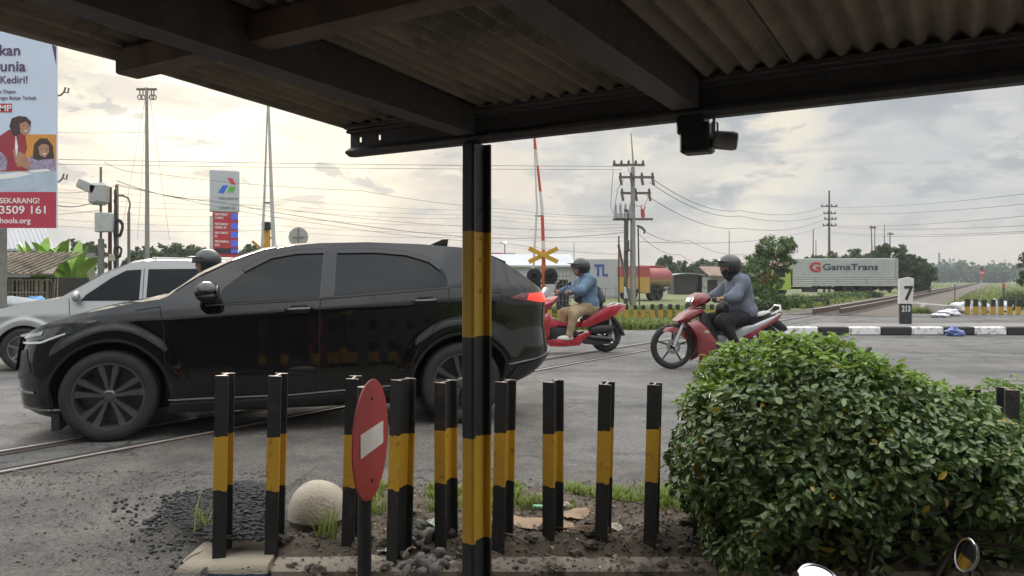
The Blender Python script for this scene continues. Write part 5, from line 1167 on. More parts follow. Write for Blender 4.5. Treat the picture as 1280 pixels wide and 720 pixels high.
def box_truck():
    L0, L1 = P(991, 350, 54), P(1122.5, 350, 53); ax = (L1-L0).normalized(); n = math.atan2(ax.y, ax.x); ln = (L1-L0).length
    t = thing('cargo_truck', 'pale grey cargo truck with dark lettering parked behind the bushes by the railway', 'truck', (L0.x, L0.y, 0), n)
    w = 2.3; z0, z1 = .72, 2.66
    m = M('truck_grey', (.40, .42, .41), .6, var=.08, vs=1.5, dirt=((.30, .29, .26), .8, .56)); b = MB(); b.box((ln/2, w/2, (z0+z1)/2), (ln, w, z1-z0), None, .03)
    n2 = 34
    for i in range(n2): b.box((.12+(ln-.5)*i/n2, -.012, (1.42+z1)/2), (.07, .03, z1-1.42-.1))
    cb = b.build('cargo_box', m, t, False)
    b = MB()
    for z in (.80, .95, 1.10, 1.25): b.box((ln/2, -.02, z), (ln-.1, .05, .10), None, .01)
    b.box((ln/2, -.025, 1.385), (ln-.06, .06, .06)); b.build('drop_side', M('truck_pale', (.46, .47, .45), .6, var=.1, dirt=((.33, .31, .27), 1.1, .57)), t, False)
    b = MB()
    for x in (1.5, 3.0, 4.9): b.box((x, -.05, 1.12), (.10, .03, .42))
    b.box((ln-.08, -.045, (z0+z1)/2), (.16, .05, z1-z0)); b.build('hinge_posts', M('truck_post', (.36, .34, .31), .6), t, False)
    b = MB(); b.box((ln/2-.6, w/2, .58), (ln+1.0, .6, .16)); b.box((1.2, .3, .48), (1.0, .4, .35)); b.build('chassis', M('chassis_black', (.02, .02, .02), .8), t, False)
    road_wheels(t, [(3.72, .2), (4.9, .2), (3.72, w-.2), (4.9, w-.2), (-.8, .2), (-.8, w-.2)], .42, .28)
    b = MB(); b.prism([(-1.75, .45), (-.12, .45), (-.12, 2.1), (-1.35, 2.1), (-1.7, 1.4)], .05, w-.05, lambda x, z, y: (x, y, z)); cab = b.build('cab', M('cab_lime', (.30, .42, .06), .4, var=.1, coat=.4), t, False)
    b = MB(); b.prism([(-1.35, 1.35), (-.5, 1.35), (-.5, 1.95), (-1.25, 1.95)], .03, .05, lambda x, z, y: (x, y, z)); b.build('window', GLASS, cab, False)
    b = MB(); b.box((-1.75, w/2, .6), (.12, w-.1, .3), None, .03); b.build('bumper', M('chassis_black', (.02, .02, .02), .8), t)
    dk = M('letter_dark', (.04, .045, .055), .6); rd = M('letter_red', (.42, .03, .035), .6)
    s = ln/131.5
    def at(x, z): return Matrix.Translation((x, -.035, z))@UP
    text('G', .92, rd, 'logo', cb, at(1.12, 1.74), .006, .035, sx=1.15)
    text('GamaTrans', .60, dk, 'lettering', cb, at(1.98, 1.86), .006, .012, sx=1.32)
    return t
box_truck()
def tanker():
    a = P(771, 350, 44); h = Vector((.60, .80, 0)); t = thing('tank_trailer', 'faded red tank trailer with yellow end panel standing behind the utility pole', 'trailer', (a.x, a.y, 0), math.atan2(h.y, h.x))
    W = 2.0; b = MB(); n = 28
    def sec(x, k): return [(x, -W/2+W/2*k*(abs(math.cos(v))**.6*(1 if math.cos(v) > 0 else -1)), 1.28+.60*k*(abs(math.sin(v))**.8*(1 if math.sin(v) > 0 else -1))) for v in [2*math.pi*i/n for i in range(n)]]
    b.add(sec(.25, .93)+sec(.3, 1)+sec(3.1, 1)+sec(3.18, .93), [(r*n+i, r*n+(i+1) % n, (r+1)*n+(i+1) % n, (r+1)*n+i) for r in range(3) for i in range(n)]+[tuple(range(n)), tuple(range(3*n, 4*n))])
    b.v = [(x, y, z) for x, y, z in b.v]
    tk = b.build('tank', bands('tank_paint', 2, (1.18,), [(.30, .20, .11), (.34, .075, .075)], .4, ((.30, .12, .09), 2, .6), .05), t, True, 50)
    b = MB(); b.box((1.6, -W/2, 1.90), (2.7, .9, .05)); b.tube([(.35, -W/2-.5, 1.95), (3.0, -W/2-.5, 1.95)], .03, 6); b.build('walkway', M('tank_red', (.32, .06, .06), .5), t)
    b = MB(); b.box((.12, -W/2, 1.18), (.22, W, 1.55), None, .04); b.build('rear_panel', bands('tank_rear', 2, (1.32,), [(.42, .27, .06), (.34, .065, .065)], .5, ((.30, .12, .09), 2, .6), .05), t)
    b = MB(); b.box((1.6, -W/2, .55), (3.4, .9, .2)); b.box((1.6, -W-.02, .62), (2.4, .06, .08)); b.box((1.6, -W-.02, .82), (2.4, .06, .05)); b.build('chassis', M('chassis_black', (.02, .02, .02), .8), t)
    road_wheels(t, [(.7, -W+.18), (1.55, -W+.18), (.7, -.18), (1.55, -.18)], .42, .3)
    b = MB(); b.tube([(3.25, -W*.8, .5), (3.25, -W*.8, 1.95)], .03, 6); b.tube([(3.25, -W*.6, .5), (3.25, -W*.6, 1.95)], .03, 6)
    for k in range(6): b.tube([(3.25, -W*.8, .6+.25*k), (3.25, -W*.6, .6+.25*k)], .02, 5)
    b.build('ladder', M('ladder_white', (.5, .5, .5), .5), t)
tanker()
# ------------------------------------------------------------------ signs, poles, buildings and planting across the road
CONC = M('pole_concrete', (.26, .25, .235), .85, var=.15, vs=6, bump=.2)
POLEG = M('pole_grey', (.17, .165, .16), .7, var=.2)
WIREM = M('cable_black', (.16, .16, .17), .7)
def gnd(u, Y): x = (u-640)/F*Y; return Vector((x, Y, gz(x, Y)-.03))
def billboard():
    Y = 18.0; r = P(70.5, 285, Y); W, Hh = 4.0, 5.2; x0 = r.x-W; z0 = r.z
    t = thing('billboard', 'tall school advertisement billboard with maroon foot at the left edge', 'billboard', (0, 0, 0))
    b = MB(); b.box((x0+W/2, Y+.03, z0+Hh/2), (W, .06, Hh), None, .004); pn = b.build('panel', M('poster_blue', (.56, .64, .80), .5, var=.05, vs=.6), t, False)
    
    for xx in (x0+.5, x0+W*.6): b = MB(); b.box((xx, Y+.3, (z0-.2)/2), (.3, .3, z0+.4)); b.build('support', POLEG, t)
    px = Y/F; e = 0
    def U(u): return (u-640)*px
    def Z(v): return H-(v-HZ)*px
    def flat(poly, name, mat, lay, parent=pn):
        b = MB(); b.prism([(U(u), Z(v)) for u, v in poly], Y-.002-.003*lay, Y-.0035-.003*lay, lambda x, z, y: (x, y, z)); return b.build(name, mat, parent, False)
    MAR = M('poster_maroon', (.42, .03, .065), .5, var=.05); WH = M('poster_white', (.78, .78, .80), .5, var=.03); PUR = M('poster_violet', (.09, .035, .12), .5, var=.05)
    L = U(70.5)-W; uL = L/px+640
    flat([(uL, 240), (70.5, 240), (70.5, 285), (uL, 285)], 'maroon_foot', MAR, 1)
    flat([(uL, 219), (70.5, 213), (70.5, 240), (uL, 240)], 'pale_table', M('poster_pale', (.42, .50, .62), .5, var=.15, vs=3), 1)
    flat([(-4, 196), (30, 168), (70.5, 168), (70.5, 215), (-4, 219)], 'orange_wall', M('poster_orange', (.62, .27, .05), .5, var=.08), .7)
    flat([(65, 56), (70.5, 58), (70.5, 82)], 'violet_corner', PUR, 1)
    flat([(uL, 129.5), (15, 129.5), (15, 140.5), (uL, 140.5)], 'tag_box', MAR, 1)
    HA = M('poster_hair', (.05, .025, .025), .5, var=.3, vs=4); SK = M('poster_skin', (.42, .22, .14), .5, var=.12, vs=4); SH = M('poster_shirt', (.30, .03, .05), .5, var=.15, vs=3); CHK = M('poster_check', (.30, .25, .38), .5, var=.6, vs=14)
    # leaning woman and seated girl of the advertisement, as printed shapes
    flat([(-14, 178), (0, 170), (12, 162), (24, 166), (32, 170), (34, 186), (28, 200), (20, 208), (30, 208), (36, 213), (10, 214), (-14, 214)], 'printed_shirt', SH, 2)
    flat([(16, 186), (30, 192), (40, 205), (33, 211), (20, 204)], 'printed_arm', SK, 2.5)
    flat([(12, 158), (15, 148), (24, 145), (33, 146), (39, 152), (38, 160), (32, 166), (24, 168), (16, 168)], 'printed_hair', HA, 2.6)
    flat([(25, 155), (33, 152), (38, 158), (37, 164), (32, 169), (26, 166)], 'printed_face', SK, 3)
    flat([(20, 168), (23, 184), (21, 196), (19, 184)], 'printed_lanyard', WH, 3)
    flat([(32, 205), (38, 196), (44, 193), (62, 194), (69, 199), (70.3, 213), (36, 214)], 'printed_blouse', CHK, 2)
    flat([(41, 198), (43, 180), (50, 173), (59, 173), (66, 182), (68, 198), (62, 199), (46, 200)], 'printed_hair', HA, 2.2)
    flat([(48, 183), (54, 178), (61, 181), (62, 190), (57, 197), (50, 194)], 'printed_face', SK, 3)
    for fx, fy in ((30, 157), (35, 158.5), (52.5, 186), (58.5, 187)): flat([(fx-1.3, fy), (fx, fy-.7), (fx+1.3, fy), (fx, fy+.6)], 'printed_eye', HA, 3.6)
    for fx, fy in ((32.5, 163.5), (56, 192)): flat([(fx-3, fy-.6), (fx, fy), (fx+3, fy-.8), (fx, fy+1.5)], 'printed_mouth', WH, 3.6)
    flat([(13, 160), (17, 170), (22, 170), (24, 160), (23, 150)], 'printed_hair', HA, 3.3)
    flat([(46, 186), (47, 178), (55, 175), (62, 178), (64, 186), (60, 181), (53, 180)], 'printed_hair', HA, 3.3)
    flat([(-14, 196), (2, 190), (10, 200), (8, 213), (-14, 216)], 'printed_blouse', CHK, 2.7)
    flat([(-6, 219), (24, 215), (42, 217), (22, 222), (-6, 225)], 'printed_book', WH, 2)
    flat([(36, 213), (60, 211), (64, 214), (40, 216)], 'printed_paper', WH, 2.4)
    def wr(s, u, v, hpx, mat, bold=0, sx=1.0): text(s, hpx*px*1.38, mat, 'lettering', pn, Matrix.Translation((U(u), Y-.012, Z(v)))@UP, .002, bold, sx=sx)
    wr('kan', -1, 69, 13.5, PUR, .005, 1.04); wr('unia', 0, 89, 13.5, PUR, .005, 1.06); wr('Kediri!', 0, 104, 9.5, PUR, .002, .98)
    wr('a Depan', 0, 116.5, 4.6, PUR, 0, .95); wr('ngan Belajar Terbaik', 0, 124.5, 4.6, PUR, 0, .87); wr('MP', -1, 139, 8, WH, .002, 1.1)
    wr('SEKARANG!', 0, 254, 6.8, WH, .002, 1.0); wr('3509 161', -1, 267, 10, WH, .003, 1.18); wr('hools.org', 0, 279, 7, WH, .002, 1.05)
    for v, uu in ((115, 76), (223, 74)):
        b = MB(); b.tube([P(70, v+5, Y+.1), P(uu, v+4, Y+.1), P(uu+4, v, Y+.1), P(uu+6, v-6, Y+.1)], .02, 6); b.tube([P(uu+4, v, Y+.1), P(uu+9, v+1, Y+.1), P(uu+10, v-5, Y+.1)], .02, 6); b.build('lamp_arm', POLEG, t)
billboard()
def fuel_sign():
    Y = 32; a, b_ = P(266, 318, Y), P(299.5, 318, Y+.45); px = Y/F; ax = (b_-a); ax.z = 0; w = ax.length; rz = math.atan2(ax.y, ax.x)
    t = thing('fuel_price_sign', 'tall fuel station sign with three colour logo over a red price board', 'sign', (a.x, a.y, 0), rz)
    zt, zm, zb = H+138*px, H+86*px, H+30*px
    b = MB(); b.box((w/2-.05, .25, (zt+zm)/2), (w+.10, .5, zt-zm), None, .02); hd = b.build('head_panel', M('sign_grey', (.46, .48, .52), .45, var=.05), t)
    b = MB(); b.box((w/2-.02, .25, (zm+zb)/2-.03), (w-.06, .5, zm-zb), None, .02); rp = b.build('price_panel', M('sign_red_panel', (.44, .035, .05), .45, var=.06), t)
    b = MB(); b.box((-.03, .25, (zm-.35)/2), (.13, .45, zm-.02)); b.build('pillar', M('sign_pale', (.52, .52, .52), .5), t)
    b = MB(); b.box((w/2, .28, zb/2-.2), (w*.8, .3, zb)); b.build('base', M('sign_pale', (.52, .52, .52), .5), t)
    def sx(u): return (u-266)/34*w
    def sz(v): return H-(v-HZ)*px
    def flat(p, name, mat):
        q = MB(); q.prism([(sx(u), sz(v)) for u, v in p], -.004, -.012, lambda x, z, y: (x, y, z)); return q.build(name, mat, hd, False)
    flat([(284, 221), (291, 222), (295, 229.5), (289, 229)], 'logo', M('logo_red', (.60, .04, .04), .4)); flat([(278.5, 231), (285.5, 230.5), (279.5, 241), (272.5, 240.5)], 'logo', M('logo_blue', (.03, .14, .60), .4)); flat([(287.5, 232), (295, 232), (292, 239.5), (284.5, 238.5)], 'logo', M('logo_green', (.12, .42, .07), .4))
    def wr(s, u, v, h, mat, par, bold=0, xs=1): text(s, h*px*1.38, mat, 'lettering', par, Matrix.Translation((sx(u), -.008, sz(v)))@UP, .003, bold, sx=xs)
    GR = M('sign_text', (.12, .13, .16), .5); WH = M('poster_white', (.78, .78, .80), .5); LED = M('led_screen', (.06, .10, .50), .3, emit=.3, var=.2, vs=20); DG = M('led_digit', (.75, .8, 1), .3, emit=1.0)
    wr('PERTAMINA', 273.5, 249, 3, GR, hd, 0, 1.05); wr('54.641.12', 275, 260.5, 3.4, GR, hd, .004, .95)
    for i, (v, s1, s2) in enumerate(((270, 'PERTAMAX', 'TURBO'), (282, 'PERTAMAX', 'GREEN 95'), (293, 'PERTAMAX', '92'), (304, 'PERTAMINA', 'DEX'))):
        wr(s1, 268.5, v-1, 2.8, WH, rp, .002, .8); wr(s2, 268.5, v+3.4, 2.8, WH, rp, .002, .8)
        q = MB(); q.box((sx(293.5), -.006, sz(v)), (9.2/34*w, .02, 8.0*px), None, .004); sc_ = q.build('price_screen', LED, rp); wr(('13.50', '12.90', '12.40', '13.70')[i], 289.6, v+2, 4.2, DG, sc_, .005, .68)
    q = MB(); q.box((sx(283.5), -.006, sz(313.5)), (29/34*w, .02, 7*px)); q.build('price_screen', M('led_dark', (.03, .03, .05), .3), rp); q = MB(); q.box((sx(293.5), -.010, sz(313.5)), (9/34*w, .02, 5*px)); q.build('price_screen', LED, rp); wr('10.00', 289.6, 315.5, 4, DG, rp, .005, .68)
fuel_sign()
def barrier(base, h, label, paint, mir=1, skew=.11):
    t = thing('crossing_barrier', label, 'barrier', base); sp = .36*h/5.2
    b = MB(); b.tube([(-sp/2*mir, 0, .9), (-.04-(.04 if skew == 0 else 0), 0, h*.62), (-.012-skew*mir, 0, h)], [.038, .028, .016], 8); b.build('boom', paint[0], t)
    b = MB(); b.tube([(sp/2*mir, 0, .9), (.12*mir-.02-(.02 if skew == 0 else 0), 0, h*.62), (.012-skew*mir, 0, h)], [.052, .044, .026], 8); b.build('boom', paint[1], t)
    b = MB(); b.box((.01*mir, 0, h*.58), (.22, .035, .04)); b.build('cross_bar', GREYM, t)
    b = MB(); b.box((0, .15, .5), (.42, .42, 1.0), None, .03); b.tube([(0, .15, 0), (0, .15, 1.3)], .07, 8); b.build('drive_box', M('chassis_black', (.02, .02, .02), .8), t)
    return t
WHP = M('barrier_white', (.58, .56, .55), .5, var=.1); GRP = M('barrier_grey', (.42, .42, .42), .6, var=.15)
RW = bands('barrier_red_white', 2, (.9, 1.25, 1.75, 2.25, 2.95, 3.6, 4.3, 4.75), [(.04, .04, .04), (.50, .50, .48), (.50, .06, .03), (.58, .56, .55), (.50, .06, .03), (.58, .56, .55), (.50, .06, .03), (.58, .56, .55), (.50, .06, .03)], .5)
BW = bands('barrier_black_white', 2, (1.25, 4.75), [(.03, .03, .03), (.56, .55, .54), (.50, .06, .03)], .5)
def crossing():
    g = gnd(673, 21); barrier(g, 5.05, 'raised crossing barrier with red and white boom behind the scooter rider', (BW, RW))
    g2 = gnd(335, 17.5); barrier(g2, 5.3, 'raised grey crossing barrier with twin booms above the minivan', (GRP, GRP), 1, 0)
    t = thing('crossing_signal', 'yellow crossbuck with two round black signal lamps at the foot of the raised barrier', 'signal', gnd(679, 20.6))
    px = 20.6/F; b = MB(); b.tube([(0, 0, 0), (0, 0, 2.0)], .045, 10); b.build('post', M('signal_post', (.45, .10, .03), .6, var=.3), t)
    yl = M('crossbuck_yellow', (.50, .28, .02), .5, var=.1)
    for s in (1, -1):
        b = MB(); b.box((0, -.06-.012*s, H+.03-(319-HZ)*px), (.86, .02, .12), Matrix.Rotation(R(25*s), 3, 'Y'), .004); b.build('cross_board', yl, t)
    for u in (-.24, .19):
        b = MB(); b.lathe([(.0, .05), (.205, .05), (.205, .03), (.10, .03), (.095, -.12), (.085, -.12), (.08, .0), (0, .0)], (u, -.06, H+.03-(345-HZ)*px), 'Y', 24); b.build('signal_lamp', M('signal_black', (.012, .012, .013), .5), t)
    b = MB(); b.box((.02, .02, H-.05), (.6, .06, .06)); b.build('arm', M('signal_black', (.012, .012, .013), .5), t)
    t = thing('control_cabinet', 'black steel cabinet with lattice frame beside the crossing signal', 'cabinet', gnd(703, 21.2))
    b = MB(); b.box((0, 0, .75), (.34, .3, .9), None, .02); b.build('box', M('signal_black', (.012, .012, .013), .5), t); b = MB()
    for k in range(5): b.box((-.2+.1*k, -.16, .85), (.015, .02, 1.3)); b.box((0, -.16, .4+.22*k), (.44, .02, .015))
    b.build('frame', GREYM, t)
    t = thing('signal_mast', 'yellow mast with a dark lamp head and slanted board beside the grey barrier', 'signal', gnd(334, 18.5)); px = 18.5/F
    b = MB(); b.tube([(0, 0, 0), (0, 0, H+.03+72*px)], .075, 12); b.build('mast', yl, t); b = MB(); b.box((0, -.05, H+77*px), (.19, .2, .19), None, .02); b.build('lamp_head', M('signal_black', (.012, .012, .013), .5), t)
    b = MB(); b.box((-.14, -.02, H+48*px), (.06, .02, .75), Matrix.Rotation(R(38), 3, 'Y')); b.box((-.14, 0.02, H+48*px), (.06, .02, .6), Matrix.Rotation(R(-50), 3, 'Y')); b.build('cross_board', M('crossbuck_old', (.40, .20, .05), .6), t)
    t = thing('round_sign', 'round traffic sign showing its grey back above the roof of the suv', 'road sign', gnd(373, 20)); px = 20/F; z = H+.03+60*px
    b = MB(); b.lathe([(0, -.008), (.255, -.008), (.255, .008), (0, .008)], (0, 0, z), 'Y', 32); b.build('disc', M('sign_back', (.36, .355, .35), .5, .2, var=.12), t)
    b = MB(); b.tube([(0, .04, 0), (0, .04, z+.2)], .03, 8); b.box((0, -.02, z), (.30, .02, .03)); b.box((0, -.022, z), (.03, .02, .44)); b.build('post', GREYM, t)
crossing()
def km_post():
    p = G(1133, 405, .13); px = p.y/F; t = thing('kilometre_post', 'white over black concrete kilometre post numbered 7 on the striped kerb', 'marker', (p.x, p.y, .13))
    b = MB(); b.box((0, .05, .235), (15*px, .08, .47), None, .015); lo = b.build('base', M('post_black', (.025, .025, .027), .7, var=.3, dirt=((.13, .12, .11), 8, .62)), t)
    b = MB(); b.prism([(-8.6*px, .47), (8.0*px, .47), (9.6*px, 57*px), (4*px, 58.5*px), (-8.2*px, 56*px)], -.002, .085, lambda x, z, y: (x, y, z)); up = b.build('head', M('post_white', (.55, .54, .52), .75, var=.15, vs=12, dirt=((.25, .24, .23), 6, .60)), t, False)
    bk = M('letter_black', (.015, .015, .016), .6); text('7', .44, bk, 'numeral', up, Matrix.Translation((-3.3*px, -.006, .57))@UP@Matrix.Shear('XZ', 4, (0, 0)), .004, .012, sx=.95)
    text('213', .19, M('post_white', (.55, .54, .52), .75), 'numeral', lo, Matrix.Translation((-5.6*px, .008, .29))@UP, .003, .006, sx=.72)
km_post()
# rows of low yellow and black posts
LOWP = bands('low_post_paint', 2, (.27,), [(.40, .24, .025), (.02, .02, .02)], .6)
LOWP2 = bands('low_post_paint_three', 2, (.12, .36), [(.02, .02, .02), (.42, .25, .025), (.02, .02, .02)], .6)
def low_posts():
    first = None
    def one(u, v, w, h, mat, grp, lab, yy=0):
        p = G(u, v); b = MB(); b.box((0, 0, h/2), (w, .10, h), None, .012); o = b.build('low_post', mat, None, False, 30, p); o.rotation_euler = (random.uniform(-.04, .04), random.uniform(-.03, .03), random.uniform(-.2, .2)); tag(o, lab, 'post', grp)
    u = 688
    while u < 892:
        one(u+random.uniform(-.8, .8), 404, .105, .51*random.uniform(.94, 1.04), LOWP2, 'low posts before the tank trailer', 'short black and yellow post in the grassy row before the red tank trailer'); u += 10.6
    u = 1209
    while u < 1340: one(u, 393.5, .14, .53*random.uniform(.95, 1.03), LOWP, 'low posts at the right edge', 'short yellow post with black top in the row before the white sacks'); u += 10.6
    b = MB(); a, c = G(684, 404), G(892, 404)
    b.tube([a+Vector((0, .06, .22)), c+Vector((0, .06, .22))], .018, 6); tag(b.build('fence_rail', M('rail_yellow', (.36, .22, .03), .6), None), 'thin yellow rail running behind the low posts before the tank trailer', 'rail')
low_posts()
def bags():
    wm = M('bag_white', (.56, .57, .60), .45, var=.12, vs=9, bump=.5, bs=9)
    for i, (u, v, r, rz) in enumerate(((1187, 395, .34, .13), (1199, 391, .36, .22), (1175, 397, .26, .08), (1219, 390, .17, .26), (1233, 390, .15, .2), (1243, 391, .13, .27), (1258, 389, .2, .2))):
        p = G(u, v); b = MB(); b.blob((0, 0, rz*.7), (r, r*.8, rz), 12, .45, i*2.3)
        tag(b.build('plastic_sack', wm, None, True, 60, p), ['flat white plastic sack right of the thin iron rod', 'largest white sack of the heap left of the low posts', 'flattened white sack nearest the traffic island', 'white sack behind the second low post at the right', 'white sack behind the third low post at the right', 'small white sack behind the fourth low post at the right', 'white sack at the far right behind the low posts'][i], 'sack')
    p = G(1193, 420); b = MB(); b.blob((0, 0, .06), (.17, .12, .11), 12, .7, 5); tag(b.build('plastic_bag', M('bag_blue', (.13, .18, .38), .4, var=.2, vs=12), None, True, 50, p), 'crumpled blue plastic bag lying against the striped kerb', 'bag')
    a, c = G(1160, 394), G(1184, 390); b = MB(); d = c-a; b.box((a+c)/2+Vector((0, .5, .14)), (d.length+.4, .3, .36), math.atan2(d.y, d.x)+.5, .02); tag(b.build('culvert_headwall', CONC, None), 'low pale concrete headwall beside the railway ballast', 'wall')
    b = MB(); b.box((0, 0, .14), (.22, .2, .28), None, .02); tag(b.build('marker_stone', M('stone_white', (.5, .46, .42), .8), None, True, 35, G(1156, 391)), 'small square white marker stone left of the concrete headwall', 'marker')
    p = G(1193, 386); b = MB(); b.tube([(0, 0, 0), (.02, 0, .5), (.03, .02, .98)], .022, 6); tag(b.build('iron_rod', M('rusty_steel', (.075, .048, .036), .75), None, True, 35, p), 'thin upright rusty iron rod beside the railway track', 'rod')
    p = G(1161.5, 366); b = MB(); b.box((0, 0, .2), (.18, .18, .4), None, .02); tag(b.build('marker_stone', M('post_black', (.025, .025, .027), .7), None, True, 35, p), 'tiny dark marker stone on the grass left of the track', 'marker')
    p = Vector((P(1227, 350, 130).x, 130, 0)); t = thing('railway_signal', 'distant railway signal with red disc standing beside the track', 'signal', p)
    b = MB(); b.tube([(0, 0, 0), (0, 0, 2.6)], .10, 8); b.build('mast', bands('mast_paint', 2, (1.2,), [(.45, .30, .22), (.45, .07, .06)], .6), t); b = MB(); b.lathe([(0, -.06), (.42, -.06), (.42, .06), (0, .06)], (0, -.1, 2.35), 'Y', 20); b.build('disc', M('disc_red', (.50, .05, .05), .5), t); b = MB(); b.box((0, -.18, 2.35), (.55, .04, .2)); b.build('white_bar', WHP, t); b = MB(); b.box((0, 0, 3.0), (.3, .3, .5)); b.build('lamp_head', M('signal_black', (.012, .012, .013), .5), t)
    p = G(1254.5, 374); b = MB(); b.tube([(0, 0, 0), (0, 0, .95)], .07, 8); tag(b.build('marker_post', bands('marker_paint', 2, (.7,), [(.10, .09, .08), (.40, .05, .05)], .6), None, True, 35, p), 'thin dark marker post with red top behind the low posts at the right', 'post')
bags()
# ------------------------------------------------------------------ utility poles and cables
def insul(b, x, y, z, s=.05): b.lathe([(s*.5, 0), (s, .02), (s*.5, .05), (s, .07), (s*.5, .1), (s*.9, .12), (s*.3, .17)], (x, y, z), 'Z', 8)
def main_pole():
    g = gnd(791, 34); px = 34/F; Z = lambda v: H+.03-(v-HZ)*px; X = lambda u: (u-791)*px
    t = thing('utility_pole', 'main concrete utility pole with three crossarms and transformers beside the white warehouse', 'utility pole', g)
    b = MB(); b.tube([(0, 0, 0), (.0, 0, Z(203)-.2)], [.145, .09], 12); b.tube([(.02, 0, Z(205)), (-.08, 0, Z(166))], [.04, .02], 6); b.build('pole', CONC, t)
    b = MB(); b.tube([(-.33, -.1, 0), (-.30, -.1, Z(262))], [.10, .10], 10); b.tube([(.28, -.1, 0), (.22, -.1, Z(285))], .035, 6); b.build('cable_duct', M('duct_dark', (.07, .065, .06), .7, var=.3), t)
    ar = M('crossarm', (.12, .095, .085), .7, var=.25)
    for v, u0, u1, n, dy in ((206, 766, 806, 5, .05), (222, 773, 817, 4, -.12), (241, 776, 814, 3, .12), (274, 766, 816, 0, 0)):
        b = MB(); b.box((X((u0+u1)/2), dy, Z(v)), ((u1-u0)*px, .10, .10)); a = b.build('crossarm', ar, t, False)
        for k in range(n):
            b = MB(); x = X(u0+2+(u1-u0-4)*k/(n-1)); insul(b, x, dy, Z(v)+.05, .07)
            if v > 215: b.tube([(x, dy, Z(v)-.05), (x+.05, dy-.05, Z(v)-.35)], .06, 6)
            b.build('insulator', M('insulator_brown', (.10, .06, .055), .3), a)
    b = MB()
    for k in range(4): b.box((X(769+6.2*k), -.1, Z(270)), (.17, .3, .30), None, .03); b.lathe([(.05, 0), (.07, .06), (.05, .12), (.07, .18), (.05, .24), (.06, .3), (.02, .42)], (X(769+6.2*k), -.1, Z(266)), 'Z', 8)
    b.build('transformer', M('transformer_grey', (.28, .29, .30), .5, .2), t)
    b = MB(); b.tube([(X(804), 0, Z(272)), (X(803), 0, Z(262))], .09, 8); b.tube([(X(803), 0, Z(264)), (X(801), 0, Z(258))], .03, 6); b.tube([(X(804), 0, Z(264)), (X(806.5), 0, Z(258))], .03, 6); b.build('fuse_cutout', M('fuse_red', (.42, .06, .05), .5), t)
    b = MB()
    for p in ([(766, 213), (764, 240), (763, 258), (767, 268)], [(780, 224), (772, 236), (769, 252), (770, 262)], [(811, 243), (806, 256), (797, 258), (788, 254)], [(783, 207), (786, 214), (789, 222)]): b.tube([(X(u), -.1, Z(v)) for u, v in p], .014, 5)
    b.build('jumper_cable', WIREM, t)
    b = MB(); b.box((X(783), -.2, Z(307)), (.18, .2, .5), None, .03); b.box((X(783), -.2, Z(313)), (.26, .15, .12), None, .03); b.tube([(X(796), 0, Z(282)), (X(802), 0, Z(284)), (X(806), 0, Z(288)), (X(805), 0, Z(292))], .05, 6); b.build('cable_joint', M('duct_dark', (.07, .065, .06), .7), t)
    b = MB(); b.box((X(782), -.25, .62), (.2, .15, .5), None, .02); b.build('meter_box', M('meter_blue', (.45, .52, .55), .5), t)
    b = MB(); b.tube([(0, 0, 0), (-.55, 0, 2.7)], .055, 8); tag(b.build('leaning_pole', M('rusty_steel', (.075, .048, .036), .75), None, True, 35, gnd(789, 33.2)), 'thin rusty pole leaning against the main utility pole', 'pole')
    b = MB(); b.tube([(0, 0, 0), (0, 0, 3.1)], .035, 8); tag(b.build('iron_pole', M('rusty_red', (.12, .05, .04), .75), None, True, 35, gnd(773.5, 33.5)), 'thin upright red brown iron pole left of the main utility pole', 'pole')
main_pole()
def far_pole(name, u, Y, vt, lab, arms, r=.12, mat=None, grp=None, lean=0):
    g = gnd(u, Y); px = Y/F; h = H+.03-(vt-HZ)*px; t = thing(name, lab, 'utility pole', g, 0, grp)
    b = MB(); b.tube([(0, 0, 0), (lean*px, 0, h)], [r, r*.5], 8); b.build('pole', mat or CONC, t)
    for v, a, c in arms:
        z = H+.03-(v-HZ)*px; b = MB(); b.box(((a+c)/2*px, 0, z), ((c-a)*px, .12, .10))
        for k in range(4): insul(b, (a+(c-a)*(k+.15)/3.3)*px, 0, z+.05, .09)
        b.build('crossarm', M('crossarm', (.12, .095, .085), .7), t)
    return t
far_pole('utility_pole', 1036.5, 75, 238, 'tall utility pole with four crossarms behind the cargo truck', [(258, -10, 10), (267, -7, 8), (274, -6, 9), (282, -8, 9)], .16, M('pole_dark', (.10, .09, .085), .7))
far_pole('utility_pole', 1016.5, 80, 286, 'short pole of the pair left of the tall pole behind the truck', [], .10, POLEG); far_pole('utility_pole', 1020, 82, 300, 'shortest thin pole between the bush and the tall pole behind the truck', [], .08, POLEG)
far_pole('utility_pole', 1091.5, 95, 282, 'slim leaning rusty pole above the right end of the cargo truck', [(285, -4, 3)], .12, M('rusty_pole', (.16, .09, .07), .7), None, -2.5)
far_pole('utility_pole', 1093.5, 97, 283, 'slim upright rusty pole beside the leaning one above the truck', [], .10, M('rusty_pole', (.16, .09, .07), .7))
far_pole('utility_pole', 1105.5, 100, 281, 'bare grey pole third from the right above the truck', [], .10, POLEG); far_pole('utility_pole', 1112.5, 98, 290, 'short dark pole with a small crossarm over the trees behind the truck', [(293, -3, 4)], .12, M('pole_dark', (.10, .09, .085), .7))
far_pole('utility_pole', 911.5, 70, 288, 'thin pole just above the helmet of the rider in grey', [], .06, POLEG); far_pole('utility_pole', 717.5, 70, 302, 'thin pole above the white warehouse left of the scooter rider', [], .05, POLEG)
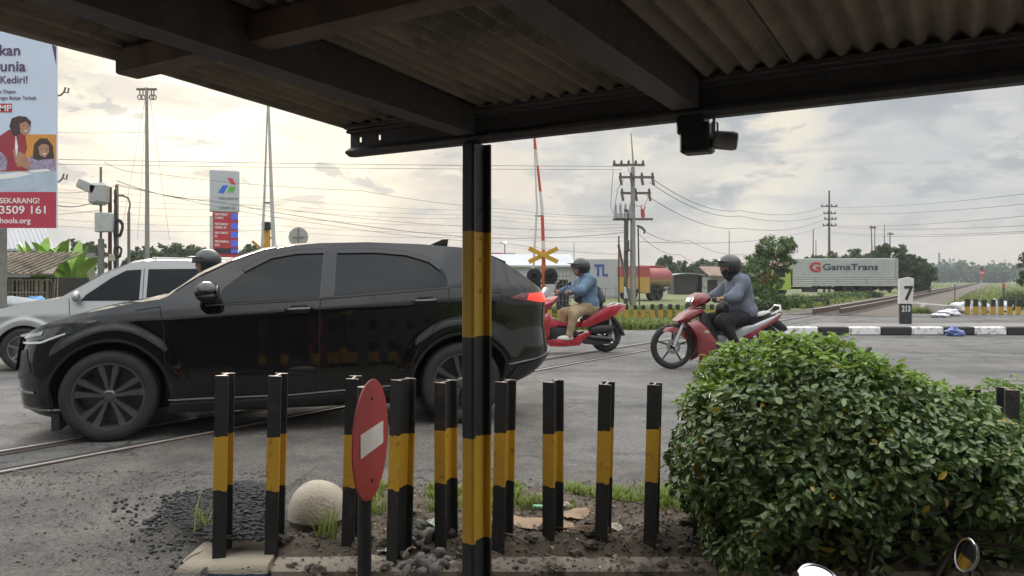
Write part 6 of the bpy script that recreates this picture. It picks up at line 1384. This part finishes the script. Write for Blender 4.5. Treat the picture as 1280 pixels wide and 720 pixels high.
def left_poles():
    g = gnd(184, 25); px = 25/F; h = H+.03+248*px; t = thing('utility_pole', 'tall slim grey pole with hanging rings at its top left of the fuel sign', 'utility pole', g)
    b = MB(); b.tube([(0, 0, 0), (0, 0, h*.55), (-.02, 0, h)], [.085, .065, .045], 10); b.build('pole', CONC, t); b = MB()
    b.box((-.02, 0, h-.05), (.65, .06, .06))
    for dx in (-.22, -.12, .16, .24): b.tube([(dx-.02, 0, h-.05), (dx-.02, 0, h-.24)], .02, 6); b.tube([(dx-.02+.075*math.cos(a), 0, h-.31+.075*math.sin(a)) for a in [k*.571 for k in range(12)]], .018, 6)
    b.build('hanger_rings', M('crossarm', (.12, .095, .085), .7), t)
    Y = 22; px = Y/F; Z = lambda v: H+.03-(v-HZ)*px
    t = thing('camera_mast', 'mast with a slanted camera hood and a pale equipment box at the left', 'mast', gnd(126, Y)); X = lambda u: (u-126)*px
    b = MB(); b.tube([(0, 0, 0), (0, 0, Z(200))], .035, 8); b.tube([(.0, 0, 0), (.01, 0, Z(290))], .085, 8); b.build('mast', POLEG, t)
    hm = M('hood_grey', (.36, .35, .34), .6, var=.12); b = MB(); b.box((X(113), -.1, Z(225)), (.56, .3, .28), Matrix.Rotation(R(24), 3, 'Y'), .03); b.box((X(125), -.05, Z(234)), (.48, .4, .62), None, .08); b.build('camera_hood', hm, t)
    b = MB(); b.box((X(132), -.05, Z(269.5)), (.42, .3, .55), None, .02); b.box((X(126), -.06, Z(269.5)), (.14, .32, .56), None, .02); b.build('equipment_box', M('box_pale', (.42, .44, .43), .5), t)
    b = MB(); b.tube([(0, 0, 0), (0, 0, Z(224))], .055, 8); tag(b.build('iron_pole', M('rusty_red', (.12, .05, .04), .75), None, True, 35, gnd(137.5, Y+.3)), 'plain rusty brown pole between the camera mast and the cable pole', 'pole')
    t = thing('cable_pole', 'dark pole thick with coiled black cables right of the camera mast', 'utility pole', gnd(146, Y+.2)); X = lambda u: (u-146)*px; b = MB(); b.tube([(0, 0, 0), (0, 0, Z(221))], [.07, .05], 8); b.build('pole', POLEG, t); b = MB()
    for k in range(7):
        x0 = random.uniform(-3, 3); b.tube([(X(146+x0), -.08, 0), (X(146-x0*.5), -.1, Z(310)), (X(146+x0*.9), -.1, Z(275)), (X(146-x0*.4), -.08, Z(228+6*k))], .03, 5)
    for v, r in ((276, .24), (276, .20), (306, .15)): b.tube([(X(151)+r*.5*math.cos(a), -.12+.03*math.sin(3*a), Z(v)+r*math.sin(a)) for a in [k*.5236 for k in range(13)]], .035, 6)
    b.build('cable_coil', M('cable_thick', (.02, .02, .022), .6), t); b = MB(); b.box((X(143.5), -.15, Z(313)), (.17, .1, .2), None, .01); b.build('junction_box', M('box_cream', (.45, .42, .30), .6), t)
    t = thing('street_lamp', 'thin street lamp with a curved arm right of the cable pole', 'street lamp', gnd(161, 23)); px2 = 23/F; Z2 = lambda v: H+.03-(v-HZ)*px2; b = MB(); b.tube([(0, 0, 0), (0, 0, Z2(257))], .045, 8); b.build('post', POLEG, t); b = MB(); b.tube([(0, 0, Z2(257)), (.04, 0, Z2(247)), (-.02, 0, Z2(239)), (-.2, 0, Z2(236))], .03, 6); b.build('arm', POLEG, t); b = MB(); b.box((-.25, 0, Z2(236)), (.22, .1, .06), None, .02); b.build('lamp_head', POLEG, t)
    b = MB(); b.box((0, 0, .75), (.16, .16, 1.5)); b.box((0, 0, 1.55), (.24, .24, .14)); tag(b.build('gate_post', M('brick_red', (.20, .085, .06), .9, var=.2), None, False, 35, gnd(170, 24)), 'short red brick gate post behind the roof of the minivan', 'post')
left_poles()
def cables():
    n = [0]
    def w(pts, lab, r=.012, sag=0):
        # pts: (u, v, depth)
        p = [P(*q) for q in pts]; q = []
        for i in range(len(p)-1):
            for k in range(14): f = k/14; c = p[i].lerp(p[i+1], f); c.z -= sag*4*f*(1-f); q.append(c)
        q.append(p[-1]); tag(MB().tube(q, r*.62, 5).build('power_cable', WIREM, None, True, 180), lab, 'cable', 'overhead power cables')
    w([(60, 199, 30), (783, 208, 34)], 'topmost long cable reaching the top crossarm of the main utility pole', .018, .05)
    w([(60, 205, 30), (778, 212, 34)], 'long cable just below the topmost one ending at the main utility pole', .016, .05)
    for v0, v1, dd in ((236, 272, 3), (252, 280, -2), (262, 288, 1), (274, 296, 2), (282, 301, -1), (246, 276, 4)):
        w([(70, v0, 26+dd), (330, v0+(v1-v0)*.3, 29+dd), (600, v0+(v1-v0)*.75, 33+dd*.5), (784, v1, 34)], 'faint thin cable crossing the sky from the left edge to the main pole', .009, .12)
    w([(184, 165, 25.1), (-40, 158, 24)], 'cable leaving the tall slim pole towards the billboard', .010, .1)
    w([(130, 203, 22), (184, 216, 25.1), (450, 238, 30), (640, 262, 33), (776, 270, 34)], 'cable sloping down from the camera mast to the transformers', .013, .1)
    w([(146, 226, 22.2), (262, 250, 29), (580, 296, 33), (786, 290, 34)], 'heavier cable sloping from the cable pole across the fuel sign', .020, .15)
    w([(146, 230, 22.2), (400, 280, 30), (640, 305, 33), (788, 318, 34)], 'lowest sloping cable behind the suv roof', .013, .1)
    w([(60, 240, 24), (146, 232, 22.2), (330, 258, 28), (600, 284, 33), (786, 284, 34)], 'thin cable passing in front of the grey barrier', .012, .1)
    w([(72, 257, 20), (128, 247, 22)], 'short black service cable from the billboard to the camera mast', .022, .12)
    w([(20, 268, 20), (128, 262, 22)], 'lower black service cable at the left of the camera mast', .012, .06)
    w([(816, 224, 34), (925, 263, 52), (1028, 259, 75)], 'upper cable sagging between the main pole and the tall pole behind the truck', .026, .5)
    w([(812, 228, 34), (925, 270, 52), (1029, 268, 75)], 'middle cable sagging between the main pole and the tall pole behind the truck', .026, .5)
    w([(808, 244, 34), (925, 285, 52), (1029, 275, 75)], 'third cable sagging between the main pole and the tall pole behind the truck', .026, .5)
    w([(798, 284, 34), (860, 300, 44), (930, 318, 55)], 'cable dropping from the main pole to the trees behind the tank trailer', .022, .3)
    w([(798, 292, 34), (850, 318, 44), (900, 330, 50)], 'lowest cable dropping from the main pole to the roofs', .018, .3)
    w([(798, 302, 34), (1029, 283, 75)], 'nearly level cable between the two big poles', .022, .6)
    for i, (v0, v1, d) in enumerate(((259, 240, 40), (267, 253, 40), (282, 268, 38), (283, 281, 38), (290, 288, 38), (292, 290, 36))):
        w([(1040, v0, 75), (1300, v1, d)], ['highest', 'second', 'third', 'fourth', 'fifth', 'lowest'][i]+' cable running from the tall pole out of the right edge', .022, .25)
    w([(184, 110, 25), (150, 300, 26)], 'left thin guy wire of the tall slim pole', .008); w([(184, 110, 25), (172, 300, 26)], 'middle thin guy wire of the tall slim pole', .008); w([(186, 110, 25), (212, 300, 26)], 'right thin guy wire of the tall slim pole', .008)
cables()
# ------------------------------------------------------------------ buildings
def warehouse():
    px = 50/F; a, b_ = gnd(716, 50), gnd(786, 50)
    t = thing('warehouse', 'long white metal warehouse wall with blue letters behind the scooter rider', 'building', (0, 0, 0)); wm = M('white_sheet', (.44, .45, .46), .6, var=.06, vs=.8)
    b = MB(); z1 = H+26*px; x0, x1 = P(560, 350, 52).x, P(786, 350, 50).x
    xm = P(722, 350, 50).x; b.box(((xm+x1)/2, 51, z1/2), (x1-xm, 2, z1))
    for k in range(24): b.box((xm+(x1-xm)*(k+.5)/24, 49.985, z1/2), (.05, .04, z1))
    b.build('wall', wm, t, False)
    b = MB(); z2 = H+17*px; b.box(((x0+xm)/2, 53, z2/2), (xm-x0-.01, 3, z2)); b.prism([(51.2, z2), (56, z2+.9), (56, z2+1.0), (51.2, z2+.1)], x0, xm, lambda y, z, x: (x, y, z)); b.build('low_wing', M('white_wall', (.44, .45, .47), .7, var=.12, vs=.6), t, False)
    text('TL', 1.05, M('letter_blue', (.03, .06, .28), .5), 'lettering', t, Matrix.Translation((P(743, 350, 50).x, 49.96, H-1.5*px+.35))@UP, .01, .03, sx=.75)
    b = MB()
    for v in (360, 370): b.tube([P(744, v, 47), P(790, v, 47)], .025, 6)
    for u in (744, 757, 770): b.tube([P(u, 358, 47), P(u, 374, 47)], .025, 6)
    tag(b.build('pipe_railing', GREYM, None), 'grey pipe railing before the warehouse wall', 'railing')
    b = MB(); b.box((0, 0, 0), (.1, .1, .1))
    t = thing('fuel_canopy', 'red and white fuel station canopy seen right of the shelter post', 'canopy', (0, 0, 0)); Y = 105; p2 = Y/F
    c = P(622, 321, Y); b = MB(); b.box((P(560, 321, Y).x+(P(628, 321, Y).x-P(560, 321, Y).x)/2, Y+3, c.z), (P(628, 321, Y).x-P(560, 321, Y).x, 6, 10*p2)); b.build('fascia', M('canopy_red', (.42, .035, .045), .5), t)
    b = MB(); b.box(((P(628.2, 321, Y).x+P(644, 321, Y).x)/2, Y+3, c.z), (P(644, 321, Y).x-P(628.2, 321, Y).x, 6, 10*p2)); b.box((P(602, 326, Y).x, Y+3, P(602, 327.5, Y).z), (P(644, 321, Y).x-P(560, 321, Y).x, 5.9, 2.4*p2)); b.build('fascia_end', M('canopy_grey', (.40, .41, .43), .5), t)
    b = MB()
    for u in (570, 606, 638): b.box((P(u, 350, Y).x, Y+3, P(u, 339, Y).z), (.4, .4, 21*p2))
    b.build('columns', M('canopy_grey', (.40, .41, .43), .5), t)
    t = thing('street_lamp', 'street lamp with lit head above the red canopy', 'street lamp', gnd(631, 80)); z = H+.03+46*80/F; b = MB(); b.tube([(0, 0, 0), (0, 0, z)], .06, 6); b.tube([(0, 0, z-.1), (-.5, 0, z+.1)], .05, 6); b.build('post', POLEG, t); b = MB(); b.blob((.05, -.05, z+.08), (.16, .14, .12), 8, 0); b.build('lamp_head', M('lamp_lit', (.95, .95, .95), .4, emit=1.2), t)
warehouse()
def hut():
    Y = 21; px = Y/F; t = thing('bamboo_hut', 'low hut with worn roof and bamboo pole fence at the left edge', 'hut', (0, 0, 0)); x0, x1 = P(-60, 350, Y).x, P(68, 350, Y).x; g = -.23
    b = MB(); ze, zr = P(0, 341, Y).z, P(0, 325, Y).z
    b.add([(x0, Y-.4, ze), (x1+.2, Y-.4, ze-.02), (x1-1.0, Y+2.2, zr+.25), (x0, Y+2.2, zr+.3), (x0, Y-.4, ze-.05), (x1+.2, Y-.4, ze-.07), (x1-1.0, Y+2.2, zr+.2), (x0, Y+2.2, zr+.25)], [(0, 1, 2, 3), (7, 6, 5, 4), (0, 4, 5, 1), (1, 5, 6, 2), (2, 6, 7, 3), (3, 7, 4, 0)])
    for k in range(14): x = x0+(x1-x0)*k/14; b.tube([(x, Y-.42, ze+.01), (x-.2, Y+2.2, zr+.3)], .03, 5)
    b.build('roof', M('worn_roof', (.24, .20, .15), .9, var=.3, vs=3, bump=.5, dirt=((.12, .10, .08), 2, .52)), t)
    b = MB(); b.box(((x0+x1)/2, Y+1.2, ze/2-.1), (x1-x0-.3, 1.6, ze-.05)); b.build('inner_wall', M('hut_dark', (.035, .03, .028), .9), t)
    b = MB(); bm = M('bamboo', (.36, .31, .25), .8, var=.3, vs=9)
    for k in range(52): x = x0+(x1-x0)*k/51+random.uniform(-.03, .03); h = P(0, 349, Y).z+random.uniform(-.02, .03); b.tube([(x, Y+.05, g-.1), (x+random.uniform(-.06, .06), Y+.05, h)], random.uniform(.015, .026), 6)
    for v in (349, 365): b.tube([(x0, Y, P(0, v, Y).z), (x1-.15, Y, P(0, v, Y).z-.02)], .024, 6)
    b.build('bamboo_fence', bm, t)
    b = MB()
    for x in (x1-.05, x1-1.35): b.box((x, Y-.05, .4), (.10, .1, 1.4))
    b.build('corner_posts', M('hut_post', (.07, .055, .045), .9), t)
    b = MB(); c = P(46, 377, 19.5); b.blob((0, 0, 0), (.20, .2, .14), 10, .5, 3); tag(b.build('plastic_sheet', M('bag_cyan', (.04, .26, .62), .4, var=.2), None, True, 50, c), 'bright blue plastic sheet bundled at the foot of the bamboo fence', 'sheet')
    b = MB(); b.blob((0, 0, 0), (1.2, .5, .24), 10, .3, 8); tag(b.build('tarpaulin', M('tarp_grey', (.34, .36, .38), .6, var=.15), None, True, 60, P(15, 384, 19)), 'pale grey tarpaulin heap before the bamboo fence', 'tarpaulin')
    Y = 30; t = thing('house', 'house with a pale grey sloping sheet roof under the billboard', 'house', (0, 0, 0)); a = P(-80, 311, Y); c = P(66, 311, Y); d = P(54, 284, Y+3.5); e_ = P(-80, 284, Y+3.5)
    b = MB(); b.add([a, c, d, e_]+[q-Vector((0, 0, .06)) for q in (a, c, d, e_)], [(0, 1, 2, 3), (7, 6, 5, 4), (0, 4, 5, 1), (1, 5, 6, 2), (2, 6, 7, 3), (3, 7, 4, 0)])
    for k in range(26): f = k/25; b.tube([a.lerp(c, f)+Vector((0, 0, .01)), e_.lerp(d, f)+Vector((0, 0, .01))], .025, 4)
    b.build('roof', M('grey_sheet', (.36, .37, .39), .6, var=.1), t, False); b = MB(); b.box(((a.x+c.x)/2, Y+2, a.z/2-.15), (c.x-a.x-.5, 3, a.z+.2)); b.build('wall', M('grey_wall', (.20, .20, .20), .9), t, False)
    # shacks behind the tank trailer
    Y = 62; px = Y/F
    t = thing('shack', 'low open shack with a pale arched sheet roof right of the tank trailer', 'shack', (0, 0, 0)); b = MB(); c = P(861, 350, Y); n = 8
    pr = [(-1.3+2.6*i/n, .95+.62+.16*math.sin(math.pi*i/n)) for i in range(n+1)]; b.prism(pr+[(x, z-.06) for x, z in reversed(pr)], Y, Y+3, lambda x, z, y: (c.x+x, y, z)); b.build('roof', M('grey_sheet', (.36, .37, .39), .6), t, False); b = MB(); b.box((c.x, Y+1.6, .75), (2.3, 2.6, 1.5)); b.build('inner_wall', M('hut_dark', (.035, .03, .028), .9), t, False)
    t = thing('shop', 'low white walled shop under a rusty roof behind the rider in grey', 'shop', (0, 0, 0)); b = MB(); x0, x1 = P(873, 350, Y).x, P(930, 350, Y).x; b.box(((x0+x1)/2, Y+1.5, .7), (x1-x0, 2.4, 1.4)); b.build('wall', M('shop_white', (.42, .41, .38), .8, var=.15, dirt=((.25, .22, .18), 1.5, .55)), t, False)
    b = MB(); z = P(0, 338, Y).z; b.prism([(Y-.3, 1.42), (Y+3, z+.3), (Y+3, z+.38), (Y-.3, 1.52)], x0+.8, x1+.5, lambda y, z, x: (x, y, z)); b.build('roof', M('rusty_roof', (.22, .155, .12), .85, var=.35, vs=2), t, False)
    
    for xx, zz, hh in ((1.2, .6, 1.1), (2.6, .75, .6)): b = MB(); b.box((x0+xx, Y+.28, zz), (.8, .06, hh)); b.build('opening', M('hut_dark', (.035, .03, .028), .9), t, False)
hut()
# ------------------------------------------------------------------ trees and plants
LG = leafmat('tree_leaf', (.030, .060, .018), (.075, .115, .030), None, .55, .3)
LD = leafmat('tree_leaf_dark', (.022, .045, .016), (.055, .085, .026), None, .55, .25)
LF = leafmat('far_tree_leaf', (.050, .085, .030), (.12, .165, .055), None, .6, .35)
LY = leafmat('tree_leaf_light', (.07, .12, .03), (.15, .21, .05), None, .55, .35)
LB = leafmat('bush_leaf_fresh', (.055, .105, .028), (.13, .20, .05), None, .55, .35)
def crown(sx, n, z, rx, rz, seed):
    r = random.Random(seed); return [(r.uniform(-sx, sx), r.uniform(-.6, .6), z+r.uniform(-.3, .4)*rz, rx*r.uniform(.6, 1.1), rz*r.uniform(.6, 1.1)) for _ in range(n)]
def trees():
    # big light bush with red flowers right of the rider in grey
    Y = 30; px = Y/F; g = gnd(958, Y)
    b = [((u-958)*px, dy, H+.03-(v-HZ)*px, rx*px, rz*px) for u, v, rx, rz, dy in ((972, 312, 23, 18, .2), (945, 345, 24, 22, 0), (955, 325, 18, 16, .3), (985, 330, 14, 14, .3), (940, 368, 22, 18, -.3), (965, 360, 18, 16, .1), (990, 305, 10, 9, .3))]
    t = tree('flowering_tree', 'bushy light green tree with red flowers between the rider in grey and the cargo truck', 'tree', g, 2.3, b, 17000, .095, LB, None, .06)
    p, d = shell((-.15, -.35, H-.0+.2), (.45, .3, .35), 60, .5); p2, d2 = shell((-.5, -.4, 1.0), (.35, .3, .3), 25, .5); p3, d3 = shell((.35, -.3, 1.75), (.3, .3, .2), 15, .5)
    leafmesh(np.concatenate([p, p2, p3]), np.concatenate([d, d2, d3]), .09, leafmat('red_petal', (.32, .04, .03), (.50, .09, .05), None, .6, .3), 'flowers', t, .6, simple=True)
    Y = 72; px = Y/F
    for i, (u, vt, w, lab) in enumerate(((1030, 318, 22, 'low dark tree just left of the tall pole behind the truck'), (1062, 310, 24, 'rounded tree above the middle of the cargo truck'), (1090, 314, 18, 'small tree under the rusty poles above the truck'), (1112, 302, 20, 'pointed tree with the short dark pole in it above the truck'), (1136, 318, 22, 'dense dark tree spreading right of the cargo truck'), (1150, 330, 14, 'low dark tree at the right end of the group behind the truck'))):
        h = H+(HZ-vt)*px; wr = w*px
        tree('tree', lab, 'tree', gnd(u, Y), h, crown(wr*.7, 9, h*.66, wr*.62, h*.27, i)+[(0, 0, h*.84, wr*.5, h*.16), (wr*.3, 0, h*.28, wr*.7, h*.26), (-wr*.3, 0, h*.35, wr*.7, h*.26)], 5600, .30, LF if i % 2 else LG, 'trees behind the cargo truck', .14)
    Y = 85; px = Y/F
    for i, (u, vt, w, lab) in enumerate(((829, 318, 12, 'pointed tree rising behind the tank trailer'), (850, 325, 18, 'rounded tree between the tank trailer and the shack'), (878, 324, 18, 'rounded tree above the low shop'), (905, 330, 16, 'low tree above the roof of the shop'), (812, 332, 12, 'low tree right behind the tank'))):
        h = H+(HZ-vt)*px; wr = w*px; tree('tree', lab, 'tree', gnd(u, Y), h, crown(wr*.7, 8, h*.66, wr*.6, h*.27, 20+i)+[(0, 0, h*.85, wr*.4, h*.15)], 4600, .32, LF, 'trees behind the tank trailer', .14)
    Y = 60; px = Y/F
    for i, (u, vt, w, lab) in enumerate(((212, 297, 30, 'dense tree between the tall slim pole and the fuel sign'), (246, 300, 22, 'low tree left of the fuel sign'), (312, 300, 20, 'tree between the fuel sign and the grey barrier'), (172, 306, 18, 'low tree behind the red brick gate post'), (112, 296, 18, 'greyish tree behind the banana plants'), (345, 312, 14, 'low tree right of the yellow mast'))):
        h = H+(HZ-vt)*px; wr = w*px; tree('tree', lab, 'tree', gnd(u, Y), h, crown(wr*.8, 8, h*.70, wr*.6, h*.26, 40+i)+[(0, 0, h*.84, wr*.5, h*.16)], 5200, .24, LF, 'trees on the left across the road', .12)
    # dark tree and bush at the right edge
    Y = 36; px = Y/F
    b = [((u-1285)*px, dy, H+.03-(v-HZ)*px, rx*px, rz*px) for u, v, rx, rz, dy in ((1283, 335, 16, 14, 0), (1298, 325, 18, 16, .3), (1275, 352, 12, 9, -.2), (1300, 350, 18, 14, 0), (1310, 310, 16, 14, 0))]
    tree('tree', 'dark leafy tree leaning in at the right edge above the white bags', 'tree', gnd(1290, Y), 2.2, b, 3500, .13, LD, None, .07)
    small_shrub('shrub', 'round dark green bush behind the low posts at the right edge', gnd(1270, 30), (.55, .5, .42), 1800, .10, LG)
    # far wood: one misty mass along the horizon
    ps, ds = [], []
    for k in range(120):
        u = random.uniform(1140, 1500) if k < 70 else random.uniform(-300, 1140); Y = random.uniform(300, 420); rr = random.uniform(5, 9); c = (P(u, 350, Y).x, Y, random.uniform(2.5, 4.8)*(1.1 if k < 70 else .62))
        p, d = shell(c, (rr, 4, random.uniform(2.8, 4.6)*(1 if k < 70 else .6)), 330, .6); ps.append(p); ds.append(d)
    tag(leafmesh(np.concatenate(ps), np.concatenate(ds)+np.array([0, -.3, .4]), 1.9, LG, 'far_wood', None, .7, jit=.5, simple=True), kind='stuff')
    Y = 420; far_pole('lattice_mast', 1174, Y, 316, 'faint lattice mast above the far wood', [], 1.0, POLEG)
    # scrub on the bank before the truck
    SH = [(930, 386, 16, 13, 'low scrub bush behind the rider in grey'), (955, 389, 16, 12, 'leafy scrub bush under the flowering tree'), (975, 386, 14, 14, 'pale scrub bush before the lime cab'), (998, 384, 18, 12, 'green scrub bush under the front of the cargo truck'), (1022, 381, 14, 8, 'low scrub bush right of the lime cab near the road'), (1042, 376, 18, 8, 'scrub bush before the front axle of the truck'), (1064, 373, 20, 6, 'broad scrub bush under the middle of the truck'), (1086, 371, 16, 5, 'scrub bush before the rear wheels of the truck')]
    for i, (u, v, rx, rz, lab) in enumerate(SH):
        Y = min(1104/(v-350), 51.5); px = Y/F; small_shrub('shrub', lab, gnd(u, Y), (rx*px, rx*px*.8, rz*px*.75), 1500, .004*Y, (LB, LG, LY)[i % 3], 'scrub on the bank before the truck')
    for i, (u, lab) in enumerate(((800, 'weed clump left among the low posts'), (826, 'weed clump in the middle of the low posts'), (850, 'weed clump right among the low posts'), (700, 'weed clump behind the scooter handlebar'), (727, 'weed clump behind the denim rider'))):
        small_shrub('weed_clump', lab, gnd(u, 21.5), (.34, .25, .24), 420, .08, LY, 'weeds among the low posts', 'weeds')
    # banana plants
    def banana(base, h, lab, n, s):
        t = thing('banana_plant', lab, 'banana plant', base, 0, 'banana plants behind the hut'); b = MB(); b.tube([(0, 0, 0), (.03, 0, h*.35)], [.10, .07], 8); b.build('stem', M('banana_stem', (.17, .19, .07), .7), t); r = random.Random(s)
        for k in range(n):
            a = r.uniform(0, 6.28); up = r.uniform(.55, 1.15); ln = h*.72*r.uniform(.75, 1.1); d = Vector((math.cos(a), math.sin(a), 0)); vs = []; m = 10; sd = Vector((-d.y, d.x, 0))
            for i in range(m+1):
                f = i/m; out = ln*(.12*f+.50*f**2.2*(1.4-up)); z = h*.33+ln*up*(f-.42*f**2.6*(1.5-up)); w = ln*.15*math.sin(math.pi*min(1, .06+f*.94))**.6*(1 if f > .15 else f/.15+.05); c = d*out+Vector((0, 0, z)); tn = sd*(.75)+Vector((0, 0, .5))*(1 if k % 2 else -1)
                vs += [c+tn*w+Vector((0, 0, -.0)), c+Vector((0, 0, -.06*w)), c-tn*w]
            b = MB(); b.add(vs, [(i*3+j, i*3+j+1, i*3+j+4, i*3+j+3) for i in range(m) for j in range(2)]); b.build('leaf', M('banana_leaf', (.22, .37, .045), .42, var=.3, vs=4, bump=.2, bs=14), t, True, 180)
    for i, (u, Y, vt, lab) in enumerate(((48, 24, 291, 'banana plant with broad bright leaves right behind the hut roof'), (70, 24.6, 293, 'tallest leaved banana plant in the middle of the clump'), (91, 24, 299, 'banana plant with one upright lime leaf at the right of the clump'), (105, 25.2, 318, 'small banana plant with drooping leaves left of the camera mast'))):
        banana(gnd(u, Y), (HZ-vt)*Y/F+H+.2, lab, 11, i+3)
    for i, (u, lab) in enumerate(((80, 'bush at the foot of the banana plants'), (100, 'dark bush behind the windscreen of the minivan'), (118, 'bush at the foot of the camera mast'))):
        small_shrub('shrub', lab, gnd(u, 23), (.5, .4, .55), 900, .09, LG, 'bushes behind the hut')
    # grass on the far side of the road and along the bank
    pt = []
    for k in range(5200):
        u = random.uniform(690, 905); v = random.uniform(386, 411); q = G(u, v)
        if q.y > yfar(q.x)+.15: pt.append((q.x, q.y, -.03))
    tp = rail_path(RPX[1]); TY = [q.y for q in tp]; TX = [q.x for q in tp]
    for k in range(9000):
        u = random.uniform(1000, 1290); v = 354+random.random()**1.4*32; q = G(u, v); s = (q-RL[0]).dot(NX)
        s = (q.x-np.interp(q.y, TY, TX))*.85
        if -1.5 < s < 3.2 or q.y < yfar(q.x)+.2 or (985 < u < 1128 and v < 372.5): continue
        pt.append((q.x, q.y, -.03))
    for k in range(900):
        u = random.uniform(1130, 1186); v = random.gauss(391, 1.6); q = G(u, v)
        if q.y > yfar(q.x): pt.append((q.x, q.y, -.03))
    blades('bank_grass', pt, .22, leafmat('far_grass', (.11, .17, .035), (.24, .27, .07), (.30, .25, .12), .6, .35), .022, 3)
trees()
def haze():
    m = bpy.data.materials.new('haze_air'); m.use_nodes = True; nt = m.node_tree; N = nt.nodes; N.clear(); o = N.new('ShaderNodeOutputMaterial'); v = N.new('ShaderNodeVolumePrincipled')
    v.inputs['Color'].default_value = (.82, .90, 1, 1); v.inputs['Density'].default_value = .0007; v.inputs['Anisotropy'].default_value = .35; nt.links.new(v.outputs[0], o.inputs['Volume'])
    b = MB(); b.box((0, 200, 11.4), (1400, 560, 25)); h = b.build('haze', m, None, False); tag(h, kind='stuff')
haze()
